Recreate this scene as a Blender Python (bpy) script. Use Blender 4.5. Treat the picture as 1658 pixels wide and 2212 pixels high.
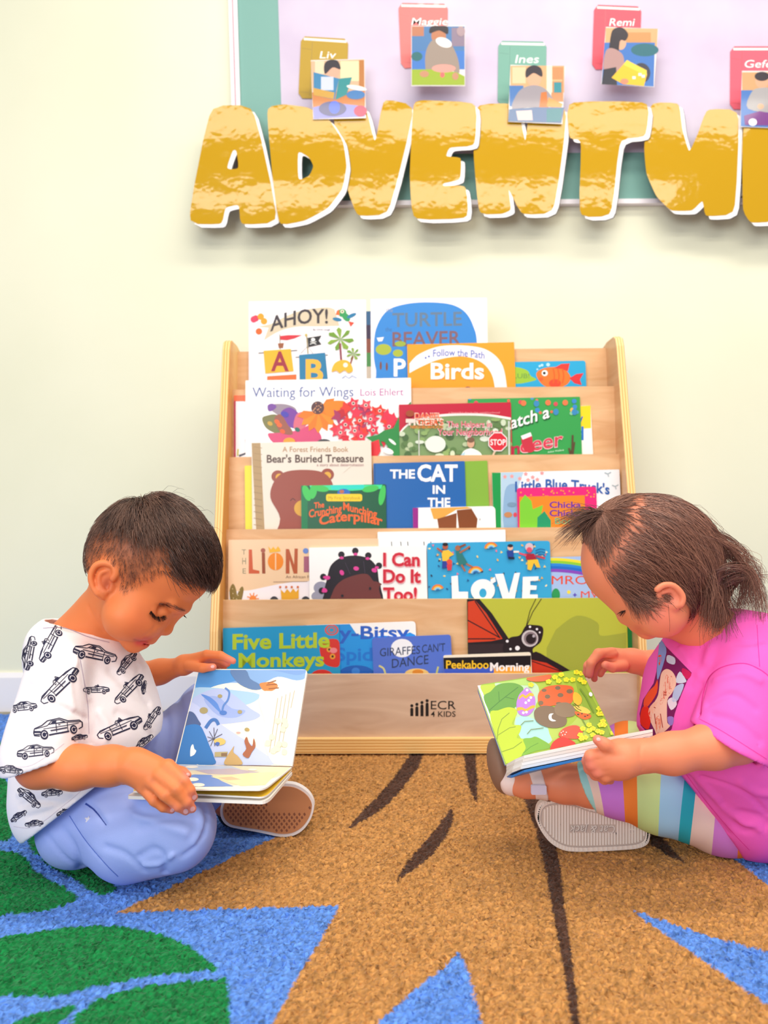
import bpy, bmesh, math, random
import numpy as np
from mathutils import Vector, Matrix
from mathutils.geometry import tessellate_polygon, delaunay_2d_cdt
from mathutils.bvhtree import BVHTree

# ------------------------------------------------------------------ camera, world, lamps, exposure
FPX, CX, CY, CAMZ = 1661.0, 829.0, 1106.0, 0.51
ROLL = math.radians(0.4)
scene = bpy.context.scene
for o in list(bpy.data.objects):
    bpy.data.objects.remove(o)
COL = scene.collection
R_ = Vector((math.cos(ROLL), 0, -math.sin(ROLL)))
U_ = Vector((math.sin(ROLL), 0, math.cos(ROLL)))
F_ = Vector((0, 1, 0))
cd = bpy.data.cameras.new('camera')
cam = bpy.data.objects.new('camera', cd)
COL.objects.link(cam)
cam.matrix_world = Matrix(((R_.x, U_.x, -F_.x, 0), (R_.y, U_.y, -F_.y, 0), (R_.z, U_.z, -F_.z, CAMZ), (0, 0, 0, 1)))
cd.sensor_fit = 'HORIZONTAL'
cd.sensor_width = 36.0
cd.lens = 36.0 * FPX / 1658.0
cd.clip_start = 0.05
cd.dof.use_dof = True
cd.dof.focus_distance = 1.12
cd.dof.aperture_fstop = 6.0
scene.camera = cam

vs = scene.view_settings
vs.view_transform = 'Standard'
vs.look = 'None'
vs.gamma = 1.0
vs.use_curve_mapping = False
vs.exposure = 0.16
scene.cycles.use_denoising = True
scene.cycles.max_bounces = 6

world = bpy.data.worlds.new('room_light')
scene.world = world
world.use_nodes = True
wn = world.node_tree.nodes
wn['Background'].inputs[0].default_value = (0.93, 0.97, 1.0, 1)
wn['Background'].inputs[1].default_value = 0.37


def lamp(name, loc, rot, sx, sy, power, color=(1, 1, 1)):
    d = bpy.data.lights.new(name, 'AREA')
    d.shape = 'RECTANGLE'
    d.size, d.size_y, d.energy, d.color = sx, sy, power, color
    o = bpy.data.objects.new(name, d)
    o.location = loc
    o.rotation_euler = rot
    COL.objects.link(o)
    return o


# three rows of ceiling panels, and daylight from a window wall behind the photographer's left shoulder
lamp('ceiling_lamp', (0.7, 0.95, 2.62), (0, 0, 0), 2.6, 0.32, 37, (1, 0.93, 0.80))
lamp('ceiling_lamp', (0.3, -0.27, 2.62), (0, 0, 0), 3.4, 0.35, 32, (1, 0.93, 0.80))
lamp('ceiling_lamp', (0.3, -1.25, 2.62), (0, 0, 0), 3.4, 0.35, 35, (1, 0.93, 0.80))
lamp('daylight_window', (-1.5, -2.3, 1.35), (math.radians(82), 0, math.radians(-28)), 2.0, 1.5, 54, (0.93, 0.97, 1.0))


# ------------------------------------------------------------------ projection helpers: pixel + depth -> real place
def ray(px, py):
    return F_ + R_ * ((px - CX) / FPX) + U_ * ((CY - py) / FPX)


CAM = Vector((0, 0, CAMZ))


def at(px, py, Y):
    return CAM + ray(px, py) * Y


def on_floor(px, py, z=0.0):
    r = ray(px, py)
    return CAM + r * ((z - CAMZ) / r.z)


def on_plane(px, py, P0, n):
    r = ray(px, py)
    return CAM + r * ((P0 - CAM).dot(n) / r.dot(n))


# ------------------------------------------------------------------ materials
def lin(c):
    if isinstance(c, str):
        c = tuple(int(c[i:i + 2], 16) for i in (0, 2, 4))
    return tuple(((v / 255) / 12.92 if v / 255 <= 0.04045 else ((v / 255 + 0.055) / 1.055) ** 2.4) for v in c)


MATS = {}


def mat(c, rough=0.5, spec=0.4, name=None, coat=0.0, bump=0.0, bscale=200.0, sss=0.0, attr=None, sheen=0.0):
    key = (str(c), rough, spec, name, coat, bump, bscale, sss, attr, sheen)
    if key in MATS:
        return MATS[key]
    m = bpy.data.materials.new(name or ('print_%s' % (c if isinstance(c, str) else 'x')))
    m.use_nodes = True
    nt = m.node_tree
    b = nt.nodes['Principled BSDF']
    b.inputs['Base Color'].default_value = (*lin(c), 1)
    b.inputs['Roughness'].default_value = rough
    b.inputs['Specular IOR Level'].default_value = spec
    b.inputs['Coat Weight'].default_value = coat
    b.inputs['Coat Roughness'].default_value = 0.06
    if sheen:
        b.inputs['Sheen Weight'].default_value = sheen
    if sss:
        b.inputs['Subsurface Weight'].default_value = sss
        b.inputs['Subsurface Radius'].default_value = (1.0, 0.35, 0.2)
        b.inputs['Subsurface Scale'].default_value = 0.006
    if attr:
        a = nt.nodes.new('ShaderNodeAttribute')
        a.attribute_name = attr
        nt.links.new(a.outputs['Color'], b.inputs['Base Color'])
    if bump:
        tc = nt.nodes.new('ShaderNodeTexCoord')
        no = nt.nodes.new('ShaderNodeTexNoise')
        no.inputs['Scale'].default_value = bscale
        no.inputs['Detail'].default_value = 3
        bp = nt.nodes.new('ShaderNodeBump')
        bp.inputs['Strength'].default_value = bump
        bp.inputs['Distance'].default_value = 0.002
        nt.links.new(tc.outputs['Object'], no.inputs['Vector'])
        nt.links.new(no.outputs['Fac'], bp.inputs['Height'])
        nt.links.new(bp.outputs['Normal'], b.inputs['Normal'])
    MATS[key] = m
    return m


def noise_mat(name, c1, c2, scale, rough=0.6, stretch=(1, 1, 1), bump=0.0, detail=4.0, distortion=0.0, spec=0.4, lo=0.3, hi=0.7):
    m = bpy.data.materials.new(name)
    m.use_nodes = True
    nt = m.node_tree
    b = nt.nodes['Principled BSDF']
    b.inputs['Roughness'].default_value = rough
    b.inputs['Specular IOR Level'].default_value = spec
    tc = nt.nodes.new('ShaderNodeTexCoord')
    mp = nt.nodes.new('ShaderNodeMapping')
    mp.inputs['Scale'].default_value = stretch
    no = nt.nodes.new('ShaderNodeTexNoise')
    no.inputs['Scale'].default_value = scale
    no.inputs['Detail'].default_value = detail
    no.inputs['Distortion'].default_value = distortion
    cr = nt.nodes.new('ShaderNodeValToRGB')
    cr.color_ramp.elements[0].color = (*lin(c1), 1)
    cr.color_ramp.elements[1].color = (*lin(c2), 1)
    cr.color_ramp.elements[0].position = lo
    cr.color_ramp.elements[1].position = hi
    nt.links.new(tc.outputs['Object'], mp.inputs['Vector'])
    nt.links.new(mp.outputs['Vector'], no.inputs['Vector'])
    nt.links.new(no.outputs['Fac'], cr.inputs['Fac'])
    nt.links.new(cr.outputs['Color'], b.inputs['Base Color'])
    if bump:
        bp = nt.nodes.new('ShaderNodeBump')
        bp.inputs['Strength'].default_value = bump
        bp.inputs['Distance'].default_value = 0.002
        nt.links.new(no.outputs['Fac'], bp.inputs['Height'])
        nt.links.new(bp.outputs['Normal'], b.inputs['Normal'])
    return m


def ply_mat(name, axis):
    m = bpy.data.materials.new(name)
    m.use_nodes = True
    nt = m.node_tree
    b = nt.nodes['Principled BSDF']
    b.inputs['Roughness'].default_value = 0.45
    tc = nt.nodes.new('ShaderNodeTexCoord')
    w = nt.nodes.new('ShaderNodeTexWave')
    w.bands_direction = axis
    w.inputs['Scale'].default_value = 52
    w.inputs['Distortion'].default_value = 0.4
    cr = nt.nodes.new('ShaderNodeValToRGB')
    cr.color_ramp.elements[0].color = (*lin('e0a050'), 1)
    cr.color_ramp.elements[1].color = (*lin('ffd691'), 1)
    cr.color_ramp.elements[0].position = 0.1
    cr.color_ramp.elements[1].position = 0.6
    nt.links.new(tc.outputs['Object'], w.inputs['Vector'])
    nt.links.new(w.outputs['Fac'], cr.inputs['Fac'])
    nt.links.new(cr.outputs['Color'], b.inputs['Base Color'])
    return m


# ------------------------------------------------------------------ mesh helpers
class MB:
    """collects faces with materials in world space; build() links them as ONE object"""

    def __init__(self):
        self.v, self.f, self.m, self.ms = [], [], [], []

    def mi(self, m):
        if m not in self.ms:
            self.ms.append(m)
        return self.ms.index(m)

    def face(self, pts, m):
        b = len(self.v)
        self.v += [tuple(p) for p in pts]
        self.f.append(tuple(range(b, b + len(pts))))
        self.m.append(self.mi(m))

    def mesh(self, vs_, fs, m):
        b = len(self.v)
        self.v += [tuple(p) for p in vs_]
        i = self.mi(m)
        for f in fs:
            self.f.append(tuple(b + k for k in f))
            self.m.append(i)

    def prism(self, pts, ext, m, side=None, flip=False):
        """planar outline pts (3D), extruded by vector ext; triangulated caps"""
        pts = [Vector(p) for p in pts]
        ext = Vector(ext)
        n = len(pts)
        tr = tessellate_polygon([pts])
        top = [tuple(t) for t in tr]
        # orientation: front cap normal should oppose ext
        nn = Vector((0, 0, 0))
        for t in top:
            nn += (pts[t[1]] - pts[t[0]]).cross(pts[t[2]] - pts[t[0]])
        if nn.dot(ext) > 0:
            top = [t[::-1] for t in top]
        self.mesh(pts, top, m)
        self.mesh([p + ext for p in pts], [t[::-1] for t in top], side or m)
        area = Vector((0, 0, 0))
        for i in range(n):
            area += pts[i].cross(pts[(i + 1) % n])
        fw = area.dot(ext) < 0
        s = side or m
        for i in range(n):
            a, b = pts[i], pts[(i + 1) % n]
            q = [a, a + ext, b + ext, b] if fw else [a, b, b + ext, a + ext]
            self.face(q, s)

    def box(self, lo, hi, m):
        x0, y0, z0 = lo
        x1, y1, z1 = hi
        self.prism([(x0, y0, z0), (x1, y0, z0), (x1, y0, z1), (x0, y0, z1)], (0, y1 - y0, 0), m)

    def build(self, name, parent=None, smooth=False, bevel=0.0):
        me = bpy.data.meshes.new(name)
        off = Vector(parent.matrix_world.translation) if parent else Vector((0, 0, 0))
        me.from_pydata([tuple(Vector(p) - off) for p in self.v], [], self.f)
        for m in self.ms:
            me.materials.append(m)
        me.polygons.foreach_set('material_index', self.m)
        if smooth:
            me.polygons.foreach_set('use_smooth', [True] * len(me.polygons))
        me.update()
        o = bpy.data.objects.new(name, me)
        COL.objects.link(o)
        if parent:
            o.parent = parent
        if bevel:
            bm = bmesh.new()
            bm.from_mesh(me)
            bmesh.ops.remove_doubles(bm, verts=bm.verts, dist=1e-6)
            bm.to_mesh(me)
            bm.free()
            md = o.modifiers.new('bevel', 'BEVEL')
            md.width = bevel
            md.segments = 2
            md.limit_method = 'ANGLE'
            md.angle_limit = math.radians(50)
        return o


def tag(o, label=None, cat=None, group=None, kind=None):
    if label:
        o['label'] = label
    if cat:
        o['category'] = cat
    if group:
        o['group'] = group
    if kind:
        o['kind'] = kind
    return o


WORLD_LOC = {}


def empty(name, loc, label=None, cat=None, group=None):
    o = bpy.data.objects.new(name, None)
    o.empty_display_size = 0.05
    o.location = loc
    o.matrix_world = Matrix.Translation(Vector(loc))
    COL.objects.link(o)
    return tag(o, label, cat, group)


def chaikin(pts, n=2, w=0.18, closed=True):
    pts = [tuple(p) for p in pts]
    for _ in range(n):
        out = []
        m = len(pts)
        for i in range(m):
            a, b = pts[i], pts[(i + 1) % m]
            out.append(tuple(a[k] + (b[k] - a[k]) * w for k in range(len(a))))
            out.append(tuple(a[k] + (b[k] - a[k]) * (1 - w) for k in range(len(a))))
        pts = out
        w = 0.25
    return pts


def spline(pts, n=6, closed=False):
    """Catmull-Rom through 2D/3D points"""
    P = [tuple(p) for p in pts]
    m = len(P)
    out = []
    segs = m if closed else m - 1
    for i in range(segs):
        if closed:
            a, b, c, d = P[(i - 1) % m], P[i], P[(i + 1) % m], P[(i + 2) % m]
        else:
            a, b, c, d = P[max(i - 1, 0)], P[i], P[i + 1], P[min(i + 2, m - 1)]
        for s in range(n):
            t = s / n
            out.append(tuple(0.5 * ((2 * b[k]) + (-a[k] + c[k]) * t + (2 * a[k] - 5 * b[k] + 4 * c[k] - d[k]) * t * t + (-a[k] + 3 * b[k] - 3 * c[k] + d[k]) * t ** 3) for k in range(len(b))))
    if not closed:
        out.append(P[-1])
    return out


def ellp(cx, cy, rx, ry, rot=0.0, n=24):
    c, s = math.cos(math.radians(rot)), math.sin(math.radians(rot))
    return [(cx + rx * math.cos(a) * c - ry * math.sin(a) * s, cy + rx * math.cos(a) * s + ry * math.sin(a) * c)
            for a in (2 * math.pi * i / n for i in range(n))]


def rrect(x0, y0, x1, y1, r, n=5):
    out = []
    for cx, cy, a0 in ((x1 - r, y1 - r, 0), (x0 + r, y1 - r, 90), (x0 + r, y0 + r, 180), (x1 - r, y0 + r, 270)):
        for i in range(n + 1):
            a = math.radians(a0 + 90 * i / n)
            out.append((cx + r * math.cos(a), cy + r * math.sin(a)))
    return out


def star(cx, cy, r, n=5, q=0.45, rot=-90):
    return [(cx + (r if i % 2 == 0 else r * q) * math.cos(math.radians(rot + 180 * i / n)),
             cy + (r if i % 2 == 0 else r * q) * math.sin(math.radians(rot + 180 * i / n))) for i in range(2 * n)]


def ribbon(pts, w, w2=None):
    """2D polyline -> outline polygon; width tapers from w to w2"""
    w2 = w if w2 is None else w2
    L, Rr = [], []
    m = len(pts)
    for i in range(m):
        a, b = pts[max(i - 1, 0)], pts[min(i + 1, m - 1)]
        dx, dy = b[0] - a[0], b[1] - a[1]
        l = math.hypot(dx, dy) or 1
        ww = (w + (w2 - w) * i / max(m - 1, 1)) / 2
        L.append((pts[i][0] - dy / l * ww, pts[i][1] + dx / l * ww))
        Rr.append((pts[i][0] + dy / l * ww, pts[i][1] - dx / l * ww))
    return L + Rr[::-1]


TXT = {}


def text_tris(s, bold):
    k = (s, bold)
    if k in TXT:
        return TXT[k]
    c = bpy.data.curves.new('t', 'FONT')
    c.body = s
    c.size = 1.0
    c.offset = bold * 0.5
    c.resolution_u = 3
    o = bpy.data.objects.new('t', c)
    me = bpy.data.meshes.new_from_object(o)
    me.calc_loop_triangles()
    v = [(p.co.x, p.co.y) for p in me.vertices]
    f = [tuple(t.vertices) for t in me.loop_triangles]
    bpy.data.objects.remove(o)
    bpy.data.meshes.remove(me)
    bpy.data.curves.remove(c)
    TXT[k] = (v, f)
    return TXT[k]


CAPH = max(y for x, y in text_tris('H', 0.0)[0])


class Art:
    """flat print traced on one real plane (point P0, unit normal n towards the viewer)"""

    def __init__(self, mb, P0, n, rough=0.35, eps=4e-5, spec=0.4, clip=None, coat=0.0, y0=None):
        self.mb, self.P0, self.n, self.k, self.eps = mb, Vector(P0), Vector(n).normalized(), 1, eps
        self.rough, self.spec, self.coat = rough, spec, coat
        self.lim = clip

    def m(self, c):
        return mat(c, self.rough, self.spec, coat=self.coat)

    def pt(self, p):
        q = on_plane(p[0], p[1], self.P0, self.n)
        if self.lim is not None:          # the print ends at the edges of its cover
            A, ux, dn, w, H = self.lim
            x, y = (q - A).dot(ux), (q - A).dot(dn)
            q = A + ux * min(max(x, 0.0), w) + dn * min(max(y, 0.0), H)
        return q + self.n * (self.eps * self.k)

    def poly(self, pts, c, holes=None):
        P = [self.pt(p) for p in pts]
        loops = [P]
        for h in holes or []:
            loops.append([self.pt(p) for p in h])
        allp = [q for l in loops for q in l]
        tr = []
        for t in tessellate_polygon(loops):
            a, b, c_ = (allp[i] for i in t)
            nn = (b - a).cross(c_ - a)
            if nn.length < 1e-12:
                continue
            tr.append(tuple(t) if nn.dot(self.n) > 0 else tuple(t)[::-1])
        self.mb.mesh(allp, tr, self.m(c))
        self.k += 1

    def ell(self, cx, cy, rx, ry, c, rot=0, n=20):
        self.poly(ellp(cx, cy, rx, ry, rot, n), c)

    def rect(self, x0, y0, x1, y1, c):
        self.poly([(x0, y0), (x1, y0), (x1, y1), (x0, y1)], c)

    def line(self, pts, w, c, w2=None, sp=0):
        self.poly(ribbon(spline(pts, sp) if sp else pts, w, w2), c)

    def text(self, s, x0, x1, yb, cap, c, bold=0.03, slope=0.0, shear=0.0, warp=None):
        v, f = text_tris(s, bold)
        mn, mx = min(p[0] for p in v), max(p[0] for p in v)
        P = []
        for x, y in v:
            X = x0 + (x - mn) / (mx - mn) * (x1 - x0) + shear * y / CAPH * cap
            Y = yb - y / CAPH * cap + slope * (X - x0)
            P.append(warp(X, Y) if warp else (X, Y))
        P = [self.pt(p) for p in P]
        tr = []
        for t in f:
            nn = (P[t[1]] - P[t[0]]).cross(P[t[2]] - P[t[0]])
            tr.append(t if nn.dot(self.n) > 0 else t[::-1])
        self.mb.mesh(P, tr, self.m(c))
        self.k += 1


# ------------------------------------------------------------------ the setting
YW = 2.0
wall_m = noise_mat('wall_paint', 'e9ead2', 'f0f0da', 2.0, rough=0.55, spec=0.3)
base_m = mat('f6f2f4', 0.45, name='baseboard_white')
b = MB(); b.box((-2.2, YW, -0.02), (2.2, YW + 0.06, 2.62), wall_m)
tag(b.build('wall_back'), 'pale green painted wall behind the book rack', kind='structure')
b = MB(); b.prism([(-2.2, YW - 0.012, 0.0), (-2.2, YW - 0.012, 0.088), (-2.2, YW - 0.006, 0.1), (-2.2, YW - 0.0002, 0.1), (-2.2, YW - 0.0002, 0.0)], (4.4, 0, 0), base_m)
tag(b.build('baseboard_back'), 'white baseboard along the foot of the wall', kind='structure')
b = MB(); b.box((-2.2, -1.6, -0.05), (2.2, YW, -0.012), mat('b79a78', 0.5, name='floor_vinyl'))
tag(b.build('floor'), 'bare floor strip under the rug', kind='structure')
# ------------------------------------------------------------------ rug: real pile relief, pattern in its yarn
def inpoly(X, Y, poly):
    r = np.zeros(X.shape, bool)
    n = len(poly)
    for i in range(n):
        x0, y0 = poly[i]
        x1, y1 = poly[(i + 1) % n]
        c = ((y0 > Y) != (y1 > Y)) & (X < (x1 - x0) * (Y - y0) / ((y1 - y0) or 1e-9) + x0)
        r ^= c
    return r


def fl(pts, sp=0, closed=True):
    if sp:
        pts = spline(pts, sp, closed)
    return [(on_floor(x, y).x, on_floor(x, y).y) for x, y in pts]


rng = np.random.default_rng(5)


def rug():
    BLUE, TAN, GREEN, BROWN, DK = lin('5a86d0'), lin('b48149'), lin('15753c'), lin('4f3428'), lin('2f6fc0')
    tan = [fl([(620, 1560), (1100, 1560), (1300, 1620), (1480, 1760), (1530, 1815), (1575, 1845), (1660, 1910), (1760, 1980), (1760, 2090), (1658, 2052), (1520, 2015), (1365, 1962), (1380, 1975), (1500, 2058), (1658, 2168), (1800, 2290), (1800, 2500), (1120, 2500), (1042, 2212), (1010, 2090), (990, 2052), (960, 2085), (900, 2130), (830, 2190), (760, 2260), (600, 2500), (470, 2500), (585, 2212), (640, 2110), (690, 2030), (733, 1953), (560, 1958), (400, 1962), (250, 1968), (330, 1932), (440, 1878), (590, 1808), (640, 1780), (600, 1700)])]
    green = [fl(p, 6) for p in (
        [(-60, 2040), (60, 2012), (170, 1998), (260, 1998), (340, 2012), (400, 2035), (440, 2065), (470, 2090), (400, 2097), (300, 2110), (200, 2130), (110, 2148), (20, 2146), (-60, 2150)],
        [(470, 2110), (488, 2112), (494, 2150), (498, 2212), (502, 2290), (420, 2320), (250, 2300), (155, 2212), (200, 2165), (250, 2140), (350, 2122)],
        [(165, 1940), (150, 1920), (80, 1880), (50, 1845), (20, 1837), (-60, 1838), (-60, 1972), (30, 1970), (100, 1962)],
        [(250, 1915), (215, 1928), (195, 1920), (150, 1890), (95, 1860), (105, 1835), (180, 1855)],
        [(75, 1843), (60, 1815), (55, 1780), (120, 1790), (160, 1830), (95, 1842)],
        [(20, 1810), (0, 1812), (-60, 1800), (-60, 1660), (10, 1680), (30, 1740), (28, 1790)],
        [(10, 1660), (-60, 1640), (-60, 1590), (0, 1602), (30, 1630)],
        [(165, 2168), (90, 2180), (30, 2205), (20, 2230), (90, 2230)],
        [(1640, 1815), (1658, 1800), (1740, 1780), (1760, 1830), (1660, 1830)],
    )]
    brown = [fl(p) for p in (
        ribbon([(1140, 1690), (1175, 1790), (1195, 1880), (1206, 1960), (1220, 2040), (1232, 2120), (1246, 2230)], 40, 17),
        [(889, 1622), (917, 1622), (904, 1655), (876, 1692), (836, 1737), (794, 1766), (748, 1790), (773, 1758), (814, 1720), (852, 1675)],
        [(1000, 1622), (1026, 1622), (1031, 1690), (1030, 1730), (1020, 1720), (1007, 1675)],
        [(975, 1740), (980, 1768), (964, 1802), (935, 1842), (898, 1873), (855, 1902), (871, 1870), (900, 1834), (934, 1796), (960, 1762)],
        [(1400, 1790), (1425, 1800), (1460, 1840), (1482, 1862), (1440, 1845), (1405, 1822)],
    )]
    dark = []
    xs = []
    # grid denser where the view is close
    x = np.arange(-1.15, 1.15, 0.0024)
    y = np.arange(0.62, 1.972, 0.0024)
    X, Y = np.meshgrid(x, y)
    jx = rng.normal(0, 0.0008, X.shape)
    jy = rng.normal(0, 0.0008, X.shape)
    Xs, Ys = X + jx * 1.2, Y + jy * 1.2
    col = np.empty(X.shape + (3,))
    col[:] = BLUE
    for p in tan:
        col[inpoly(Xs, Ys, p)] = TAN
    for p in green:
        col[inpoly(Xs, Ys, p)] = GREEN
    for p in brown:
        col[inpoly(Xs, Ys, p)] = BROWN
    t = rng.normal(0, 1, X.shape)
    t2 = np.kron(rng.normal(0, 1, (X.shape[0] // 2 + 1, X.shape[1] // 2 + 1)), np.ones((2, 2)))[:X.shape[0], :X.shape[1]]
    v = np.clip(1 + 0.20 * t + 0.12 * t2, 0.4, 1.9)
    col *= v[..., None]
    Z = -0.0035 + 0.0016 * np.abs(t2) + rng.normal(0, 0.0009, X.shape)
    Z = np.minimum(Z, 0.001)
    V = np.stack([X + jx, Y + jy, Z], -1).reshape(-1, 3)
    ny, nx = X.shape
    i = np.arange(ny * nx).reshape(ny, nx)
    Fq = np.stack([i[:-1, :-1], i[:-1, 1:], i[1:, 1:], i[1:, :-1]], -1).reshape(-1, 4)
    me = bpy.data.meshes.new('rug')
    # skirt so the rug has real thickness
    o = quick_mesh('rug', V, Fq, [mat('5f8fd6', 0.95, 0.1, name='rug_pile', attr='Col', sheen=0.15)], smooth=False)
    set_col(o, col.reshape(-1, 3))
    bk = MB()
    bk.box((-1.15, 0.62, -0.0118), (1.15, 1.972, -0.006), mat('8a6a48', 0.9, name='rug_backing'))
    bo = bk.build('backing', o)
    # the part of the rug that lies nearer than the view
    tag(o, 'blue, green and tan patterned classroom rug with a tree trunk motif', 'rug')
    return o


def quick_mesh(name, V, Fq, mats, parent=None, smooth=True):
    V = np.asarray(V, np.float64)
    if parent is not None:
        V = V - np.array(parent.matrix_world.translation)
    Fq = np.asarray(Fq, np.int32)
    me = bpy.data.meshes.new(name)
    k = Fq.shape[1]
    me.vertices.add(len(V))
    me.vertices.foreach_set('co', V.astype(np.float32).ravel())
    me.loops.add(Fq.size)
    me.loops.foreach_set('vertex_index', Fq.ravel())
    me.polygons.add(len(Fq))
    me.polygons.foreach_set('loop_start', np.arange(0, Fq.size, k, dtype=np.int32))
    me.update(calc_edges=True)
    me.polygons.foreach_set('use_smooth', np.full(len(Fq), smooth))
    for m in mats:
        me.materials.append(m)
    me.validate()
    o = bpy.data.objects.new(name, me)
    COL.objects.link(o)
    if parent is not None:
        o.parent = parent
    return o


def set_col(o, C, name='Col'):
    a = o.data.attributes.new(name, 'FLOAT_COLOR', 'POINT')
    C4 = np.ones((len(C), 4), np.float32)
    C4[:, :3] = np.clip(C, 0, 1)
    a.data.foreach_set('color', C4.ravel())


rug()

# ------------------------------------------------------------------ book rack
wood = noise_mat('birch_face', 'd6a272', 'e9bf92', 5.0, 0.42, (1.2, 1, 7), detail=5, distortion=0.8)
wood_pale = noise_mat('birch_front', 'cda98e', 'e2c3a8', 4.0, 0.42, (1.0, 1, 5), detail=6, distortion=1.6)
ply_x = ply_mat('plywood_edge_upright', 'X')
ply_z = ply_mat('plywood_edge_flat', 'Z')
edge_m = mat('f3cf97', 0.45, name='birch_edge')

YAW = math.radians(0.8)
RX, RY = 0.09, 1.70


def rk(x, y, z):
    """rack frame -> world (the rack stands turned by a degree)"""
    dx, dy = x - RX, y - RY
    return Vector((RX + dx * math.cos(YAW) + dy * math.sin(YAW), RY + dy * math.cos(YAW) - dx * math.sin(YAW), z))


rack = empty('book_rack', (RX, RY, 0), 'birch five tier book display rack standing against the wall', 'book rack')
HALF = 0.459
LIPY = [1.778, 1.741, 1.705, 1.668, 1.625]
LIPPX = [838, 984, 1141, 1294, 1456]
LIPZ = [at(914, py, y).z for py, y in zip(LIPPX, LIPY)]
BACKY = 1.823
TAN4 = math.tan(math.radians(4))
side_prof = [(1.632, 0.0), (1.612, 0.02), (1.607, 0.10), (1.607, 0.17), (1.618, 0.26), (1.758, 0.885), (1.768, 0.905), (1.785, 0.912), (1.84, 0.912), (1.90, 0.90), (1.975, 0.02), (1.975, 0.0)]
for s in (-1, 1):
    mb = MB()
    x0 = s * HALF + RX - (0.018 if s > 0 else 0)
    P = [rk(x0, y, z) for y, z in side_prof]
    ex = rk(x0 + 0.018, 1.7, 0) - rk(x0, 1.7, 0)
    mb.prism(P, ex, wood, ply_x)
    o = mb.build('side_panel', rack, bevel=0.0025)
    o['label'] = ('left' if s < 0 else 'right') + ' upright side panel with striped plywood edge'
xi0, xi1 = RX - HALF + 0.018, RX + HALF - 0.018


def rbox(mb, y0, z0, y1, z1, t, m, top):
    """board spanning the rack: front face from (y0,z0) bottom to (y1,z1) top, thickness t backwards"""
    A = [rk(xi0, y0, z0), rk(xi1, y0, z0), rk(xi1, y1, z1), rk(xi0, y1, z1)]
    B = [rk(xi0, y0 + t, z0), rk(xi1, y0 + t, z0), rk(xi1, y1 + t, z1), rk(xi0, y1 + t, z1)]
    mb.face(A, m)
    mb.face(B[::-1], m)
    mb.face([A[3], A[2], B[2], B[3]], top)
    mb.face([A[1], A[0], B[0], B[1]], top)
    mb.face([A[0], A[3], B[3], B[0]], top)
    mb.face([A[2], A[1], B[1], B[2]], top)


mb = MB(); rbox(mb, BACKY, 0.60, BACKY + 0.02, 0.898, 0.009, wood, edge_m)
mb.build('back_panel', rack)
PLANES = []          # the boards the books lean on: (point, normal towards the room)
nb = Vector((-math.sin(YAW) * 0, -math.cos(math.radians(4)), math.sin(math.radians(4)))).normalized()


def lean_n():
    v = rk(0, 0, 0) - rk(0, 1, 0)          # rack's forward
    return (v * math.cos(math.radians(4)) + Vector((0, 0, 1)) * math.sin(math.radians(4))).normalized()


NB = lean_n()
PLANES.append(rk(RX, BACKY + TAN4 * (0.75 - 0.60), 0.75))
for i in range(5):
    mb = MB()
    y, z = LIPY[i], LIPZ[i]
    if i < 4:
        zb = LIPZ[i + 1] - 0.115
        rbox(mb, y - TAN4 * (z - zb), zb, y, z, 0.007, wood, edge_m)
        PLANES.append(rk(RX, y, z))
        mb.build('display_board', rack)
    else:
        zb = 0.034
        rbox(mb, y, zb, y, z, 0.007, wood_pale, edge_m)
        art = Art(mb, rk(RX, y, z), rk(0, 0, 0) - rk(0, 1, 0), rough=0.4)
        K = '1d1a1c'
        for k, (xx, yt, yb_) in enumerate(((889, 1532, 1547), (900, 1529, 1547), (911, 1525, 1547), (922, 1521, 1547))):
            art.line([(xx, yt), (xx, yb_)], 6.6, K)
            art.ell(xx, yt, 3.3, 3.3, K)
            art.ell(xx, yt - 7.5, 3.4, 3.4, K)
        art.text('ECR', 930, 984, 1532, 18, K, 0.0)
        art.text('4 KIDS', 930, 983.5, 1548, 11.5, K, 0.012)
        fo = mb.build('front_board', rack)
        fo['label'] = 'plain lower front board with black maker logo'
    zf = LIPZ[i] - (0.105 if i < 4 else 0.09)
    yb0 = LIPY[i] - (TAN4 * 0.105 if i < 4 else 0) + 0.004
    yb1 = (LIPY[i - 1] - TAN4 * (LIPZ[i - 1] - zf)) if i else BACKY
    mb = MB()
    P = [rk(xi0, yb0 + 0.008, zf), rk(xi1, yb0 + 0.008, zf), rk(xi1, yb1, zf), rk(xi0, yb1, zf)]
    mb.prism(P, (0, 0, -0.006), wood, edge_m)
    mb.build('shelf_floor', rack)
mb = MB()
P = [rk(xi0, 1.613, 0.003), rk(xi1, 1.613, 0.003), rk(xi1, 1.613, 0.034), rk(xi0, 1.613, 0.034)]
mb.prism(P, rk(0, 1.95, 0) - rk(0, 1.613, 0), ply_z, ply_z)
mb.build('base_board', rack)

# ------------------------------------------------------------------ picture books on the rack
LAYER = 0.0048
GROUP = 'picture books on the rack'
white_pages = mat('fbf7ee', 0.6, name='page_edges')


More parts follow.
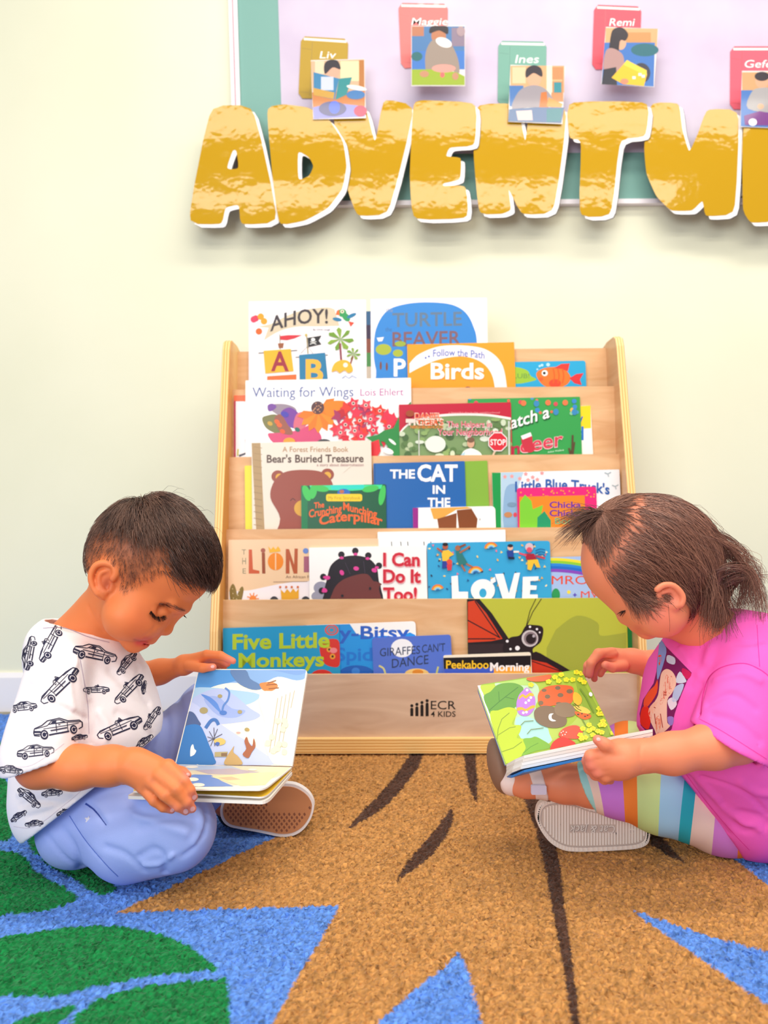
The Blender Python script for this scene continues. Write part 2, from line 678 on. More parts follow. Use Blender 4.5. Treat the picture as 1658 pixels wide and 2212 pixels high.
def book(tier, layer, x0, y0, x1, y1, cover, label, art=None, r=0.0, th=0.0043, spine=None, name='picture_book', ang=None, extra=0.0, back=None, W=None):
    """book leaning on its tier's board. (x0,y0)-(x1,y1): top edge in the photo"""
    P0 = PLANES[tier] + NB * (layer * LAYER + th + 0.0012)
    A, B = on_plane(x0, y0, P0, NB), on_plane(x1, y1, P0, NB)
    ux = (B - A).normalized()
    dn = NB.cross(ux)
    if dn.z > 0:
        dn = -dn
    zf = LIPZ[tier] - (0.1045 if tier < 4 else 0.0895)
    H = (max(A.z, B.z) - zf) / abs(dn.z) - 0.001
    if A.z != B.z:
        H = (min(A.z, B.z) - zf) / abs(dn.z) - abs((B - A).length * ux.z) * 0 - 0.001
    w = (B - A).length
    root = empty(name, A + ux * (w / 2) + dn * H, label, 'book', GROUP)

    def L(x, y, z=0.0):
        return A + ux * x + dn * y + NB * z

    out = rrect(0, 0, w, H, max(r, 0.0012), 4 if r else 1)
    cv = mat(cover, 0.34, 0.45)
    ct = min(0.0016, th * 0.3)
    mb = MB()
    mb.prism([L(x, y) for x, y in out], NB * -ct, cv)
    a = Art(mb, P0, NB, clip=(A, ux, dn, w, H))
    a.H, a.w = H, w
    if art:
        art(a)
    mb.build('cover', root)
    ins = 0.0012 if not r else 0.0002
    pg = rrect(ins, ins, w - ins, H - ins, max(r, 0.001), 4 if r else 1)
    mb = MB()
    mb.prism([L(x, y, -ct - 1e-5) for x, y in pg], NB * -(th - 2 * ct - 2e-5), white_pages)
    mb.build('page_block', root)
    mb = MB()
    mb.prism([L(x, y, -th + ct) for x, y in out], NB * -ct, mat(back or cover, 0.34, 0.45))
    mb.build('back_cover', root)
    return root


def seeds(n, box, s=0):
    rg = random.Random(s)
    return [(rg.uniform(box[0], box[2]), rg.uniform(box[1], box[3]), rg.random()) for _ in range(n)]


# --- tier one
def art_ahoy(a):
    a.rect(537, 652, 548, 860, 'efe6f6')
    a.poly(spline([(585, 700), (640, 674), (700, 664), (722, 668)], 6) + spline([(733, 704), (690, 705), (640, 706), (602, 716), (570, 735)], 6) + [(580, 708), (556, 706)], 'd9c9ae')
    a.text('AHOY!', 583, 708, 716, 30, '3a3038', 0.035, slope=-0.14, warp=lambda x, y: (x, y - 7 * math.sin((x - 583) / 125 * math.pi)))
    for x, y, c in ((552, 688, 'e0364a'), (563, 684, 'f2a01f'), (570, 694, 'f2a01f'), (559, 716, 'e8641e'), (548, 690, 'd83a5c')):
        a.ell(x, y, 7, 7, c)
    a.ell(739, 676, 9, 9, '2f9a58'); a.ell(747, 685, 11, 7, '2f9a58', 50); a.ell(759, 682, 11, 4, '1f78a8', -25); a.ell(728, 690, 10, 4, '1f78a8', 10)
    a.poly([(727, 672), (732, 668), (733, 681), (725, 680)], 'ee6a2c'); a.ell(739, 673, 4, 4, 'f6f0d0'); a.ell(739, 673, 1.8, 1.8, '222222')
    a.poly([(752, 694), (765, 697), (757, 706)], 'e84a32')
    a.text('By Chris Lough', 676, 713, 714, 4, '57506a', 0.01)
    a.poly([(605, 726), (622, 724), (652, 724), (636, 731), (620, 735), (605, 734)], 'd42a3c')
    a.line([(604, 722), (605, 755)], 1.5, '8a7a55'); a.poly([(600, 742), (613, 741), (611, 752), (602, 752)], '9a5a38')
    a.line([(662, 724), (665, 764)], 2.2, '9a8650'); a.ell(661, 724, 3, 3, 'c8b060')
    a.poly([(664, 730), (694, 725), (688, 736), (694, 744), (666, 750)], '1e1a20')
    a.ell(676, 734, 4.5, 4, 'f2f2f2'); a.line([(669, 744), (683, 738)], 1.4, 'f2f2f2'); a.line([(670, 738), (683, 744)], 1.4, 'f2f2f2')
    a.line([(649, 764), (664, 748), (676, 764)], 0.8, '554a50')
    a.line([(558, 763), (642, 757)], 1.6, '3a3038'); a.line([(638, 772), (708, 767)], 1.6, '3a3038')
    a.poly([(569, 758), (628, 754), (634, 802), (573, 807)], 'eab31e')
    a.poly([(646, 767), (702, 762), (708, 822), (647, 822)], '1f79a8')
    a.text('A', 585, 624, 801, 40, '9c2338', 0.05); a.text('B', 660, 698, 824, 46, 'f0b43c', 0.055)
    a.poly([(577, 813), (640, 809), (640, 830), (577, 832)], 'f06a2a')
    for cx, cy, r in ((735, 733, 26), (763, 765, 14)):
        for k in range(7):
            an = math.radians(k * 51 + 8)
            a.poly([(cx, cy), (cx + r * math.cos(an - .22), cy + r * .85 * math.sin(an - .22)), (cx + 1.15 * r * math.cos(an), cy + r * math.sin(an)), (cx + r * .8 * math.cos(an + .25), cy + r * .8 * math.sin(an + .25))], '86a93a' if k % 2 else '6f9a2e')
    a.line([(734, 742), (737, 782)], 4, '8a2f44'); a.line([(762, 770), (756, 788)], 3, '8a3a34')
    a.poly(spline([(716, 803), (722, 786), (738, 778), (754, 782), (762, 800), (752, 806), (744, 800), (734, 806), (726, 801)], 4, True), 'efb52e')
    a.ell(746, 789, 5, 5, 'fbf4e4')
    a.line([(738, 818), (746, 812), (753, 818), (760, 812), (770, 817)], 1.6, '7a9ac8')


book(0, 1, 537, 651, 790, 647, 'fbf6fb', 'white book with pirate flags, palm tree and big capital letters', art_ahoy)


def art_slim(a):
    for k, c in enumerate(('2f5f8a', '3a2a4a', '8a4a3a', '4a8a4a', 'c8b8a8')):
        a.rect(780, 672 + k * 30, 803, 702 + k * 30, c)


book(0, 0, 745, 674, 803, 672, '4a4a58', 'slim dark book showing only a sliver between two white books', art_slim)


def art_turtle(a):
    a.rect(800, 646, 812, 860, 'f3eef8')
    a.poly(spline([(807, 760), (812, 710), (835, 672), (875, 657), (925, 653), (975, 658), (1005, 675), (1022, 705), (1030, 745), (1030, 860), (830, 860), (812, 800)], 5, True), '3186d6')
    a.text('TURTLE', 847, 997, 706, 29, '5f7894', 0.03, slope=-0.02); a.text('BEAVER', 847, 995, 748, 30, '7d5a66', 0.03, slope=-0.02)
    a.text('the', 832, 846, 716, 9, '3a6aa8', 0); a.text('the', 833, 848, 674, 9, '8a94b0', 0)
    a.ell(828, 755, 17, 12, 'a9b63a'); a.ell(859, 763, 11, 8, 'a9b63a'); a.poly([(813, 730), (829, 728), (825, 737), (817, 738)], 'f4f4f4')
    for x, y in ((822, 790), (835, 792)):
        a.ell(x, y, 2.4, 9, '7a4a3a')
    a.text('P', 850, 876, 812, 36, 'fbfbfb', 0.05)
    a.ell(864, 743, 12, 6, '9aae40')


book(0, 1, 800, 646, 1051, 643, 'fbf8fd', 'white book with a big blue pond shape and brown capitals', art_turtle)


def art_fish(a):
    a.poly(spline([(1085, 805), (1095, 795), (1115, 793), (1138, 800), (1146, 812), (1158, 820), (1138, 826), (1118, 829), (1095, 826)], 4, True), '9cc63a')
    a.text('IS BLUB!', 1080, 1143, 817, 10, '6d9a44', 0.01)
    a.poly(spline([(1158, 806), (1170, 797), (1190, 793), (1212, 794), (1226, 804), (1232, 818), (1222, 832), (1200, 838), (1176, 834), (1162, 820)], 4, True), 'f2792a')
    a.poly([(1196, 795), (1212, 786), (1230, 785), (1226, 802), (1212, 797)], 'e83a30')
    a.poly([(1229, 817), (1244, 808), (1260, 806), (1252, 820), (1256, 832), (1240, 828)], 'e03038')
    a.ell(1176, 806, 6.5, 6.5, 'ffffff'); a.ell(1175, 806, 3.2, 3.2, '222222'); a.ell(1198, 828, 13, 9, 'ea4a2c'); a.ell(1168, 819, 5, 4, 'f0602c')
    for x in (1194, 1204, 1214):
        a.line([(x, 796), (x + 3, 812), (x, 828)], 2.6, 'e8601e', sp=3)
    for x, y, r in ((1160, 798, 2), (1165, 791, 2.5), (1170, 789, 3), (1183, 788, 4)):
        a.ell(x, y, r, r, 'b8e8f8')


book(0, 1, 1056, 783, 1264, 779, '22a8dc', 'sky blue board book with an orange fish and green speech bubble', art_fish, r=0.006, name='board_book')


def art_birds(a):
    up = spline([(884, 785), (905, 765), (950, 748), (1010, 747), (1055, 758), (1085, 790), (1096, 850)], 6)
    dn = spline([(1070, 850), (1062, 810), (1040, 783), (1000, 770), (950, 776), (910, 792), (884, 806)], 6)
    a.poly(up + dn, 'fdf6fb')
    a.text('Follow the Path', 935, 1046, 771, 15, '4464c0', 0.02, warp=lambda x, y: (x, y - 5 * math.sin((x - 915) / 131 * math.pi) + 2 + 0.02 * (x - 935)))
    for x, y in ((919, 773), (926, 770)):
        a.ell(x, y, 2.2, 2.2, '4464c0')
    a.text('Birds', 931, 1046, 820, 33, 'd8862a', 0.05); a.text('Birds', 930, 1045, 818, 33, 'ffffff', 0.05)
    a.ell(1010, 840, 7, 5, '8a4a4a')


book(0, 2, 879, 744, 1110, 739, 'f6a01e', 'orange paperback with a white curving path and round white title', art_birds)


# --- tier two
def art_edge(a):
    a.rect(505, 853, 600, 867, 'ee6a3c')
    a.line([(516, 985), (534, 978), (532, 950)], 5, '3a3e50')
    a.rect(505, 866, 509, 1050, 'b83a5a'); a.line([(513, 985), (514, 970)], 3, 'b8c23a')


book(1, 0, 505, 854, 640, 852, 'f6f0fa', 'white book with an orange top band at the rack side', art_edge)


def art_wings(a):
    a.text('Waiting for Wings', 545, 763, 858, 21, '5a6aa6', 0.0, slope=-0.008)
    a.text('Lois Ehlert', 778, 871, 855, 15, 'b65aa0', 0.0, slope=-0.012)
    L = [([(566, 905), (575, 898), (600, 897), (628, 925), (632, 945), (600, 938), (575, 925)], '7c7a4a'),
         ([(578, 938), (600, 935), (640, 930), (672, 918), (690, 935), (692, 952), (660, 962), (600, 962)], 'd64a78'),
         ([(579, 880), (592, 873), (620, 874), (640, 885), (636, 910), (606, 900)], '9a8a9a'),
         ([(606, 892), (624, 880), (642, 890), (648, 905), (636, 925), (616, 915)], '7a3fa0'),
         ([(640, 895), (660, 890), (672, 900), (655, 925), (634, 925)], 'd86a80'),
         ([(592, 905), (606, 895), (620, 915), (632, 938), (606, 934)], '9a5a4a')]
    for p, c in L:
        a.poly(spline(p, 4, True), c)
    a.poly(spline([(578, 876), (588, 872), (597, 878), (590, 886), (580, 888)], 4, True), '7a4aa0')
    for x, y, c in ((583, 915, 'c8a03a'), (598, 911, 'f0662a'), (603, 918, 'f0662a'), (610, 932, 'e85a2a'), (642, 928, '2f6a60')):
        a.ell(x, y, 6, 4.5, c, 30)
    a.ell(615, 895, 9, 6, '4a3fb0', 20)
    for k in range(9):
        an = math.radians(-40 + k * 26)
        cx, cy = 687, 890
        a.poly([(cx, cy), (cx + 32 * math.cos(an - .3), cy + 32 * math.sin(an - .3)), (cx + 46 * math.cos(an), cy + 46 * math.sin(an)), (cx + 32 * math.cos(an + .3), cy + 32 * math.sin(an + .3))], 'f28c1e' if k % 2 else 'ee7a16')
    a.poly(spline([(700, 872), (720, 866), (745, 868), (735, 885), (715, 900), (700, 890)], 4, True), 'f28418')
    a.ell(686, 881, 14, 14, '5a3a3e')
    for x, y, t in seeds(16, (676, 871, 696, 891), 3):
        a.ell(x, y, 1.3, 1.3, 'd89a70')
    pts = seeds(26, (716, 880, 850, 955), 8)
    for x, y, t in pts:
        y += max(0, (x - 800)) * 0.25
        a.poly(star(x, y, 13 + 5 * t, 5, 0.5, t * 90), ('d8243a', 'e83a2c', 'c01f30', 'e0304e', 'a83060')[int(t * 5)])
    for x, y, t in ((735, 935, .3), (746, 918, .5), (766, 931, .2), (777, 909, .8), (780, 943, .6), (800, 906, .1), (806, 930, .4), (840, 922, .5), (763, 872, .4), (790, 876, .3), (820, 888, .7)):
        a.poly(star(x, y, 15, 5, 0.5, t * 90), ('f04a5c', 'e0304a', 'ea3a30')[int(t * 3)])
        a.ell(x, y, 3.8, 3.8, 'f0d8d0'); a.ell(x, y, 2.2, 2.2, '3a2a30')
    for p in ([(800, 950), (830, 930), (850, 925), (866, 890), (887, 868), (887, 985), (850, 985), (830, 955)], [(790, 945), (815, 940), (828, 965), (810, 960)]):
        a.poly(p, '2f8a44')
    a.poly([(801, 956), (818, 950), (822, 975), (812, 990), (800, 990)], 'e0303a')
    a.ell(847, 955, 10, 3, 'f4fbf4', 40); a.ell(838, 975, 12, 6, 'f8f8f8', 20); a.ell(700, 958, 16, 9, '3a3a40'); a.ell(690, 962, 5, 4, 'f0f0f0'); a.ell(625, 955, 13, 9, 'f0a02a')


book(1, 1, 530, 822, 887, 816, 'fefcfd', 'wide white book with paper-cut flowers and thin slate title', art_wings)


def art_red(a):
    a.poly(spline([(861, 935), (885, 912), (930, 898), (985, 893), (1050, 894), (1103, 902)], 5) + [(1103, 1080), (861, 1080)], 'f8f0ee')
    a.poly(spline([(861, 940), (885, 917), (930, 903), (985, 898), (1050, 899), (1103, 907)], 5) + [(1103, 1080), (861, 1080)], '7d9a66')
    rg = random.Random(4)
    for _ in range(90):
        x, y = rg.uniform(866, 1098), rg.uniform(905, 1010)
        if y < 940 - (x - 861) * 0.6 and x < 930:
            continue
        a.ell(x, y, rg.uniform(4, 11), rg.uniform(3, 8), rg.choice(('5f7f4a', '8fae6a', 'b9c8a0', '6a8a5a', '4a6a3e', 'cfdcc0', 'dfe8d8')), n=8)
    a.line([(904, 930), (905, 1000)], 2.5, 'c8ccc4'); a.line([(1098, 910), (1099, 1000)], 3, 'd8dcd8')
    a.ell(940, 960, 22, 18, 'e8eee4')
    a.text("DANIEL", 895, 953, 905, 12, 'f8e0d0', 0.06); a.text("DANIEL", 896, 952, 904, 10, 'ee6a3a', 0.04)
    a.text("TIGER'S", 877, 958, 919, 13, 'f8e0d0', 0.06); a.text("TIGER'S", 900, 957, 918, 10, 'ee5a2a', 0.04)
    a.rect(876, 906, 896, 914, 'e8d8d0'); a.text('NEIGHBORHOOD', 886, 957, 926, 6, 'f0822a', 0.03)
    a.ell(885, 894, 9, 7, 'a04a2a')
    a.text('a beautiful day in the neighborhood', 968, 1078, 894, 4, 'e8a0a8', 0.0)
    a.text('The Helpers in', 964, 1062, 924, 13, 'f8e8ea', 0.06); a.text('The Helpers in', 965, 1061, 923, 12, 'd83a5a', 0.02)
    a.text('Your Neighborhood', 944, 1084, 941, 14, 'f8e8ea', 0.06); a.text('Your Neighborhood', 945, 1083, 940, 13, 'd83a5a', 0.02)
    a.poly(ellp(1074, 955, 22, 22, 22.5, 8), 'f4f0f0'); a.poly(ellp(1074, 955, 20, 20, 22.5, 8), 'd8283a')
    a.text('STOP', 1058, 1091, 962, 12, 'f8f8f8', 0.03)
    a.line([(1068, 975), (1060, 992)], 4, 'd8c0a8')
    a.ell(1016, 958, 8, 10, 'd8a88a'); a.ell(1016, 951, 8, 6, '7a5a44')
    a.poly(spline([(990, 1000), (998, 978), (1010, 970), (1022, 970), (1038, 980), (1044, 1000)], 4), 'eef2ee'); a.poly([(992, 985), (1004, 976), (1000, 1000), (990, 1000)], 'a8cfe8')


book(1, 2, 861, 874, 1103, 869, 'c2183a', 'red topped paperback with a crossing guard and stop sign', art_red)


def art_green(a):
    for x, y, t in seeds(26, (1012, 860, 1250, 895), 5):
        a.ell(x, y, 3 + 3 * t, 3 + 3 * t, ('e86a4a', '4a9ac8', '8ac8a0', 'd84a5a', '3a8ad0', 'e8b84a')[int(t * 6)], n=10)
    for x, y in ((1130, 871), (1183, 870), (1220, 870)):
        a.ell(x, y, 6, 6, 'f0784a')
    for x, y in ((1200, 890), (1158, 872), (1240, 890)):
        a.ell(x, y, 6, 7, '3a8ac0')
    a.text('Catch a', 1080, 1188, 936, 26, '1a5a30', 0.04, slope=-0.30); a.text('Catch a', 1078, 1186, 934, 26, 'fdfdfd', 0.03, slope=-0.30)
    a.text('rein', 1060, 1122, 992, 26, 'b82a4a', 0.04, slope=-0.2)
    a.text('deer', 1122, 1216, 980, 32, 'f6c8d0', 0.06, slope=-0.18); a.text('deer', 1123, 1215, 979, 31, 'd83a52', 0.02, slope=-0.18)
    a.poly(spline([(1126, 944), (1146, 938), (1150, 958), (1154, 972), (1142, 978), (1130, 970)], 4, True), 'c83044')
    a.poly([(1124, 942), (1145, 934), (1148, 942), (1128, 950)], 'fafafa')
    a.line([(1228, 968), (1234, 985), (1236, 940)], 4, '5a4430', sp=3); a.line([(1236, 985), (1240, 955)], 3, '5a4430')
    a.text('Adam Wallace', 1182, 1217, 979, 4, 'd8f0dc', 0.0, slope=-.15)


book(1, 1, 1010, 862, 1252, 857, '35a04e', 'green holiday book with string lights and a red stocking', art_green)


def art_yell(a):
    a.poly([(1200, 880), (1276, 876), (1276, 925), (1200, 929)], 'f8d823')
    a.text('y', 1248, 1259, 912, 18, '2a62c0', 0.05); a.text('d', 1244, 1260, 950, 28, '2a78d0', 0.05)


book(1, 0, 1190, 879, 1275, 876, 'fbfaf4', 'white board book with a yellow band peeking out at the right', art_yell, r=0.004, name='board_book')


# --- tier three
book(2, 0, 528, 1006, 640, 1003, 'e6de22', 'bright yellow book peeking out beside the beige bear book')


def art_bear(a):
    a.poly([(543, 956), (562, 956), (574, 1200), (556, 1200)], 'b39468')
    for y in range(965, 1140, 14):
        a.line([(548, y), (566, y + 3)], 1.2, 'a5875c')
    a.text("A Forest Friends Book", 610, 752, 976, 11, 'b88a5a', 0.0)
    a.text("Bear's Buried Treasure", 576, 785, 999, 16, '5a4238', 0.035, slope=-0.005)
    a.text('a story about determination', 684, 785, 1007, 6, 'a8787a', 0.0)
    B = '9a4a3a'
    for x, y, x2 in ((600, 1029, 603), (707, 1025, 707)):
        a.ell(x, y, 14, 13, B); a.ell(x2, y + 2, 8, 8, 'e0a83a')
    a.poly(spline([(584, 1075), (592, 1040), (615, 1020), (655, 1015), (695, 1020), (716, 1040), (722, 1075), (715, 1110), (722, 1180), (598, 1180), (605, 1120)], 5, True), B)
    a.ell(655, 1098, 20, 18, 'd8a23a')
    a.line([(627, 1082), (632, 1077), (638, 1081)], 1.6, '4a2420', sp=3)
    a.line([(742, 1020), (765, 1000)], 1, 'e8ded0')


book(2, 1, 543, 957, 801, 951, 'e9ded0', 'beige book with a smiling brown bear head', art_bear)


def art_cater(a):
    a.poly([(650, 1048), (664, 1047), (664, 1200), (650, 1200)], '127a4a')
    a.poly([(668, 1048), (826, 1047), (822, 1056), (760, 1060), (672, 1058)], '3adf9a')
    a.poly([(713, 1047), (786, 1046), (786, 1056), (716, 1058)], '2ad8c8')
    for x, y, r1, r2, rt in ((662, 1065, 8, 18, -20), (692, 1055, 18, 7, 10), (800, 1056, 18, 7, -10), (825, 1070, 7, 22, 10), (676, 1062, 8, 16, 10)):
        a.ell(x, y, r1, r2, '43c45a', rt)
    a.ell(742, 1064, 14, 8, '2a68c0'); a.ell(738, 1062, 5, 4, 'b86a4a')
    a.poly(rrect(704, 1067, 782, 1083, 5), 'f2cf2a'); a.text('My First Storybook', 709, 778, 1079, 7, 'b88a1a', 0.0)
    O = 'f4682a'
    a.text('The', 678, 700, 1098, 12, O, 0.05, slope=-0.1)
    a.text('Crunching', 667, 738, 1118, 16, O, 0.05, warp=lambda x, y: (x, y - (x - 667) * 0.17))
    a.text('Munching', 741, 814, 1101, 16, O, 0.05, warp=lambda x, y: (x, y + (x - 741) * 0.24))
    a.text('Caterpillar', 689, 826, 1137, 20, O, 0.05, warp=lambda x, y: (x, y - 12 * math.sin((x - 680) / 150 * math.pi)))


book(2, 2, 650, 1049, 833, 1046, '0f5a3a', 'dark green board book with orange bouncy lettering and leafy border', art_cater, r=0.003, name='board_book')


def art_hat(a):
    a.text('THE', 842, 896, 1033, 18, 'fdfdfd', 0.06); a.text('CAT', 901, 988, 1039, 34, 'fdfdfd', 0.06)
    a.text('IN', 934, 961, 1066, 17, 'fdfdfd', 0.06); a.text('THE', 923, 972, 1094, 18, 'fdfdfd', 0.06)
    a.line([(809, 1003), (811, 1180)], 1.5, '0a4a8a')


book(2, 1, 806, 1001, 1003, 996, '1a63b0', 'dark blue book with plain white capital lettering', art_hat)
book(2, 0, 930, 999, 1052, 995, '86b43c', 'leaf green book edge right of the dark blue book')


def art_legs(a):
    a.poly([(890, 1097), (903, 1097), (903, 1250), (890, 1250)], '9a1f8a')
    a.poly([(929, 1098), (1008, 1095), (1020, 1098), (985, 1101), (950, 1122), (936, 1121)], 'eaaa4a')
    a.poly([(944, 1121), (986, 1108), (984, 1200), (956, 1200)], '8a4a24'); a.poly([(986, 1102), (1018, 1099), (1031, 1121), (1022, 1200), (998, 1200)], '84461f')
    a.line([(1036, 1120), (1036, 1124)], 1.5, '555555')


book(2, 2, 891, 1097, 1069, 1093, 'fdfcfa', 'white board book showing brown legs in mustard shorts', art_legs, r=0.009, name='board_book')


def art_truck(a):
    a.poly([(1062, 1021), (1081, 1021), (1082, 1200), (1064, 1200)], '159a4a')
    a.poly([(1082, 1021), (1130, 1020), (1120, 1050), (1110, 1200), (1082, 1200)], 'b8d4ea')
    a.poly(spline([(1090, 1060), (1110, 1045), (1120, 1060), (1118, 1140), (1088, 1140)], 4, True), '8fb4d8')
    for x, y in ((1090, 1030), (1105, 1029), (1122, 1034), (1135, 1024), (1150, 1031), (1160, 1036), (1170, 1022), (1140, 1037)):
        a.poly(star(x, y, 5, 5, .6), 'f0a0a0')
    for x, y in ((1312, 1023), (1328, 1050)):
        a.line([(x - 7, y - 2), (x, y + 1), (x + 7, y - 3)], 2.5, 'a8b8c0'); a.line([(x, y), (x + 2, y + 7)], 2, 'a8b8c0')
    a.text("Little Blue Truck's", 1112, 1316, 1062, 21, '2c5fae', 0.05, warp=lambda x, y: (x, y - 8 * math.sin((x - 1112) / 204 * math.pi) + 0.03 * (x - 1112)))
    a.ell(1097, 1112, 9, 6, 'c88a5a'); a.ell(1105, 1090, 10, 5, '7a9ab8')
    a.ell(1112, 1112, 4, 5, 'e04a5a')


book(2, 1, 1062, 1021, 1337, 1014, 'f0f4fa', 'pale snowy book with green spine and playful blue title', art_truck)


def art_chicka(a):
    for x, y, t in seeds(26, (1120, 1055, 1283, 1074), 2):
        a.ell(x, y, 1.8, 1.8, 'f8a03a', n=8)
    for x, y, t in seeds(8, (1268, 1080, 1284, 1140), 3):
        a.ell(x, y, 1.8, 1.8, 'f8a03a', n=8)
    a.poly([(1121, 1073), (1262, 1070), (1264, 1200), (1121, 1200)], 'f58a24')
    a.poly([(1122, 1200), (1122, 1085), (1133, 1069), (1147, 1082), (1150, 1100), (1172, 1091), (1168, 1112), (1160, 1200)], '7fd036')
    a.poly([(1160, 1118), (1175, 1104), (1189, 1124), (1189, 1200), (1158, 1200)], '1f9a6a')
    a.text('Chicka', 1186, 1254, 1097, 13, '6a2fa0', 0.05); a.text('Chicka', 1186, 1254, 1115, 13, '6a2fa0', 0.05); a.text('Boom', 1198, 1256, 1132, 13, '6ac08a', 0.02)


book(2, 2, 1116, 1054, 1287, 1051, 'e8247a', 'pink dotted board book with orange centre and green zigzag leaf', art_chicka, r=0.006, name='board_book')


# --- tier four
def art_lion(a):
    a.poly([(494, 1278), (540, 1275), (600, 1262), (640, 1256), (840, 1250), (840, 1420), (494, 1420)], 'f8f0f6')
    a.text('T', 522, 531, 1198, 11, '8a8468', 0.0); a.text('H', 523, 531, 1219, 14, '8a8468', 0.0); a.text('E', 524, 531, 1239, 11, '8a8468', 0.0)
    a.poly([(537, 1187), (544, 1187), (546, 1230), (560, 1233), (560, 1239), (537, 1239)], 'cf5a30')
    a.poly([(565, 1194), (572, 1194), (573, 1239), (566, 1239)], '9a4a2a'); a.ell(568, 1189, 5, 5, 'a85a4a')
    a.ell(595, 1213, 17, 19, 'f08a1e'); a.line([(595, 1195), (595, 1231)], 2.5, 'f3cfa8')
    a.poly([(617, 1186), (624, 1186), (635, 1220), (636, 1185), (643, 1185), (642, 1239), (634, 1239), (625, 1208), (625, 1239), (617, 1239)], 'b85a34')
    a.poly([(579, 1180), (585, 1187), (590, 1181), (595, 1187), (600, 1180), (604, 1185), (606, 1191), (582, 1194)], 'f2b62e')
    a.rect(656, 1202, 668, 1236, 'a8607a'); a.ell(660, 1190, 6, 6, '6a8ad0')
    a.text('An African Folk Tale', 617, 700, 1249, 6, '8a6a58', 0.0); a.line([(590, 1257), (664, 1256)], 1.2, 'a88a78')
    for p in ([(499, 1300), (496, 1275), (503, 1261), (510, 1275), (512, 1300)], [(510, 1300), (514, 1280), (522, 1267), (526, 1275), (520, 1300)]):
        a.poly(spline(p, 4, True), '86702e')
    for x, y in ((502, 1272), (503, 1282), (504, 1292), (517, 1276), (514, 1286), (511, 1294)):
        a.ell(x, y, 1, 1, 'e8d8a8')
    for k in range(9):
        an = math.radians(k * 40)
        a.line([(546 + 7 * math.cos(an), 1293 + 7 * math.sin(an)), (546 + 13 * math.cos(an), 1293 + 13 * math.sin(an))], 2, 'f08a3a')
    a.ell(546, 1293, 7, 7, 'f08a3a')
    a.poly([(606, 1273), (614, 1281), (620, 1272), (627, 1280), (633, 1271), (639, 1279), (645, 1271), (645, 1293), (608, 1296)], 'e8aa2e')
    for x in (605, 618, 630, 643):
        a.ell(x, 1268, 2.5, 2.5, 'd8703a')
    a.ell(592, 1300, 10, 12, '3a3a44'); a.ell(660, 1300, 10, 12, '3a3a44')


book(3, 1, 493, 1166, 816, 1163, 'f1cda6', 'peach book with orange block letters and little crowns', art_lion)


def art_can(a):
    H, S = '1c1420', '6f3230'
    a.ell(668 + 25, 1270, 16, 14, '9a9ab0'); a.ell(690, 1288, 18, 12, '9a9ab0')
    a.poly(spline([(706, 1310), (700, 1280), (706, 1250), (714, 1222), (735, 1205), (765, 1200), (795, 1206), (813, 1225), (818, 1255), (822, 1268), (818, 1310)], 5, True), H)
    a.poly(spline([(716, 1320), (718, 1280), (735, 1256), (765, 1243), (792, 1240), (806, 1255), (812, 1256), (824, 1262), (818, 1272), (820, 1320)], 5, True), S)
    for x, y, x2, y2 in ((738, 1212, 737, 1198), (768, 1204, 767, 1190), (792, 1213, 795, 1200), (809, 1230, 818, 1222), (706, 1248, 698, 1246), (703, 1278, 695, 1276)):
        a.line([(x, y), (x2, y2)], 6, H); a.ell(x2, y2, 7, 7, H); a.ell((x + x2) / 2, (y + y2) / 2, 4.5, 3, 'e0409a')
    for x, y, rt in ((738, 1237, 60), (769, 1228, 10), (808, 1232, 20), (707, 1248, 0), (701, 1275, 30)):
        a.ell(x, y, 6, 4.5, 'e0409a', rt)
    a.line([(745, 1215), (756, 1240)], 1, '4a3a50'); a.line([(785, 1212), (788, 1238)], 1, '4a3a50')
    a.ell(799, 1271, 2.5, 3, H); a.ell(739, 1287, 3, 3, H)
    for w, x0, x1, yb in (('I Can', 827, 906, 1222), ('Do It', 827, 908, 1258), ('Too!', 827, 900, 1297)):
        a.text(w, x0 + 1.5, x1 + 1.5, yb + 1.5, 27, 'f3a8b0', 0.07); a.text(w, x0, x1, yb, 27, 'cf1f38', 0.065)


book(3, 2, 667, 1183, 920, 1178, 'fdfbfb', 'white board book with a dark-haired girl head and red lettering', art_can, name='board_book')


def art_blank(a):
    for x in (845, 865, 880, 915, 930):
        a.line([(x, 1170), (x + 1, 1180)], 2, '5a5a60')


book(3, 0, 815, 1149, 1091, 1144, 'fefdfd', 'plain white book standing behind the bright blue board book', art_blank)


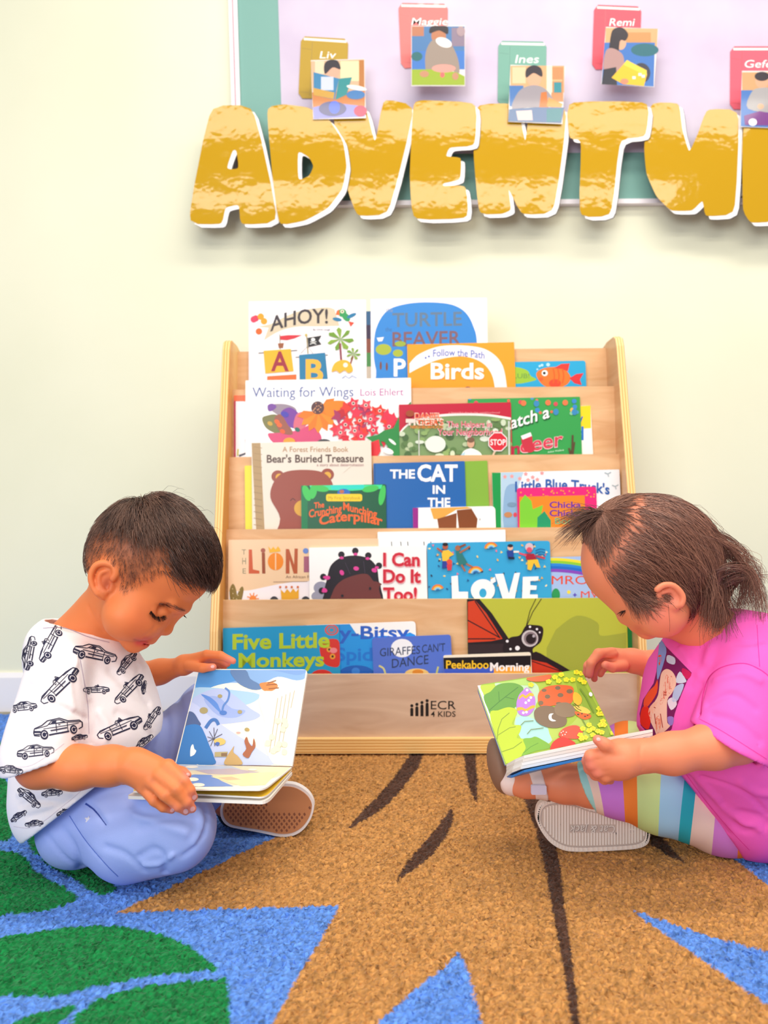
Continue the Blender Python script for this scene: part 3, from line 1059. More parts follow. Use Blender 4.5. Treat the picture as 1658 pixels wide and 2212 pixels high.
def art_love(a):
    rg = random.Random(11)
    for _ in range(70):
        x, y = rg.uniform(926, 1180), rg.uniform(1176, 1282)
        c = rg.choice(('f6d87a', 'f0b84a', 'e87a9a', '2a3a5a', '1c5f9a', 'f8e8b0'))
        if rg.random() < .5:
            a.ell(x, y, 3, 1.8, c, rg.uniform(0, 180), n=8)
        else:
            a.poly(star(x, y, 3.5, 3, .5, rg.uniform(0, 90)), c)
    for cx, cy, r in ((1027, 1240, 17), (945, 1276, 14), (1060, 1186, 15)):
        for k, c in enumerate(('f07a2a', 'f5c04a', '8fd0f0', '2a78c0')):
            a.poly([(cx + (r - 3.2 * k) * math.cos(t), cy + (r - 3.2 * k) * math.sin(t)) for t in np.linspace(math.pi * 1.05, math.pi * 1.85, 10)] +
                   [(cx + (r - 3.2 * k - 3.2) * math.cos(t), cy + (r - 3.2 * k - 3.2) * math.sin(t)) for t in np.linspace(math.pi * 1.85, math.pi * 1.05, 10)], c)
    # dancing figures
    a.ell(961, 1181, 6, 6, 'b5583a'); a.ell(961, 1176, 6, 4, '1c1420'); a.poly([(953, 1190), (968, 1188), (980, 1198), (970, 1203), (968, 1212), (955, 1212)], 'f2c53a')
    a.line([(955, 1193), (943, 1184)], 4, 'b5583a'); a.poly([(955, 1212), (968, 1212), (966, 1226), (954, 1228)], '2a3f9a'); a.ell(970, 1214, 6, 6, 'e0503a'); a.poly([(964, 1220), (976, 1218), (974, 1232), (966, 1232)], 'd83a4a')
    a.ell(988, 1184, 6, 6, 'a8684a'); a.poly([(984, 1190), (994, 1190), (1010, 1218), (990, 1222), (986, 1208)], '2a7a7a'); a.line([(992, 1194), (1006, 1186), (1014, 1180)], 4, 'a8684a'); a.line([(1006, 1218), (1020, 1225)], 4, 'a8684a'); a.line([(996, 1220), (1004, 1234)], 4, 'a8684a'); a.line([(992, 1182), (1005, 1176)], 4, '8a4a2a')
    a.ell(1101, 1183, 6, 6, 'eab8a0'); a.ell(1101, 1179, 6, 3.5, '2a2a3a'); a.poly([(1093, 1190), (1108, 1189), (1108, 1204), (1096, 1206)], '24459a'); a.line([(1097, 1205), (1110, 1206)], 5, '1c2440'); a.line([(1108, 1192), (1120, 1192)], 4, 'f4e8e0')
    a.ell(1142, 1182, 9, 9, 'd8c0c8'); a.ell(1142, 1188, 6, 6, 'e0506a'); a.poly([(1132, 1196), (1152, 1196), (1158, 1208), (1136, 1210)], 'a8243a'); a.line([(1136, 1200), (1120, 1195)], 4, 'e0506a'); a.line([(1152, 1200), (1176, 1206)], 4, 'c83a4a')
    a.poly([(1138, 1210), (1160, 1208), (1166, 1226), (1158, 1226), (1152, 1216), (1146, 1232), (1138, 1230)], 'f2c53a')
    for k in range(3):
        a.line([(1155, 1190 + k * 6), (1165, 1186 + k * 6), (1176, 1188 + k * 6)], 2, '1c5f9a', sp=3)
    a.poly([(974, 1245), (988, 1243), (990, 1278), (1010, 1278), (1010, 1300), (976, 1304)], 'fdfdfd')
    a.poly(ellp(1042, 1275, 26, 24), 'fdfdfd', ); a.ell(1042, 1281, 8, 10, '34a8dc'); a.poly([(1058, 1252), (1068, 1246), (1070, 1256), (1060, 1262)], 'fdfdfd')
    a.poly([(1068, 1240), (1086, 1239), (1098, 1282), (1110, 1238), (1122, 1237), (1108, 1304), (1088, 1304)], 'fdfdfd')
    a.poly([(1128, 1246), (1162, 1245), (1161, 1254), (1144, 1255), (1144, 1264), (1158, 1265), (1157, 1274), (1144, 1274), (1143, 1284), (1160, 1284), (1160, 1304), (1126, 1304)], 'fdfdfd')


book(3, 2, 922, 1173, 1187, 1168, '34a8dc', 'bright blue board book with tiny dancing people and chunky white title', art_love, r=0.006, name='board_book')


def art_mro(a):
    for k, c in enumerate(('f2e23a', '8fd03a', '2a8ae0', '1f6fd0', '8a4ac0')):
        up = spline([(1150, 1208 + k * 6), (1200, 1205 + k * 6), (1260, 1212 + k * 6), (1340, 1232 + k * 6)], 5)
        dn = [(x, y + 6.5) for x, y in up[::-1]]
        a.poly(up + dn, c)
    for w, x0, x1, yb, cap in (('MROW', 1191, 1310, 1262, 18), ('MWAH', 1254, 1345, 1291, 14)):
        a.text(w, x0, x1, yb, cap, 'e8502c', 0.0)
    a.ell(1228, 1279, 4, 4, 'f5e04a'); a.ell(1200, 1285, 9, 14, '2a9a58'); a.poly(star(1241, 1285, 5, 4), '5a4ac0')


book(3, 1, 1150, 1205, 1345, 1199, 'a8c4f0', 'lavender blue book with rainbow stripes beside the little girl', art_mro)


# --- bottom tier
def art_five(a):
    for r, c in ((15, 'd85a5a'), (11, '2f9ac0'), (8, 'd85a5a'), (5, '2f9ac0')):
        a.ell(716, 1361, r, r * .8, c)
    a.poly(spline([(690, 1400), (700, 1384), (722, 1380), (733, 1390), (733, 1436), (715, 1440), (698, 1430)], 4, True), 'd8342c')
    a.ell(711, 1403, 6, 6, 'e8a03a'); a.ell(718, 1418, 6, 6, 'e8a03a'); a.ell(711, 1403, 2.5, 2.5, '2a1a1a'); a.ell(718, 1418, 2.5, 2.5, '2a1a1a'); a.ell(720, 1405, 8, 6, 'f08a90')
    a.text('Five Little', 502, 712, 1402, 31, 'b8d02f', 0.06, slope=-0.02); a.text('Monkeys', 515, 700, 1441, 29, 'b8d02f', 0.06, slope=-0.015)
    a.ell(695, 1468, 28, 22, 'd8342c')


book(4, 2, 481, 1357, 732, 1349, '1c9ccf', 'turquoise board book with lime green title and a red monkey', art_five, name='board_book')


def art_itsy(a):
    a.poly([(655, 1351), (755, 1348), (770, 1370), (785, 1372), (800, 1376), (830, 1373), (860, 1376), (885, 1366), (897, 1372), (897, 1560), (655, 1560)], '2196e8')
    a.text('Itsy-Bitsy', 683, 884, 1381, 27, '2a62c8', 0.045, slope=-0.01); a.text('Spider', 725, 850, 1427, 27, '1f78d8', 0.045)
    a.ell(770, 1455, 38, 18, '1f62c0'); a.ell(768, 1450, 9, 8, '3a86e0')


book(4, 1, 655, 1351, 897, 1342, 'fcfcfc', 'white and blue board book half hidden behind the turquoise one', art_itsy, r=0.007, name='board_book')


def art_gir(a):
    a.ell(868, 1400, 24, 20, 'f4f6fe')
    a.text('GIRAFFES', 820, 907, 1418, 17, '2c3c62', 0.01, slope=-0.07); a.text("CAN'T", 911, 961, 1410, 17, '2c3c62', 0.01, slope=-0.07)
    a.text('DANCE', 846, 925, 1443, 19, '2c3c62', 0.01, slope=-0.12)
    a.ell(900, 1455, 26, 11, 'f0c87a'); a.ell(902, 1452, 12, 6, 'e08a2a'); a.line([(818, 1438), (828, 1444), (832, 1456)], 4, 'd8d08a', sp=3); a.line([(946, 1440), (942, 1456)], 4, 'c8c87a')


book(4, 2, 803, 1378, 973, 1371, '5272d2', 'moonlit violet blue board book with wobbly dark capitals', art_gir, r=0.005, name='board_book')


def art_butter(a):
    K = '221a1e'
    a.poly(spline([(1200, 1360), (1245, 1330), (1290, 1345), (1295, 1372), (1330, 1370), (1352, 1366)], 5) + [(1352, 1470), (1180, 1470), (1180, 1400)], 'a3aa3e')
    a.poly([(1008, 1293), (1035, 1293), (1062, 1325), (1100, 1382), (1100, 1410), (1008, 1412)], K)
    a.poly([(1010, 1300), (1026, 1297), (1050, 1325), (1085, 1380), (1060, 1385), (1010, 1388)], 'd2401e')
    for p in ([(1010, 1340), (1080, 1378)], [(1025, 1298), (1078, 1376)], [(1010, 1380), (1070, 1380)]):
        a.line(p, 2.5, K)
    a.poly([(1008, 1392), (1085, 1390), (1100, 1400), (1100, 1430), (1008, 1430)], '33262a')
    a.poly(spline([(1150, 1410), (1190, 1425), (1240, 1455), (1260, 1480), (1150, 1480)], 4, True), K)
    a.poly([(1146, 1425), (1180, 1432), (1215, 1452), (1146, 1456)], 'cf3a20')
    a.line([(1148, 1428), (1210, 1450)], 2, K)
    a.poly(spline([(1085, 1400), (1100, 1378), (1122, 1372), (1135, 1352), (1152, 1350), (1172, 1356), (1168, 1385), (1150, 1402), (1150, 1420), (1100, 1420)], 5, True), K)
    a.line([(1136, 1352), (1144, 1320), (1157, 1293)], 1.6, K); a.line([(1137, 1352), (1150, 1322), (1169, 1293)], 1.6, K)
    a.ell(1144, 1379, 18, 18, 'cfc6c8'); a.ell(1145, 1379, 14.5, 14.5, '8a7a80'); a.ell(1146, 1380, 11, 11, '241c20'); a.ell(1152, 1374, 3, 3, 'b8b0b8')
    for x, y, r in ((1095, 1385, 3), (1117, 1400, 5), (1102, 1402, 2.5), (1144, 1354, 2.5), (1159, 1359, 2.5), (1165, 1366, 2)):
        a.ell(x, y, r, r, 'f4f0f4')


book(4, 1, 1008, 1294, 1352, 1291, 'bcc03e', 'wide olive green book with an orange and black butterfly', art_butter)
book(4, 0, 1280, 1342, 1371, 1339, '12803a', 'dark green book edge beside the olive butterfly book')


def art_peek(a):
    a.poly([(957, 1421), (1146, 1416), (1146, 1440), (957, 1446)], '141216')
    a.poly([(957, 1445), (1066, 1442), (1066, 1560), (957, 1560)], '3a5ac8'); a.poly([(1066, 1442), (1146, 1440), (1146, 1560), (1066, 1560)], 'f0a83a')
    a.text('Peekaboo', 963, 1055, 1444, 17, 'f2c22a', 0.04, slope=0.0); a.text('Morning', 1058, 1143, 1449, 17, 'fbf4f4', 0.05, slope=0.0)


book(4, 3, 957, 1416, 1146, 1409, 'f4ead6', 'small black topped board book with yellow and white title', art_peek, r=0.004, name='board_book')

# ------------------------------------------------------------------ bulletin board and what hangs on it
board = empty('bulletin_board', at(1100, 430, YW - 0.01), 'white framed bulletin board with teal border and lavender paper', 'bulletin board')
YB = YW - 0.012
NW = Vector((0, -1, 0))
bx0, bx1, bz0, bz1 = at(514, 200, YB).x, 1.75, at(1000, 436, YB).z, 1.95
SK = math.tan(math.radians(2.2))


def bp(x, z, y):
    return Vector((x + (bz0 - z) * SK * 0.6, y, z))


mb = MB()
mb.prism([bp(bx0, bz0, YB), bp(bx1, bz0, YB), bp(bx1, bz1, YB), bp(bx0, bz1, YB)], (0, 0.011, 0), mat('7fb0a8', 0.55, name='teal_border_paper', bump=0.35, bscale=900))
bb = mb.build('teal_border', board)
mb = MB()
xp = at(612, 200, YB).x
zp = at(1000, 332, YB).z
mb.prism([bp(xp, zp, YB - 0.0012), bp(bx1 - .05, zp, YB - 0.0012), bp(bx1 - .05, bz1, YB - 0.0012), bp(xp, bz1, YB - 0.0012)], (0, 0.001, 0), noise_mat('lavender_paper', 'cbbdd8', 'dcd2e6', 4, 0.6, detail=6))
mb.build('paper_panel', board)
fm, fl_m = mat('f4eef6', 0.3, 0.5, name='frame_white'), mat('c89aa8', 0.4, name='frame_pink_line')
mb = MB()
w = 0.020
for a0, a1, b0, b1 in ((bx0 - w * 0.5, bx0 + w * .62, bz0 - w * .5, bz1), (bx0 + w * .62, bx1, bz0 - w * .5, bz0 + w * 0.1)):
    mb.prism([bp(a0, b0, YB - 0.008), bp(a1, b0, YB - 0.008), bp(a1, b1, YB - 0.008), bp(a0, b1, YB - 0.008)], (0, 0.018, 0), fm)
mb.prism([bp(bx0 - 0.001, bz0, YB - 0.0083), bp(bx0 + 0.0022, bz0, YB - 0.0083), bp(bx0 + 0.0022, bz1, YB - 0.0083), bp(bx0 - 0.001, bz1, YB - 0.0083)], (0, 0.0003, 0), fl_m)
mb.build('frame', board)


def lam(c, name):
    """glossy laminated card with the crinkles of a pouch"""
    key = ('lam', c)
    if key in MATS:
        return MATS[key]
    m = bpy.data.materials.new(name)
    m.use_nodes = True
    nt = m.node_tree
    b = nt.nodes['Principled BSDF']
    b.inputs['Base Color'].default_value = (*lin(c), 1)
    b.inputs['Roughness'].default_value = 0.35
    b.inputs['Specular IOR Level'].default_value = 0.0
    b.inputs['Coat Weight'].default_value = 0.8
    b.inputs['Coat Roughness'].default_value = 0.05
    tc = nt.nodes.new('ShaderNodeTexCoord')
    no = nt.nodes.new('ShaderNodeTexNoise')
    no.inputs['Scale'].default_value = 14
    no.inputs['Detail'].default_value = 3
    bpn = nt.nodes.new('ShaderNodeBump')
    bpn.inputs['Strength'].default_value = 0.12
    bpn.inputs['Distance'].default_value = 0.008
    nt.links.new(tc.outputs['Object'], no.inputs['Vector'])
    nt.links.new(no.outputs['Fac'], bpn.inputs['Height'])
    nt.links.new(bpn.outputs['Normal'], b.inputs['Coat Normal'])
    MATS[key] = m
    return m


GOLD = lam('c79a16', 'laminated_gold')
LWHITE = lam('fbf8fa', 'laminated_white')
LDARK = mat('4a4650', 0.4, name='letter_outline')
c1 = lambda p: [(x / 2.59 + 380, y / 2.59) for x, y in p]
c2 = lambda p: [(x / 2.5586 + 1010, y / 2.5586) for x, y in p]
LET = {
    'A': (c1([(190, 590), (434, 588), (577, 1245), (360, 1258), (352, 1143), (275, 1160), (258, 1255), (60, 1252)]), [c1([(280, 946), (318, 838), (338, 840), (352, 946)])]),
    'D': (c1([(505, 600), (600, 582), (740, 600), (860, 670), (935, 790), (955, 930), (930, 1060), (850, 1165), (720, 1235), (575, 1262), (540, 1000)]), [c1([(680, 840), (745, 880), (770, 930), (745, 985), (682, 1012)])]),
    'V': (c1([(865, 610), (1060, 588), (1113, 812), (1158, 550), (1340, 590), (1190, 1200), (1012, 1210), (960, 1070)]), []),
    'E': ([(892, 222), (910, 216), (1030, 221), (1026, 315), (970, 318), (962, 338), (996, 340), (994, 388), (957, 396), (956, 402), (1006, 400), (1012, 472), (890, 475), (884, 380)], []),
    'N': (c2([(45, 575), (275, 570), (318, 800), (340, 568), (556, 590), (478, 1178), (295, 1187), (222, 1035), (240, 1160), (190, 1182), (60, 1185), (30, 850)]), []),
    'T': (c2([(545, 560), (1005, 560), (985, 755), (838, 768), (795, 1195), (612, 1200), (628, 770), (560, 768)]), []),
    'U': (c2([(1010, 566), (1168, 568), (1185, 720), (1222, 845), (1270, 740), (1318, 602), (1502, 605), (1478, 1185), (1310, 1197), (1298, 1105), (1240, 1165), (1120, 1165), (1040, 1085), (985, 960), (972, 810)]), []),
    'R': (c2([(1530, 605), (1700, 600), (1860, 640), (1890, 780), (1840, 900), (1930, 1220), (1760, 1225), (1700, 1000), (1690, 1225), (1560, 1232), (1518, 1165), (1515, 800)]), [c2([(1690, 760), (1760, 760), (1770, 830), (1695, 850)])]),
}
words = {'A': 'first letter of the row, overhanging the board edge', 'D': 'round letter right of the leading A', 'V': 'pointed letter between D and E', 'E': 'three-armed letter in the middle of the row',
         'N': 'letter behind the photo of a child in grey', 'T': 'crossbar letter right of the N', 'U': 'cup-shaped letter before the cropped last one', 'R': 'last letter, cropped at the picture edge'}


def letter(ch, i):
    outl, holes = LET[ch]
    Y = YW - 0.058 - 0.0035 * (i % 2)
    out = chaikin(outl, 2, 0.12)
    hl = [chaikin(h, 2, 0.15) for h in holes]
    c = at(sum(p[0] for p in out) / len(out), sum(p[1] for p in out) / len(out), Y)
    root = empty('letter_card', c, 'glossy gold letter %s, %s' % (ch, words[ch]), 'letter', 'gold cut-out letters across the board')

    def slab(mb, dx, dy, y, t, m, hol=True, side=None):
        loops = [[at(px + dx, py + dy, y) for px, py in out]] + ([[at(px + dx, py + dy, y) for px, py in h] for h in hl] if hol else [])
        allp = [q for l in loops for q in l]
        tr = []
        for t_ in tessellate_polygon(loops):
            a, b_, c_ = (allp[k] for k in t_)
            nn = (b_ - a).cross(c_ - a)
            tr.append(tuple(t_) if nn.y < 0 else tuple(t_)[::-1])
        mb.mesh(allp, tr, m)
        mb.mesh([p + Vector((0, t, 0)) for p in allp], [q[::-1] for q in tr], m)
        for l in loops:
            for k in range(len(l)):
                a, b_ = l[k], l[(k + 1) % len(l)]
                mb.face([a, b_, b_ + Vector((0, t, 0)), a + Vector((0, t, 0))], side or m)
    mb = MB(); slab(mb, 0, 0, Y, 0.0004, GOLD); mb.build('gold_face', root)
    mb = MB(); slab(mb, 8.5, 8, Y + 0.0006, 0.0012, LWHITE); mb.build('white_edge', root)['label'] = 'white drop edge of the letter'
    mb = MB(); slab(mb, 9.8, 9.3, Y + 0.0020, 0.0006, LDARK); mb.build('dark_outline', root)['label'] = 'thin grey outline of the letter'
    # foam mounting block that holds the letter off the board
    mb = MB()
    cx_, cy_ = {'A': (470, 320), 'D': (620, 300), 'V': (800, 400), 'E': (915, 380), 'N': (1050, 420), 'T': (1290, 300), 'U': (1440, 380), 'R': (1620, 400)}[ch]
    p0 = at(cx_, cy_, Y + 0.003)
    mb.box((p0.x - 0.012, Y + 0.0028, p0.z - 0.012), (p0.x + 0.012, YB - 0.0002 if p0.x > bx0 else YW - 0.0003, p0.z + 0.012), mat('f0f0f0', 0.8, name='foam_block'))
    mb.build('mounting_block', root)


for i, ch in enumerate('ADVENTUR'):
    letter(ch, i)


def name_card(pts, c, dark, name_, tx, label, script_cap, fade=None):
    Y = YB - 0.0035
    out = chaikin(pts, 1, 0.08)
    mb = MB()
    P = [at(x, y, Y) for x, y in out]
    mb.prism(P, (0, 0.0008, 0), lam(c, 'laminated_' + c), None)
    a = Art(mb, at(800, 200, Y), NW, rough=0.3)
    x0, y0 = pts[0]
    x1, y1 = pts[1]
    x3, y3 = pts[3]
    w_ = x1 - x0
    a.line([(x0 + w_ * .06, y0 + 6), (x1 - w_ * .04, y1 + 6)], 5, 'fbf4f0')
    a.line([(x0 + w_ * .24, y0 + 12), (x3 + w_ * .24, y3 - 6)], 1.4, dark)
    a.line([(x0 + 2, y0 + 26), (x0 + w_ * .22, y0 + 29)], 1.2, dark); a.line([(x3 + 2, y3 - 14), (x3 + w_ * .22, y3 - 12)], 1.2, dark)
    a.text(name_, tx[0], tx[1], tx[2], script_cap, 'fdfafa', 0.01, shear=0.2)
    o = mb.build('name_card')
    tag(o, label, 'name card', 'book-shaped name cards on the board')


name_card([(650, 78), (752, 84), (748, 215), (644, 212)], 'c0a04a', 'a58838', 'Liv', (690, 724, 126), 'ochre book-shaped name card, lowest of the five, by the board edge', 15)
name_card([(860, 6), (967, 8), (966, 140), (866, 148)], 'f08a88', 'dd7474', 'Maggie', (888, 966, 54), 'salmon book-shaped name card above the V and E letters', 15)
name_card([(1076, 88), (1180, 90), (1178, 228), (1074, 228)], '84b4a6', '6d9c90', 'Ines', (1112, 1162, 136), 'teal book-shaped name card above the N letter', 17)
name_card([(1283, 10), (1385, 14), (1380, 150), (1278, 150)], 'ec6a78', 'd45a68', 'Remi', (1315, 1368, 56), 'coral red book-shaped name card above the T letter', 16)
name_card([(1577, 100), (1680, 100), (1678, 236), (1576, 236)], 'ec6e80', 'd45a68', 'Gefen', (1606, 1680, 146), 'coral book-shaped name card cropped at the right picture edge', 16)


def photo(pts, label, art):
    Y = YW - 0.0645
    mb = MB()
    mb.prism([at(x, y, Y) for x, y in pts], (0, 0.0008, 0), lam('e9e4e2', 'photo_paper'))
    a = Art(mb, at(800, 200, Y), NW, rough=0.25, coat=0.5)
    art(a)
    # small foam pad between the print and the board
    cx = sum(p[0] for p in pts) / 4
    cy = pts[0][1] + 25
    p0 = at(cx, cy, Y)
    root = mb.build('photo_print')
    m2 = MB()
    m2.box((p0.x - 0.008, Y + 0.0009, p0.z - 0.008), (p0.x + 0.008, YB - 0.0045, p0.z + 0.008), mat('f0f0f0', 0.8, name='foam_block'))
    m2.build('foam_pad', root)
    tag(root, label, 'photograph', 'laminated photos of children on the board')


def ph1(a):
    a.poly([(671, 132), (786, 128), (788, 200), (675, 205)], 'd8b090'); a.rect(680, 132, 700, 160, 'e8d0b0'); a.rect(735, 132, 775, 175, 'e8dcae'); a.rect(775, 130, 786, 200, 'b8763a')
    a.poly([(674, 200), (788, 195), (788, 250), (677, 257)], 'c87a3a'); a.poly([(676, 232), (720, 222), (788, 230), (788, 252), (677, 257)], '8a8ad8')
    a.ell(718, 150, 16, 20, 'e0a890'); a.poly(spline([(702, 160), (700, 140), (710, 130), (728, 131), (735, 145), (733, 150), (718, 146)], 4, True), '2a2230')
    a.poly([(677, 156), (732, 170), (722, 215), (677, 206)], '2f7fb0'); a.poly([(732, 170), (760, 167), (748, 205), (724, 216)], '1f8a90')
    a.rect(693, 166, 720, 195, 'c8d0e8'); a.poly([(677, 190), (722, 200), (720, 214), (677, 206)], 'c89a3a')
    a.ell(718, 235, 30, 16, '5a5a8a'); a.ell(722, 232, 12, 14, '4a68e0'); a.ell(778, 240, 14, 12, 'c82a5a'); a.ell(768, 205, 20, 10, '3a78b8'); a.ell(770, 190, 22, 5, 'f8f4ee', 10)


photo([(671, 130), (787, 127), (790, 255), (676, 258)], 'photo of a child behind an open blue book, overlapping the D letter', ph1)


def ph2(a):
    a.rect(889, 57, 1003, 110, '4a7ab0'); a.rect(889, 57, 915, 78, 'b8765a'); a.rect(975, 60, 1003, 100, '8a7a90'); a.rect(889, 110, 1003, 150, '3f78c8'); a.ell(900, 122, 12, 10, '2a6a70')
    a.ell(947, 78, 16, 18, 'b87858'); a.poly(spline([(928, 72), (930, 58), (948, 56), (966, 58), (966, 74), (948, 66)], 4, True), '2a2028')
    a.poly(spline([(922, 165), (918, 120), (930, 90), (950, 84), (970, 90), (988, 125), (990, 160), (960, 140), (940, 150)], 4, True), '9a8a80')
    a.poly([(889, 150), (930, 150), (985, 156), (1003, 165), (1003, 184), (889, 184)], '98b02a'); a.ell(955, 162, 5, 6, 'e86a6a'); a.ell(958, 148, 26, 9, 'e09a90'); a.ell(916, 160, 10, 7, 'c08a6a'); a.ell(983, 165, 7, 8, 'c08a6a'); a.ell(958, 92, 18, 10, 'fbf4f4', 20); a.ell(995, 68, 9, 11, 'a89098')


photo([(888, 56), (1004, 55), (1004, 186), (888, 186)], 'photo of a child in grey-brown with a lime book, above the E letter', ph2)


def ph3(a):
    a.rect(1102, 142, 1218, 200, 'd8a878'); a.rect(1106, 145, 1135, 180, 'e8c8a0'); a.rect(1190, 145, 1216, 220, 'c88a5a'); a.rect(1180, 142, 1192, 200, 'e8e0c8'); a.rect(1192, 172, 1214, 176, 'e0b080'); a.rect(1100, 185, 1130, 230, '3f74b8')
    a.rect(1196, 178, 1212, 200, '2a8a98')
    a.ell(1153, 170, 16, 18, 'dba888'); a.poly(spline([(1136, 168), (1136, 150), (1152, 141), (1168, 148), (1170, 166), (1152, 158)], 4, True), '2e2430')
    a.poly(spline([(1105, 235), (1118, 200), (1140, 186), (1165, 186), (1185, 200), (1195, 225), (1170, 232), (1140, 232)], 4, True), '98909a')
    a.poly([(1168, 200), (1180, 198), (1184, 232), (1164, 232)], 'c8702a'); a.poly([(1184, 210), (1215, 225), (1210, 235), (1180, 230)], 'e0984a')
    a.poly([(1099, 236), (1160, 232), (1218, 232), (1212, 266), (1097, 262)], '4a6a9a'); a.poly([(1114, 240), (1148, 238), (1150, 260), (1118, 260)], 'd8c0c0'); a.poly([(1180, 236), (1214, 234), (1210, 262), (1180, 264)], '2a7a88')


photo([(1102, 140), (1220, 144), (1214, 268), (1097, 263)], 'photo of a child in a grey jumper reading, overlapping the N letter', ph3)


def ph4(a):
    a.poly([(1308, 60), (1420, 62), (1418, 100), (1306, 100)], 'd8a878'); a.rect(1350, 70, 1405, 92, 'c8905a'); a.poly([(1305, 92), (1414, 92), (1411, 187), (1299, 182)], '3f74c0'); a.ell(1392, 108, 30, 14, '2a6a78'); a.ell(1384, 158, 20, 22, '3a3a48')
    a.ell(1340, 92, 12, 16, 'dba68a'); a.poly(spline([(1312, 145), (1318, 80), (1326, 62), (1344, 60), (1356, 74), (1350, 88), (1338, 90), (1334, 140), (1325, 130)], 4, True), '2e2630')
    a.poly(spline([(1303, 150), (1308, 110), (1325, 105), (1345, 120), (1345, 150), (1322, 158)], 4, True), 'b08a88'); a.poly([(1299, 182), (1303, 150), (1330, 145), (1332, 184)], '2a2a38')
    a.poly([(1320, 168), (1345, 140), (1355, 130), (1397, 160), (1390, 186), (1345, 182)], 'f2bc2a'); a.poly([(1345, 140), (1353, 130), (1396, 152), (1396, 164)], 'f8d04a'); a.ell(1348, 176, 9, 6, 'f08a6a')
    for x, y in ((1365, 165), (1378, 158), (1385, 162)):
        a.rect(x, y, x + 7, y + 6, 'f0e8f0')


photo([(1308, 58), (1421, 62), (1412, 188), (1298, 182)], 'photo of a long-haired child with a yellow book, above the T letter', ph4)


def ph5(a):
    a.rect(1602, 156, 1700, 200, 'd0a070'); a.poly([(1600, 195), (1700, 195), (1700, 277), (1599, 273)], '3f74c0'); a.ell(1645, 175, 15, 16, 'dba686'); a.ell(1645, 165, 16, 10, '2e2630')
    a.poly(spline([(1615, 235), (1622, 200), (1640, 190), (1670, 195), (1680, 240)], 4, True), 'a8a4a8'); a.poly([(1606, 250), (1640, 240), (1690, 250), (1690, 272), (1608, 270)], '7a3a8a'); a.ell(1625, 264, 9, 8, 'fbfbff'); a.ell(1642, 230, 7, 6, 'dba686')


photo([(1602, 153), (1705, 153), (1705, 278), (1598, 274)], 'photo of a short-haired child cropped at the right picture edge', ph5)
# ------------------------------------------------------------------ sculpting: smooth blended volumes -> one continuous surface
F32 = np.float32


def W3(p):
    """(px, py, depth) -> world"""
    v = at(p[0], p[1], p[2])
    return np.array((v.x, v.y, v.z))


def rad(r, D):
    return r * D / FPX


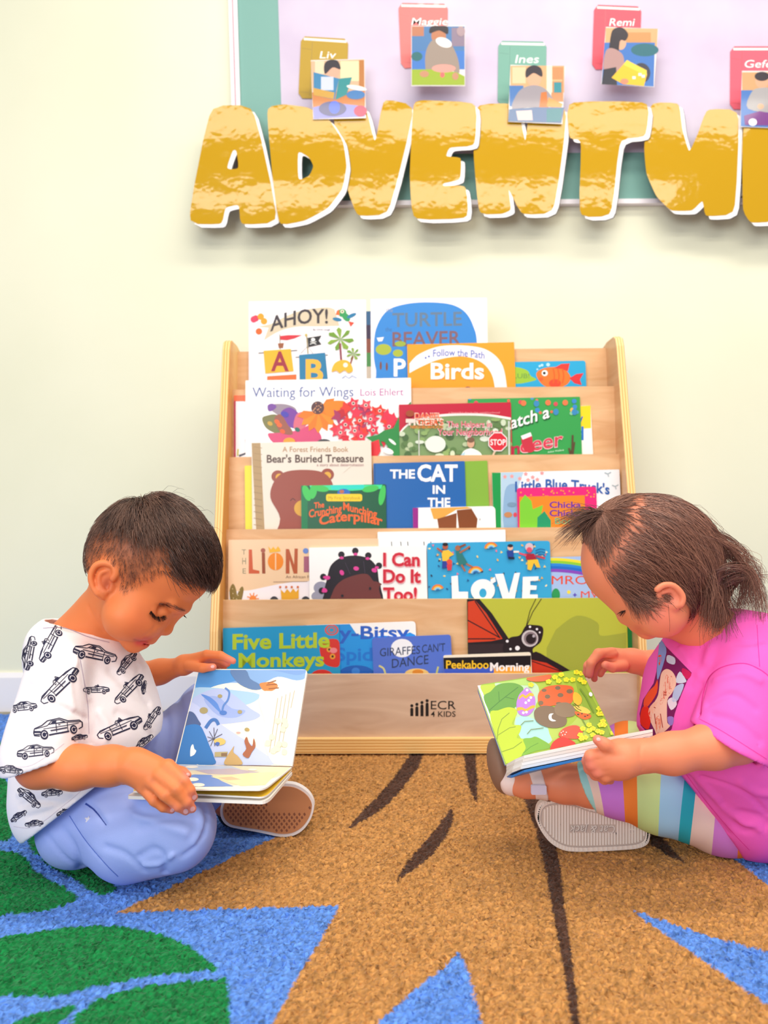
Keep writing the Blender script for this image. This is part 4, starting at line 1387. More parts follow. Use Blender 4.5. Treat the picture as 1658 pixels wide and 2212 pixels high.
class Vol:
    def __init__(self):
        self.ops = []

    def _add(self, kind, fn, lo, hi, k):
        self.ops.append((kind, fn, np.array(lo), np.array(hi), k))

    # round cone between two pixel points (px,py,depth,radius px)
    def cone(self, a, b, k=0.012, op='u', flat=None):
        A, B = W3(a), W3(b)
        ra, rb = rad(a[3], a[2]), rad(b[3], b[2])
        self.wcone(A, B, ra, rb, k, op)

    def wcone(self, A, B, ra, rb, k=0.012, op='u'):
        A, B = np.array(A, float), np.array(B, float)
        ab = B - A
        L2 = float(ab @ ab) + 1e-12

        def fn(X, Y, Z):
            px, py, pz = X - A[0], Y - A[1], Z - A[2]
            t = np.clip((px * ab[0] + py * ab[1] + pz * ab[2]) / L2, 0, 1)
            return np.sqrt((px - t * ab[0]) ** 2 + (py - t * ab[1]) ** 2 + (pz - t * ab[2]) ** 2) - (ra + (rb - ra) * t)
        r = max(ra, rb)
        self._add(op, fn, np.minimum(A, B) - r, np.maximum(A, B) + r, k)

    def chain(self, pts, k=0.012, op='u'):
        for a, b in zip(pts[:-1], pts[1:]):
            self.cone(a, b, k, op)

    # ellipsoid: centre px,py,depth; radii px along image axis (angle deg, clockwise from right), across it, and in depth; yaw turns it about the up-in-image axis
    def ell(self, c, r, ang=0.0, k=0.012, op='u', yaw=0.0):
        C = W3(c)
        s = c[2] / FPX
        a, y = math.radians(ang), math.radians(yaw)
        ax = np.array((math.cos(a), 0, -math.sin(a)))
        ay = np.array((math.sin(a), 0, math.cos(a)))
        az = np.array((0, 1.0, 0))
        ax, az = ax * math.cos(y) + az * math.sin(y), az * math.cos(y) - ax * math.sin(y)
        Rr = np.array(r, float) * s
        M = np.stack((ax, ay, az))

        def fn(X, Y, Z):
            px, py, pz = X - C[0], Y - C[1], Z - C[2]
            q = [M[i, 0] * px + M[i, 1] * py + M[i, 2] * pz for i in range(3)]
            k0 = np.sqrt(sum((q[i] / Rr[i]) ** 2 for i in range(3)))
            k1 = np.sqrt(sum((q[i] / Rr[i] ** 2) ** 2 for i in range(3))) + 1e-9
            return k0 * (k0 - 1) / k1
        e = np.sqrt(sum((M[i] * Rr[i]) ** 2 for i in range(3)))
        self._add(op, fn, C - e, C + e, k)

    def ball(self, c, k=0.012, op='u'):
        self.ell(c[:3], (c[3],) * 3, 0, k, op)

    # groove / ridge along world polyline
    def stroke(self, pts, w, amp):
        P = [np.array(p, float) for p in pts]

        def fn(X, Y, Z):
            d2 = None
            for A, B in zip(P[:-1], P[1:]):
                ab = B - A
                L2 = float(ab @ ab) + 1e-12
                px, py, pz = X - A[0], Y - A[1], Z - A[2]
                t = np.clip((px * ab[0] + py * ab[1] + pz * ab[2]) / L2, 0, 1)
                q = (px - t * ab[0]) ** 2 + (py - t * ab[1]) ** 2 + (pz - t * ab[2]) ** 2
                d2 = q if d2 is None else np.minimum(d2, q)
            return amp * np.exp(-d2 / (w * w))
        lo = np.min(P, 0) - 2.6 * w
        hi = np.max(P, 0) + 2.6 * w
        self._add('a', fn, lo, hi, 0)

    def pstroke(self, pts, w, amp):
        """pixel polyline (px,py,depth); width and amplitude in px of the first depth"""
        s = pts[0][2] / FPX
        self.stroke([W3(p) for p in pts], w * s, amp * s)

    def ripple(self, amp, seed, f=55.0):
        """slack of the cloth: shallow irregular waves"""
        r_ = np.random.default_rng(seed)
        ks = [(r_.normal(0, 1, 3), r_.uniform(0, 6)) for _ in range(5)]
        ks = [(k / np.linalg.norm(k) * f * r_.uniform(0.6, 1.8), p) for k, p in ks]

        def fn(X, Y, Z):
            return amp * sum(np.sin(k[0] * X + k[1] * Y + k[2] * Z + p + 1.3 * np.sin(31 * Z + 17 * X + p)) for k, p in ks) / 2.2
        lo, hi = self.bounds()
        self._add('a', fn, lo - 0.02, hi + 0.02, 0)

    def fold(self, pts, w, a):
        self.sstroke(pts, w * (1.0 if w < 5 else 0.85), a * (2.2 if w < 5 else 3.8))

    def func(self, fn, lo, hi, op):
        self._add(op, fn, lo, hi, 0)

    def cutcone(self, a, b, planes, k=0.012, op='u', grow=0.0):
        """round cone trimmed by planes ((point, normal away from the kept side), ...) before it is blended in"""
        t = Vol()
        t.cone(a, b, 0)
        base = t.ops[0][1]
        pl = [(np.array(P, float), np.array(n, float) / np.linalg.norm(n)) for P, n in planes]

        def fn(X, Y, Z):
            d = base(X, Y, Z) - grow
            for P, n in pl:
                e = (X - P[0]) * n[0] + (Y - P[1]) * n[1] + (Z - P[2]) * n[2]
                d = self.comb('i', d, e, 0.003 if op == 'u' else 0)
            return d
        self._add(op, fn, t.ops[0][2] - max(grow, 0), t.ops[0][3] + max(grow, 0), k)

    def half(self, P0, n, lo=None, hi=None, k=0.0):
        """cut away everything on the n side of the plane"""
        P0, n = np.array(P0, float), np.array(n, float)
        n = n / np.linalg.norm(n)
        fn = lambda X, Y, Z: (X - P0[0]) * n[0] + (Y - P0[1]) * n[1] + (Z - P0[2]) * n[2]
        big = 9.0
        self._add('i', fn, lo if lo is not None else (-big,) * 3, hi if hi is not None else (big,) * 3, k)

    def bounds(self):
        lo = np.min([o[2] for o in self.ops if o[0] == 'u'], 0)
        hi = np.max([o[3] for o in self.ops if o[0] == 'u'], 0)
        return lo, hi

    @staticmethod
    def comb(kind, a, d, k):
        if kind == 'u':
            if k <= 0:
                return np.minimum(a, d)
            h = np.maximum(k - np.abs(a - d), 0) / k
            return np.minimum(a, d) - h * h * (k * 0.25)
        if kind in ('s', 'i'):
            b = -d if kind == 's' else d
            if k <= 0:
                return np.maximum(a, b)
            h = np.maximum(k - np.abs(a - b), 0) / k
            return np.maximum(a, b) + h * h * (k * 0.25)
        if kind == 'a':
            return a + d
        if kind == 'shell':
            return np.maximum(a, -(a + d))
        if kind == 'grow':
            return a + d

    def at(self, P):
        P = np.asarray(P, float)
        X, Y, Z = P[:, 0], P[:, 1], P[:, 2]
        F = np.full(len(P), 0.5)
        for kind, fn, lo, hi, k in self.ops:
            F = self.comb(kind, F, fn(X, Y, Z) if callable(fn) else fn, k)
        return F

    def grad(self, P, e=0.0012):
        g = np.stack([(self.at(P + np.eye(3)[i] * e) - self.at(P - np.eye(3)[i] * e)) for i in range(3)], -1)
        return g / (np.linalg.norm(g, axis=1, keepdims=True) + 1e-12)

    def surf(self, px, py, d0=0.85, d1=1.35, pick=0):
        """depth at which the line of sight through a pixel meets the volume"""
        t = np.linspace(d0, d1, 400)
        r = np.array(ray(px, py))
        f = self.at(np.array(CAM) + r * t[:, None])
        i = np.where((f[:-1] > 0) & (f[1:] <= 0))[0]
        if len(i) == 0:
            return float(t[np.argmin(f)])
        i = i[0]
        return float(t[i] + (t[1] - t[0]) * f[i] / (f[i] - f[i + 1]))

    def sstroke(self, pts, w, amp, sp=5):
        """groove drawn on the visible surface"""
        P = spline(pts, sp) if sp else pts
        self.pstroke([(x, y, self.surf(x, y)) for x, y in P], w, amp)

    def mesh(self, h, pad=0.012):
        lo, hi = self.bounds()
        lo, hi = lo - pad, hi + pad
        n = np.ceil((hi - lo) / h).astype(int) + 1
        ax = [(lo[i] + h * np.arange(n[i])).astype(F32) for i in range(3)]
        F = np.full(n, 0.06, F32)
        for kind, fn, l, u, k in self.ops:
            m = (k + 3.5 * h) if kind != 'a' else 0
            if kind == 'u':
                m = max(m, 0.012)
            i0 = np.clip(np.floor((l - m - lo) / h).astype(int), 0, n)
            i1 = np.clip(np.ceil((u + m - lo) / h).astype(int) + 1, 0, n)
            if np.any(i1 <= i0):
                continue
            s = tuple(slice(a, b) for a, b in zip(i0, i1))
            X = ax[0][s[0]][:, None, None]
            Y = ax[1][s[1]][None, :, None]
            Z = ax[2][s[2]][None, None, :]
            d = fn(X, Y, Z) if callable(fn) else fn
            F[s] = self.comb(kind, F[s], d, k)
        return nets(F, lo, h)


def nets(F, lo, h):
    ins = F < 0
    c = np.zeros(tuple(k - 1 for k in F.shape), np.uint8)
    for a in (0, 1):
        for b in (0, 1):
            for d in (0, 1):
                c += ins[a:ins.shape[0] - 1 + a, b:ins.shape[1] - 1 + b, d:ins.shape[2] - 1 + d]
    act = np.argwhere((c > 0) & (c < 8))
    idx = np.full(c.shape, -1, np.int32)
    idx[tuple(act.T)] = np.arange(len(act))
    cor = np.array([(a, b, d) for a in (0, 1) for b in (0, 1) for d in (0, 1)])
    vals = np.stack([F[tuple((act + o).T)] for o in cor], 1).astype(np.float64)
    pos = np.zeros((len(act), 3))
    cnt = np.zeros(len(act))
    for i in range(8):
        for j in range(i + 1, 8):
            if np.abs(cor[i] - cor[j]).sum() != 1:
                continue
            a, b = vals[:, i], vals[:, j]
            m = (a < 0) != (b < 0)
            t = np.where(m, a / np.where(m, a - b, 1), 0)
            p = cor[i] + (cor[j] - cor[i]) * t[:, None]
            pos[m] += p[m]
            cnt[m] += 1
    V = lo + h * (act + pos / cnt[:, None])
    faces = []
    for axn in range(3):
        o1, o2 = [k for k in range(3) if k != axn]
        sl0 = [slice(None)] * 3
        sl1 = [slice(None)] * 3
        sl0[axn] = slice(0, -1)
        sl1[axn] = slice(1, None)
        a, b = ins[tuple(sl0)], ins[tuple(sl1)]
        e = np.argwhere(a != b)
        e = e[(e[:, o1] > 0) & (e[:, o2] > 0) & (e[:, o1] < F.shape[o1] - 1) & (e[:, o2] < F.shape[o2] - 1)]
        q = []
        for d1, d2 in ((1, 1), (0, 1), (0, 0), (1, 0)):
            s = e.copy()
            s[:, o1] -= d1
            s[:, o2] -= d2
            q.append(idx[tuple(s.T)])
        q = np.stack(q, 1)
        sg = np.where(a[tuple(e.T)], 1.0, -1.0)
        okq = (q >= 0).all(1)
        q, sg = q[okq], sg[okq]
        nrm = np.cross(V[q[:, 2]] - V[q[:, 0]], V[q[:, 3]] - V[q[:, 1]])[:, axn]
        bad = nrm * sg < 0
        q[bad] = q[bad][:, ::-1]
        faces.append(q)
    Fq = np.concatenate(faces)
    Fq = Fq[(Fq >= 0).all(1)]
    return V, Fq


def relax(V, Fq, it=2, lam=0.5):
    E = np.concatenate([Fq[:, [i, (i + 1) % 4]] for i in range(4)])
    n = len(V)
    deg = np.bincount(E[:, 0], minlength=n) + np.bincount(E[:, 1], minlength=n)
    for _ in range(it):
        S = np.zeros_like(V)
        for k in range(3):
            S[:, k] = np.bincount(E[:, 0], V[E[:, 1], k], n) + np.bincount(E[:, 1], V[E[:, 0], k], n)
        V = V + lam * (S / np.maximum(deg, 1)[:, None] - V)
    return V


def px_of(V):
    """world points -> photo pixels and depth"""
    d = V - np.array(CAM)
    D = d[:, 1]
    x = (d @ np.array(R_)) / D * FPX + CX
    y = CY - (d @ np.array(U_)) / D * FPX
    return x, y, D


def segd(x, y, pts):
    d = np.full(x.shape, 1e9)
    for (ax, ay), (bx, by) in zip(pts[:-1], pts[1:]):
        dx, dy = bx - ax, by - ay
        t = np.clip(((x - ax) * dx + (y - ay) * dy) / (dx * dx + dy * dy + 1e-9), 0, 1)
        d = np.minimum(d, np.hypot(x - ax - t * dx, y - ay - t * dy))
    return d


def sm(x, a, b):
    t = np.clip((x - a) / (b - a), 0, 1)
    return t * t * (3 - 2 * t)


def mix(C, c, w):
    return C * (1 - w[:, None]) + np.array(lin(c) if isinstance(c, str) else c) * w[:, None]


def tubes(paths, r0, r1, sides=3):
    """paths: (N,S,3) -> mesh of tapering strands"""
    N, S, _ = paths.shape
    T = np.gradient(paths, axis=1)
    T /= np.linalg.norm(T, axis=2, keepdims=True) + 1e-12
    up = np.array((0.31, -0.83, 0.47))
    A = np.cross(T, up)
    A /= np.linalg.norm(A, axis=2, keepdims=True) + 1e-12
    B = np.cross(T, A)
    r = np.asarray(r0).reshape(-1, 1, 1) * (1 - np.linspace(0, 1, S)[None, :, None]) + np.asarray(r1).reshape(-1, 1, 1) * np.linspace(0, 1, S)[None, :, None]
    V = np.stack([paths + r * (A * math.cos(2 * math.pi * k / sides) + B * math.sin(2 * math.pi * k / sides)) for k in range(sides)], 2)
    i = np.arange(N * S * sides).reshape(N, S, sides)
    q = []
    for k in range(sides):
        k2 = (k + 1) % sides
        q.append(np.stack([i[:, :-1, k], i[:, :-1, k2], i[:, 1:, k2], i[:, 1:, k]], -1).reshape(-1, 4))
    return V.reshape(-1, 3), np.concatenate(q)


def comb_hair(vol, roots, dirfn, length, lift, steps=9, gravity=0.0, rg=None, offend=None, curl=0.0):
    """grow strands that lie over the skin volume: (N,steps,3)"""
    n = len(roots)
    P = roots.copy()
    out = [P.copy()]
    L = np.broadcast_to(length, (n,))
    ds = (L / (steps - 1))[:, None]
    jit = rg.normal(0, 1, (n, 3))
    D0 = None
    for s in range(1, steps):
        t = s / (steps - 1)
        g = vol.grad(P)
        d = dirfn(P, t) + jit * 0.16
        d = d / (np.linalg.norm(d, axis=1, keepdims=True) + 1e-9)
        f = vol.at(P)
        near = np.clip(1 - (f - 0.012) / 0.02, 0, 1)[:, None]
        d = d - g * (np.sum(d * g, 1, keepdims=True)) * near
        d[:, 2] -= gravity * t
        d = d / (np.linalg.norm(d, axis=1, keepdims=True) + 1e-9)
        if D0 is not None:
            d = 0.45 * D0 + 0.55 * d
            d = d / (np.linalg.norm(d, axis=1, keepdims=True) + 1e-9)
        D0 = d
        P = P + d * ds
        f = vol.at(P)
        want = np.broadcast_to(lift, (n,)) * min(1.0, t * 2.2) + 0.0004
        push = np.where(f < want, want - f, np.where(near[:, 0] > 0.5, (want - f) * 0.7, 0))
        P = P + vol.grad(P) * push[:, None]
        if curl:
            P = P + curl * t * np.stack([np.sin(9 * t + jit[:, 0] * 3), np.cos(7 * t + jit[:, 1] * 3), np.sin(8 * t + jit[:, 2] * 3)], -1)
        out.append(P.copy())
    return np.stack(out, 1)


def skin_mat(name):
    m = mat('e8a070', 0.48, 0.35, name=name, attr='Col', sss=0.12)
    return m


def hand_fingers(v, fingers, k=0.004):
    for f in fingers:
        v.chain(f, k)


class Decal:
    """print that lies on a garment: traced over the photo, dropped onto the cloth along the line of sight"""

    def __init__(self, V, Fq):
        self.bvh = BVHTree.FromPolygons([tuple(v) for v in V], [tuple(f) for f in Fq])
        self.parts = []

    def hit(self, x, y, lift):
        r = ray(x, y).normalized()
        loc, nor, i, d = self.bvh.ray_cast(CAM, r)
        if loc is None:
            return None, None
        if nor.dot(r) > 0:
            nor = -nor
        return loc + nor * lift, loc

    def line(self, pts, w, m, lift=0.0005, w2=None, step=2.5):
        w2 = w if w2 is None else w2
        P = [pts[0]]
        for a, b in zip(pts[:-1], pts[1:]):
            n = max(1, int(math.hypot(b[0] - a[0], b[1] - a[1]) / step))
            P += [(a[0] + (b[0] - a[0]) * k / n, a[1] + (b[1] - a[1]) * k / n) for k in range(1, n + 1)]
        out = ribbon(P, w, w2)
        n = len(P)
        prev = None
        vs_, fs = [], []
        for i in range(n):
            l, lb = self.hit(*out[i], lift)
            r, rb = self.hit(*out[2 * n - 1 - i], lift)
            cur = (l, r) if l is not None and r is not None and abs(lb.y - rb.y) < 0.02 else None
            if cur and prev and (cur[0] - prev[0]).length < 0.012 and abs(cur[0].y - prev[0].y) < 0.008:
                b = len(vs_)
                vs_ += [prev[0], prev[1], cur[1], cur[0]]
                fs.append((b, b + 1, b + 2, b + 3))
            prev = cur
        if fs:
            self.parts.append((vs_, fs, m))

    def fill(self, poly, m, lift=0.0004, step=5.0):
        xs = [p[0] for p in poly]
        ys = [p[1] for p in poly]
        bd = []
        for a, b in zip(poly, poly[1:] + poly[:1]):
            n = max(1, int(math.hypot(b[0] - a[0], b[1] - a[1]) / step))
            bd += [(a[0] + (b[0] - a[0]) * k / n, a[1] + (b[1] - a[1]) * k / n) for k in range(n)]
        gx, gy = np.meshgrid(np.arange(min(xs), max(xs), step), np.arange(min(ys), max(ys), step))
        inn = inpoly(gx, gy, poly) & (segd(gx, gy, bd + bd[:1]) > step * 0.5)
        pts = bd + list(zip(gx[inn], gy[inn]))
        nb_ = len(bd)
        r = delaunay_2d_cdt([Vector((float(x), float(y))) for x, y in pts], [(i, (i + 1) % nb_) for i in range(nb_)], [], 1, 1e-4)
        vv = [self.hit(p.x, p.y, lift)[0] for p in r[0]]
        keep = []
        for f in r[2]:
            q = [vv[i] for i in f]
            if any(x is None for x in q):
                continue
            if max((q[0] - q[1]).length, (q[1] - q[2]).length, (q[0] - q[2]).length) > 0.02:
                continue
            keep.append(tuple(f))
        used = sorted({i for f in keep for i in f})
        re = {i: k for k, i in enumerate(used)}
        if keep:
            self.parts.append(([vv[i] for i in used], [tuple(re[i] for i in f) for f in keep], m))

    def bake(self, o):
        """join the print into the garment's own mesh"""
        me = o.data
        bm = bmesh.new()
        bm.from_mesh(me)
        off = Vector(o.matrix_world.translation) if o.parent is None else Vector(o.parent.matrix_world.translation)
        for vs_, fs, m in self.parts:
            if m.name not in [x.name for x in me.materials]:
                me.materials.append(m)
            mi = [x.name for x in me.materials].index(m.name)
            bv = [bm.verts.new(Vector(p) - off) for p in vs_]
            for f in fs:
                try:
                    q = bm.faces.new([bv[i] for i in f])
                    q.material_index = mi
                    q.smooth = True
                except ValueError:
                    pass
        bm.to_mesh(me)
        bm.free()
        me.update()
# ------------------------------------------------------------------ the boy
rg = np.random.default_rng(3)
boy = empty('person', at(200, 1860, 1.14), 'person in white car-print tee and blue pants, sitting cross-legged with an open picture book', 'person')
boy.location.z = 0
bpy.context.view_layer.update()


def boy_head(v):
    H = 1.10
    v.ell((337, 1188, H), (116, 110, 106), 48)
    v.ell((287, 1205, H), (97, 94, 98), 0, k=0.02)
    v.ell((373, 1228, H), (86, 84, 84), 0, k=0.02)
    v.ell((312, 1288, H), (80, 78, 80), 0, k=0.02)
    v.cone((302, 1300, H, 68), (291, 1373, H, 33), k=0.016)
    for d in (-1, 1):
        v.ball((276, 1330, H + d * 0.040, 54), k=0.02)
        v.ball((318, 1345, H + d * 0.030, 30), k=0.02)
    # brow ridge, nose, lips, chin
    for d in (-1, 1):
        v.cone((396, 1310, H + d * 0.008, 16), (372, 1306, H + d * 0.034, 13), k=0.010)
        v.ell((356, 1323, H + d * 0.036), (20, 15, 10), 40, k=0.012, op='s')
        v.ball((348, 1321, H + d * 0.0265, 20), k=0.005)
    v.cone((381, 1328, H, 9), (360, 1355, H, 11), k=0.010)
    v.ball((358, 1359, H, 14), k=0.006)
    for d in (-1, 1):
        v.ball((342, 1362, H + d * 0.0105, 11), k=0.004)
        v.ball((338, 1371, H + d * 0.0055, 3.8), k=0.002, op='s')
    v.ball((322, 1372, H, 20), k=0.010)
    v.ell((320, 1380, H), (14, 8, 24), 20, k=0.005)
    v.ell((306, 1391, H), (13, 7.5, 20), 30, k=0.005)
    v.ball((290, 1393, H, 16), k=0.008)
    v.ell((313, 1386, H), (13, 2.6, 19), 25, k=0.003, op='s')


def ear(v, D, pts, plate, concha, lobe, side=-1):
    v.ell((plate[0], plate[1], D), (plate[2], plate[3], 7), plate[4], k=0.005)
    P = spline(pts, 4)
    n = len(P) - 1
    v.chain([(x, y, D + side * 0.0075, 6.0 - 1.2 * i / n) for i, (x, y) in enumerate(P)], k=0.003)
    v.ball((lobe[0], lobe[1], D + side * 0.001, lobe[2]), k=0.005)
    v.ell((concha[0], concha[1], D + side * 0.009), (concha[2] + 2, concha[3] + 3, 14), concha[4], k=0.004, op='s')


head = Vol()
boy_head(head)
v = Vol()
boy_head(v)
# neck and trunk
v.cone((245, 1300, 1.11, 60), (172, 1395, 1.13, 50), k=0.02)
v.cone((212, 1330, 1.12, 46), (128, 1392, 1.13, 42), k=0.02)
v.cone((165, 1450, 1.13, 78), (190, 1700, 1.15, 100), k=0.02)
v.cone((140, 1440, 1.06, 44), (150, 1440, 1.21, 42), k=0.02)
# near arm
v.chain([(118, 1450, 1.045, 46), (78, 1640, 1.0, 40), (85, 1656, 1.0, 42), (165, 1658, 0.995, 44), (240, 1654, 0.99, 39), (285, 1652, 0.985, 33)], k=0.014)
for a in ((358, 1662, 0.974, 19), (343, 1676, 0.970, 18), (327, 1689, 0.970, 17), (310, 1700, 0.972, 15)):
    v.cone((290, 1655, 0.984, 30), a, k=0.010)
v.ell((325, 1665, 0.982), (48, 32, 22), 38, k=0.010)
FB = [[(362, 1657, 0.972, 18), (396, 1688, 0.960, 13), (410, 1707, 0.960, 11.2), (418, 1722, 0.966, 9.2)],
      [(345, 1674, 0.966, 17), (381, 1706, 0.953, 13.5), (402, 1732, 0.956, 11.5), (415, 1747, 0.964, 9.4)],
      [(328, 1688, 0.966, 16), (358, 1719, 0.953, 13), (383, 1741, 0.956, 11.3), (401, 1752, 0.964, 9.2)],
      [(310, 1701, 0.970, 14), (333, 1730, 0.959, 11), (352, 1744, 0.961, 9.8), (371, 1750, 0.967, 8.2)]]
for f in FB:
    v.chain(f, k=0.0025)
v.chain([(318, 1650, 1.0, 18), (372, 1662, 0.997, 12), (393, 1668, 0.992, 10), (405, 1674, 0.988, 8.5)], k=0.006)
for p in ([(374, 1672), (392, 1694), (410, 1718)], [(350, 1688), (370, 1710), (395, 1742)], [(325, 1706), (345, 1728), (372, 1746)]):
    v.sstroke(p, 2.6, 1.6)
for p in ([(388, 1697), (401, 1686)], [(373, 1714), (387, 1702)], [(350, 1727), (363, 1716)], [(326, 1735), (338, 1727)]):
    v.sstroke(p, 1.6, 0.7, 0)
# far arm and hand on the page
v.chain([(160, 1440, 1.215, 42), (240, 1510, 1.24, 38), (300, 1462, 1.245, 30), (345, 1451, 1.24, 25), (395, 1438, 1.23, 19)], k=0.012)
for a in ((446, 1415, 1.214, 11), (444, 1420, 1.224, 11), (440, 1424, 1.234, 10), (434, 1430, 1.242, 9)):
    v.cone((398, 1436, 1.228, 17), a, k=0.008)
for f in ([(446, 1414, 1.212, 10), (476, 1416, 1.208, 9), (503, 1428, 1.206, 7.2)], [(443, 1419, 1.222, 10), (471, 1422, 1.219, 9), (491, 1434, 1.216, 7.2)],
          [(440, 1424, 1.232, 9.5), (465, 1428, 1.230, 8.5), (484, 1440, 1.226, 7)], [(434, 1430, 1.240, 8.5), (455, 1436, 1.238, 7.5), (470, 1446, 1.234, 6.3)],
          [(408, 1438, 1.215, 12), (438, 1443, 1.198, 10), (460, 1441, 1.192, 8)]):
    v.chain(f, k=0.003)
# legs under the trousers
v.chain([(175, 1740, 1.10, 50), (385, 1780, 1.04, 46), (280, 1830, 1.07, 34)], k=0.012)
v.chain([(190, 1730, 1.19, 50), (450, 1540, 1.27, 38), (480, 1700, 1.25, 26), (490, 1735, 1.25, 26), (600, 1745, 1.25, 26)], k=0.012)
# ear and fine lines of the face
ED = head.surf(224, 1255)
ear(v, ED - 0.004, [(240, 1254), (250, 1238), (243, 1222), (224, 1216), (206, 1222), (196, 1242), (199, 1264), (210, 1284)], (221, 1255, 25, 38, 84 - 90), (230, 1266, 8, 12, 10), (221, 1285, 10))
v.chain([(x, y, ED - 0.0088, 4.6) for x, y in spline([(233, 1230), (216, 1238), (212, 1256), (218, 1272), (228, 1281)], 3)], k=0.003)
v.chain([(242, 1262, ED - 0.006, 5), (239, 1274, ED - 0.006, 5)], k=0.003)
EF = 2 * 1.10 - ED
ear(v, EF + 0.004, [(240, 1254), (250, 1238), (243, 1222), (224, 1216), (206, 1222), (196, 1242), (199, 1264), (210, 1284)], (221, 1255, 25, 38, -6), (229, 1263, 12, 19, 10), (221, 1285, 10), side=1)
v.sstroke([(238, 1229), (219, 1229), (207, 1245), (207, 1266)], 3.2, 3.0)
v.sstroke([(342, 1351), (333, 1356), (331, 1366), (337, 1373)], 2.4, 1.8)
v.sstroke([(326, 1312), (340, 1307), (354, 1309), (365, 1317)], 3.0, 0.7)
v.sstroke([(325, 1320), (333, 1330), (345, 1334), (358, 1330)], 2.0, 1.5)
v.sstroke([(334, 1352), (326, 1362), (314, 1372), (304, 1376)], 3.5, 1.0)
v.sstroke([(288, 1379), (297, 1383), (312, 1386)], 2.2, 1.8)
v.sstroke([(192, 1312), (205, 1340), (222, 1365)], 5, 2.5)
v.half((0, 0, 0.006), (0, 0, -1))
Vb, Fb = v.mesh(0.0019)
Vb = relax(Vb, Fb, 1, 0.5)
x, y, D = px_of(Vb)
C = np.tile(np.array(lin('e8834d')), (len(Vb), 1))
near = D < 1.16
HAIRP = [(178, 1246), (190, 1230), (205, 1214), (226, 1208), (252, 1222), (262, 1262), (268, 1280), (295, 1262), (323, 1248), (355, 1236), (398, 1240), (438, 1258), (480, 1250), (490, 1150), (430, 1050), (330, 1045), (220, 1085), (170, 1180)]
HL = HAIRP[:12]
inh = inpoly(x, y, HAIRP) & (D > 0.9)
earz = (((x - 222) / 30) ** 2 + ((y - 1256) / 41) ** 2 < 1) & ((D < ED + 0.002) | (D > EF - 0.002))
inh &= ~earz
dl = segd(x, y, HL)
C = mix(C, '66463c', np.where(inh, 0.60 * sm(dl, 0, 26) + 0.20 * sm(dl, 30, 140), 0))
C = mix(C, 'e2434e', 0.95 * np.exp(-(segd(x, y, [(298, 1387), (313, 1389)]) / 8.5) ** 2) * (D < 1.13))
C = mix(C, 'd8584a', 0.7 * np.exp(-(segd(x, y, [(312, 1379), (324, 1381)]) / 5) ** 2) * (D < 1.13))
C = mix(C, '9a3434', 0.55 * np.exp(-(segd(x, y, [(290, 1382), (318, 1387)]) / 2.6) ** 2) * (D < 1.12))
C = mix(C, 'e2734a', 0.5 * np.exp(-(np.hypot(x - 300, y - 1345) / 40) ** 2))
C = mix(C, 'd86a50', 0.5 * np.exp(-(np.hypot(x - 228, y - 1258) / 22) ** 2) * (D < ED + 0.004))
C = mix(C, 'a04c3a', 0.55 * np.exp(-(np.hypot((x - 230) / 9, (y - 1264) / 14)) ** 2) * (D < ED + 0.004))
for p in ((419, 1721), (415, 1748), (401, 1753), (372, 1750), (404, 1674), (503, 1428), (490, 1434), (461, 1441)):
    C = mix(C, 'f08a80', 0.6 * np.exp(-(np.hypot(x - p[0], y - p[1]) / 12) ** 2))
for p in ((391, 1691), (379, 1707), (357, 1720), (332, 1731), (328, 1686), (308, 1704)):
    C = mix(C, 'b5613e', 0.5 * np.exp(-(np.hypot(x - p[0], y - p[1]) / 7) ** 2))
ob = quick_mesh('body', Vb, Fb, [skin_mat('boy_skin')], boy)
set_col(ob, C)
BVB = BVHTree.FromPolygons([tuple(q) for q in Vb], [tuple(q) for q in Fb])


def nail(bvh, px, py, rx, ry, ang, parent, c='f6b6b2'):
    mb = MB()
    pts = []
    for X, Y in [(px, py)] + ellp(px, py, rx, ry, ang, 14) + ellp(px, py, rx * .6, ry * .6, ang, 14):
        r = ray(X, Y).normalized()
        loc, nor, i, d = bvh.ray_cast(CAM, r)
        if loc is None:
            return
        pts.append(loc + nor * 0.0005)
    f = [(0, 15 + k, 15 + (k + 1) % 14) for k in range(14)] + [(15 + k, 1 + k, 1 + (k + 1) % 14, 15 + (k + 1) % 14) for k in range(14)]
    mb.mesh(pts, f, mat(c, 0.25, 0.5, name='fingernail_pink'))
    mb.build('fingernail', parent, smooth=True)


for a in ((419, 1722, 4.5, 6, 35), (415.5, 1747, 5, 5.5, 40), (401, 1752, 5.5, 6, 40), (371.5, 1750, 4, 5, 60), (406, 1673, 4, 3, 20), (459, 1440, 4, 3.2, 0)):
    nail(BVB, *a, boy)


def hair_mat(name):
    return mat('3a2a28', 0.38, 0.45, name=name, attr='Col')


def hair_object(name, groups, parent, cap=None):
    """groups: (paths, r0, r1, colours)"""
    Vs, Fs, Cs, b = [], [], [], 0
    for paths, r0, r1, col in groups:
        V_, F_q = tubes(paths, r0, r1)
        Vs.append(V_)
        Fs.append(F_q + b)
        Cs.append(np.repeat(col, paths.shape[1] * 3, 0))
        b += len(V_)
    if cap is not None:
        Vs.append(cap[0]); Fs.append(cap[1] + b); Cs.append(cap[2])
    o = quick_mesh(name, np.concatenate(Vs), np.concatenate(Fs), [hair_mat(name + '_strands')], parent)
    set_col(o, np.concatenate(Cs))
    return o


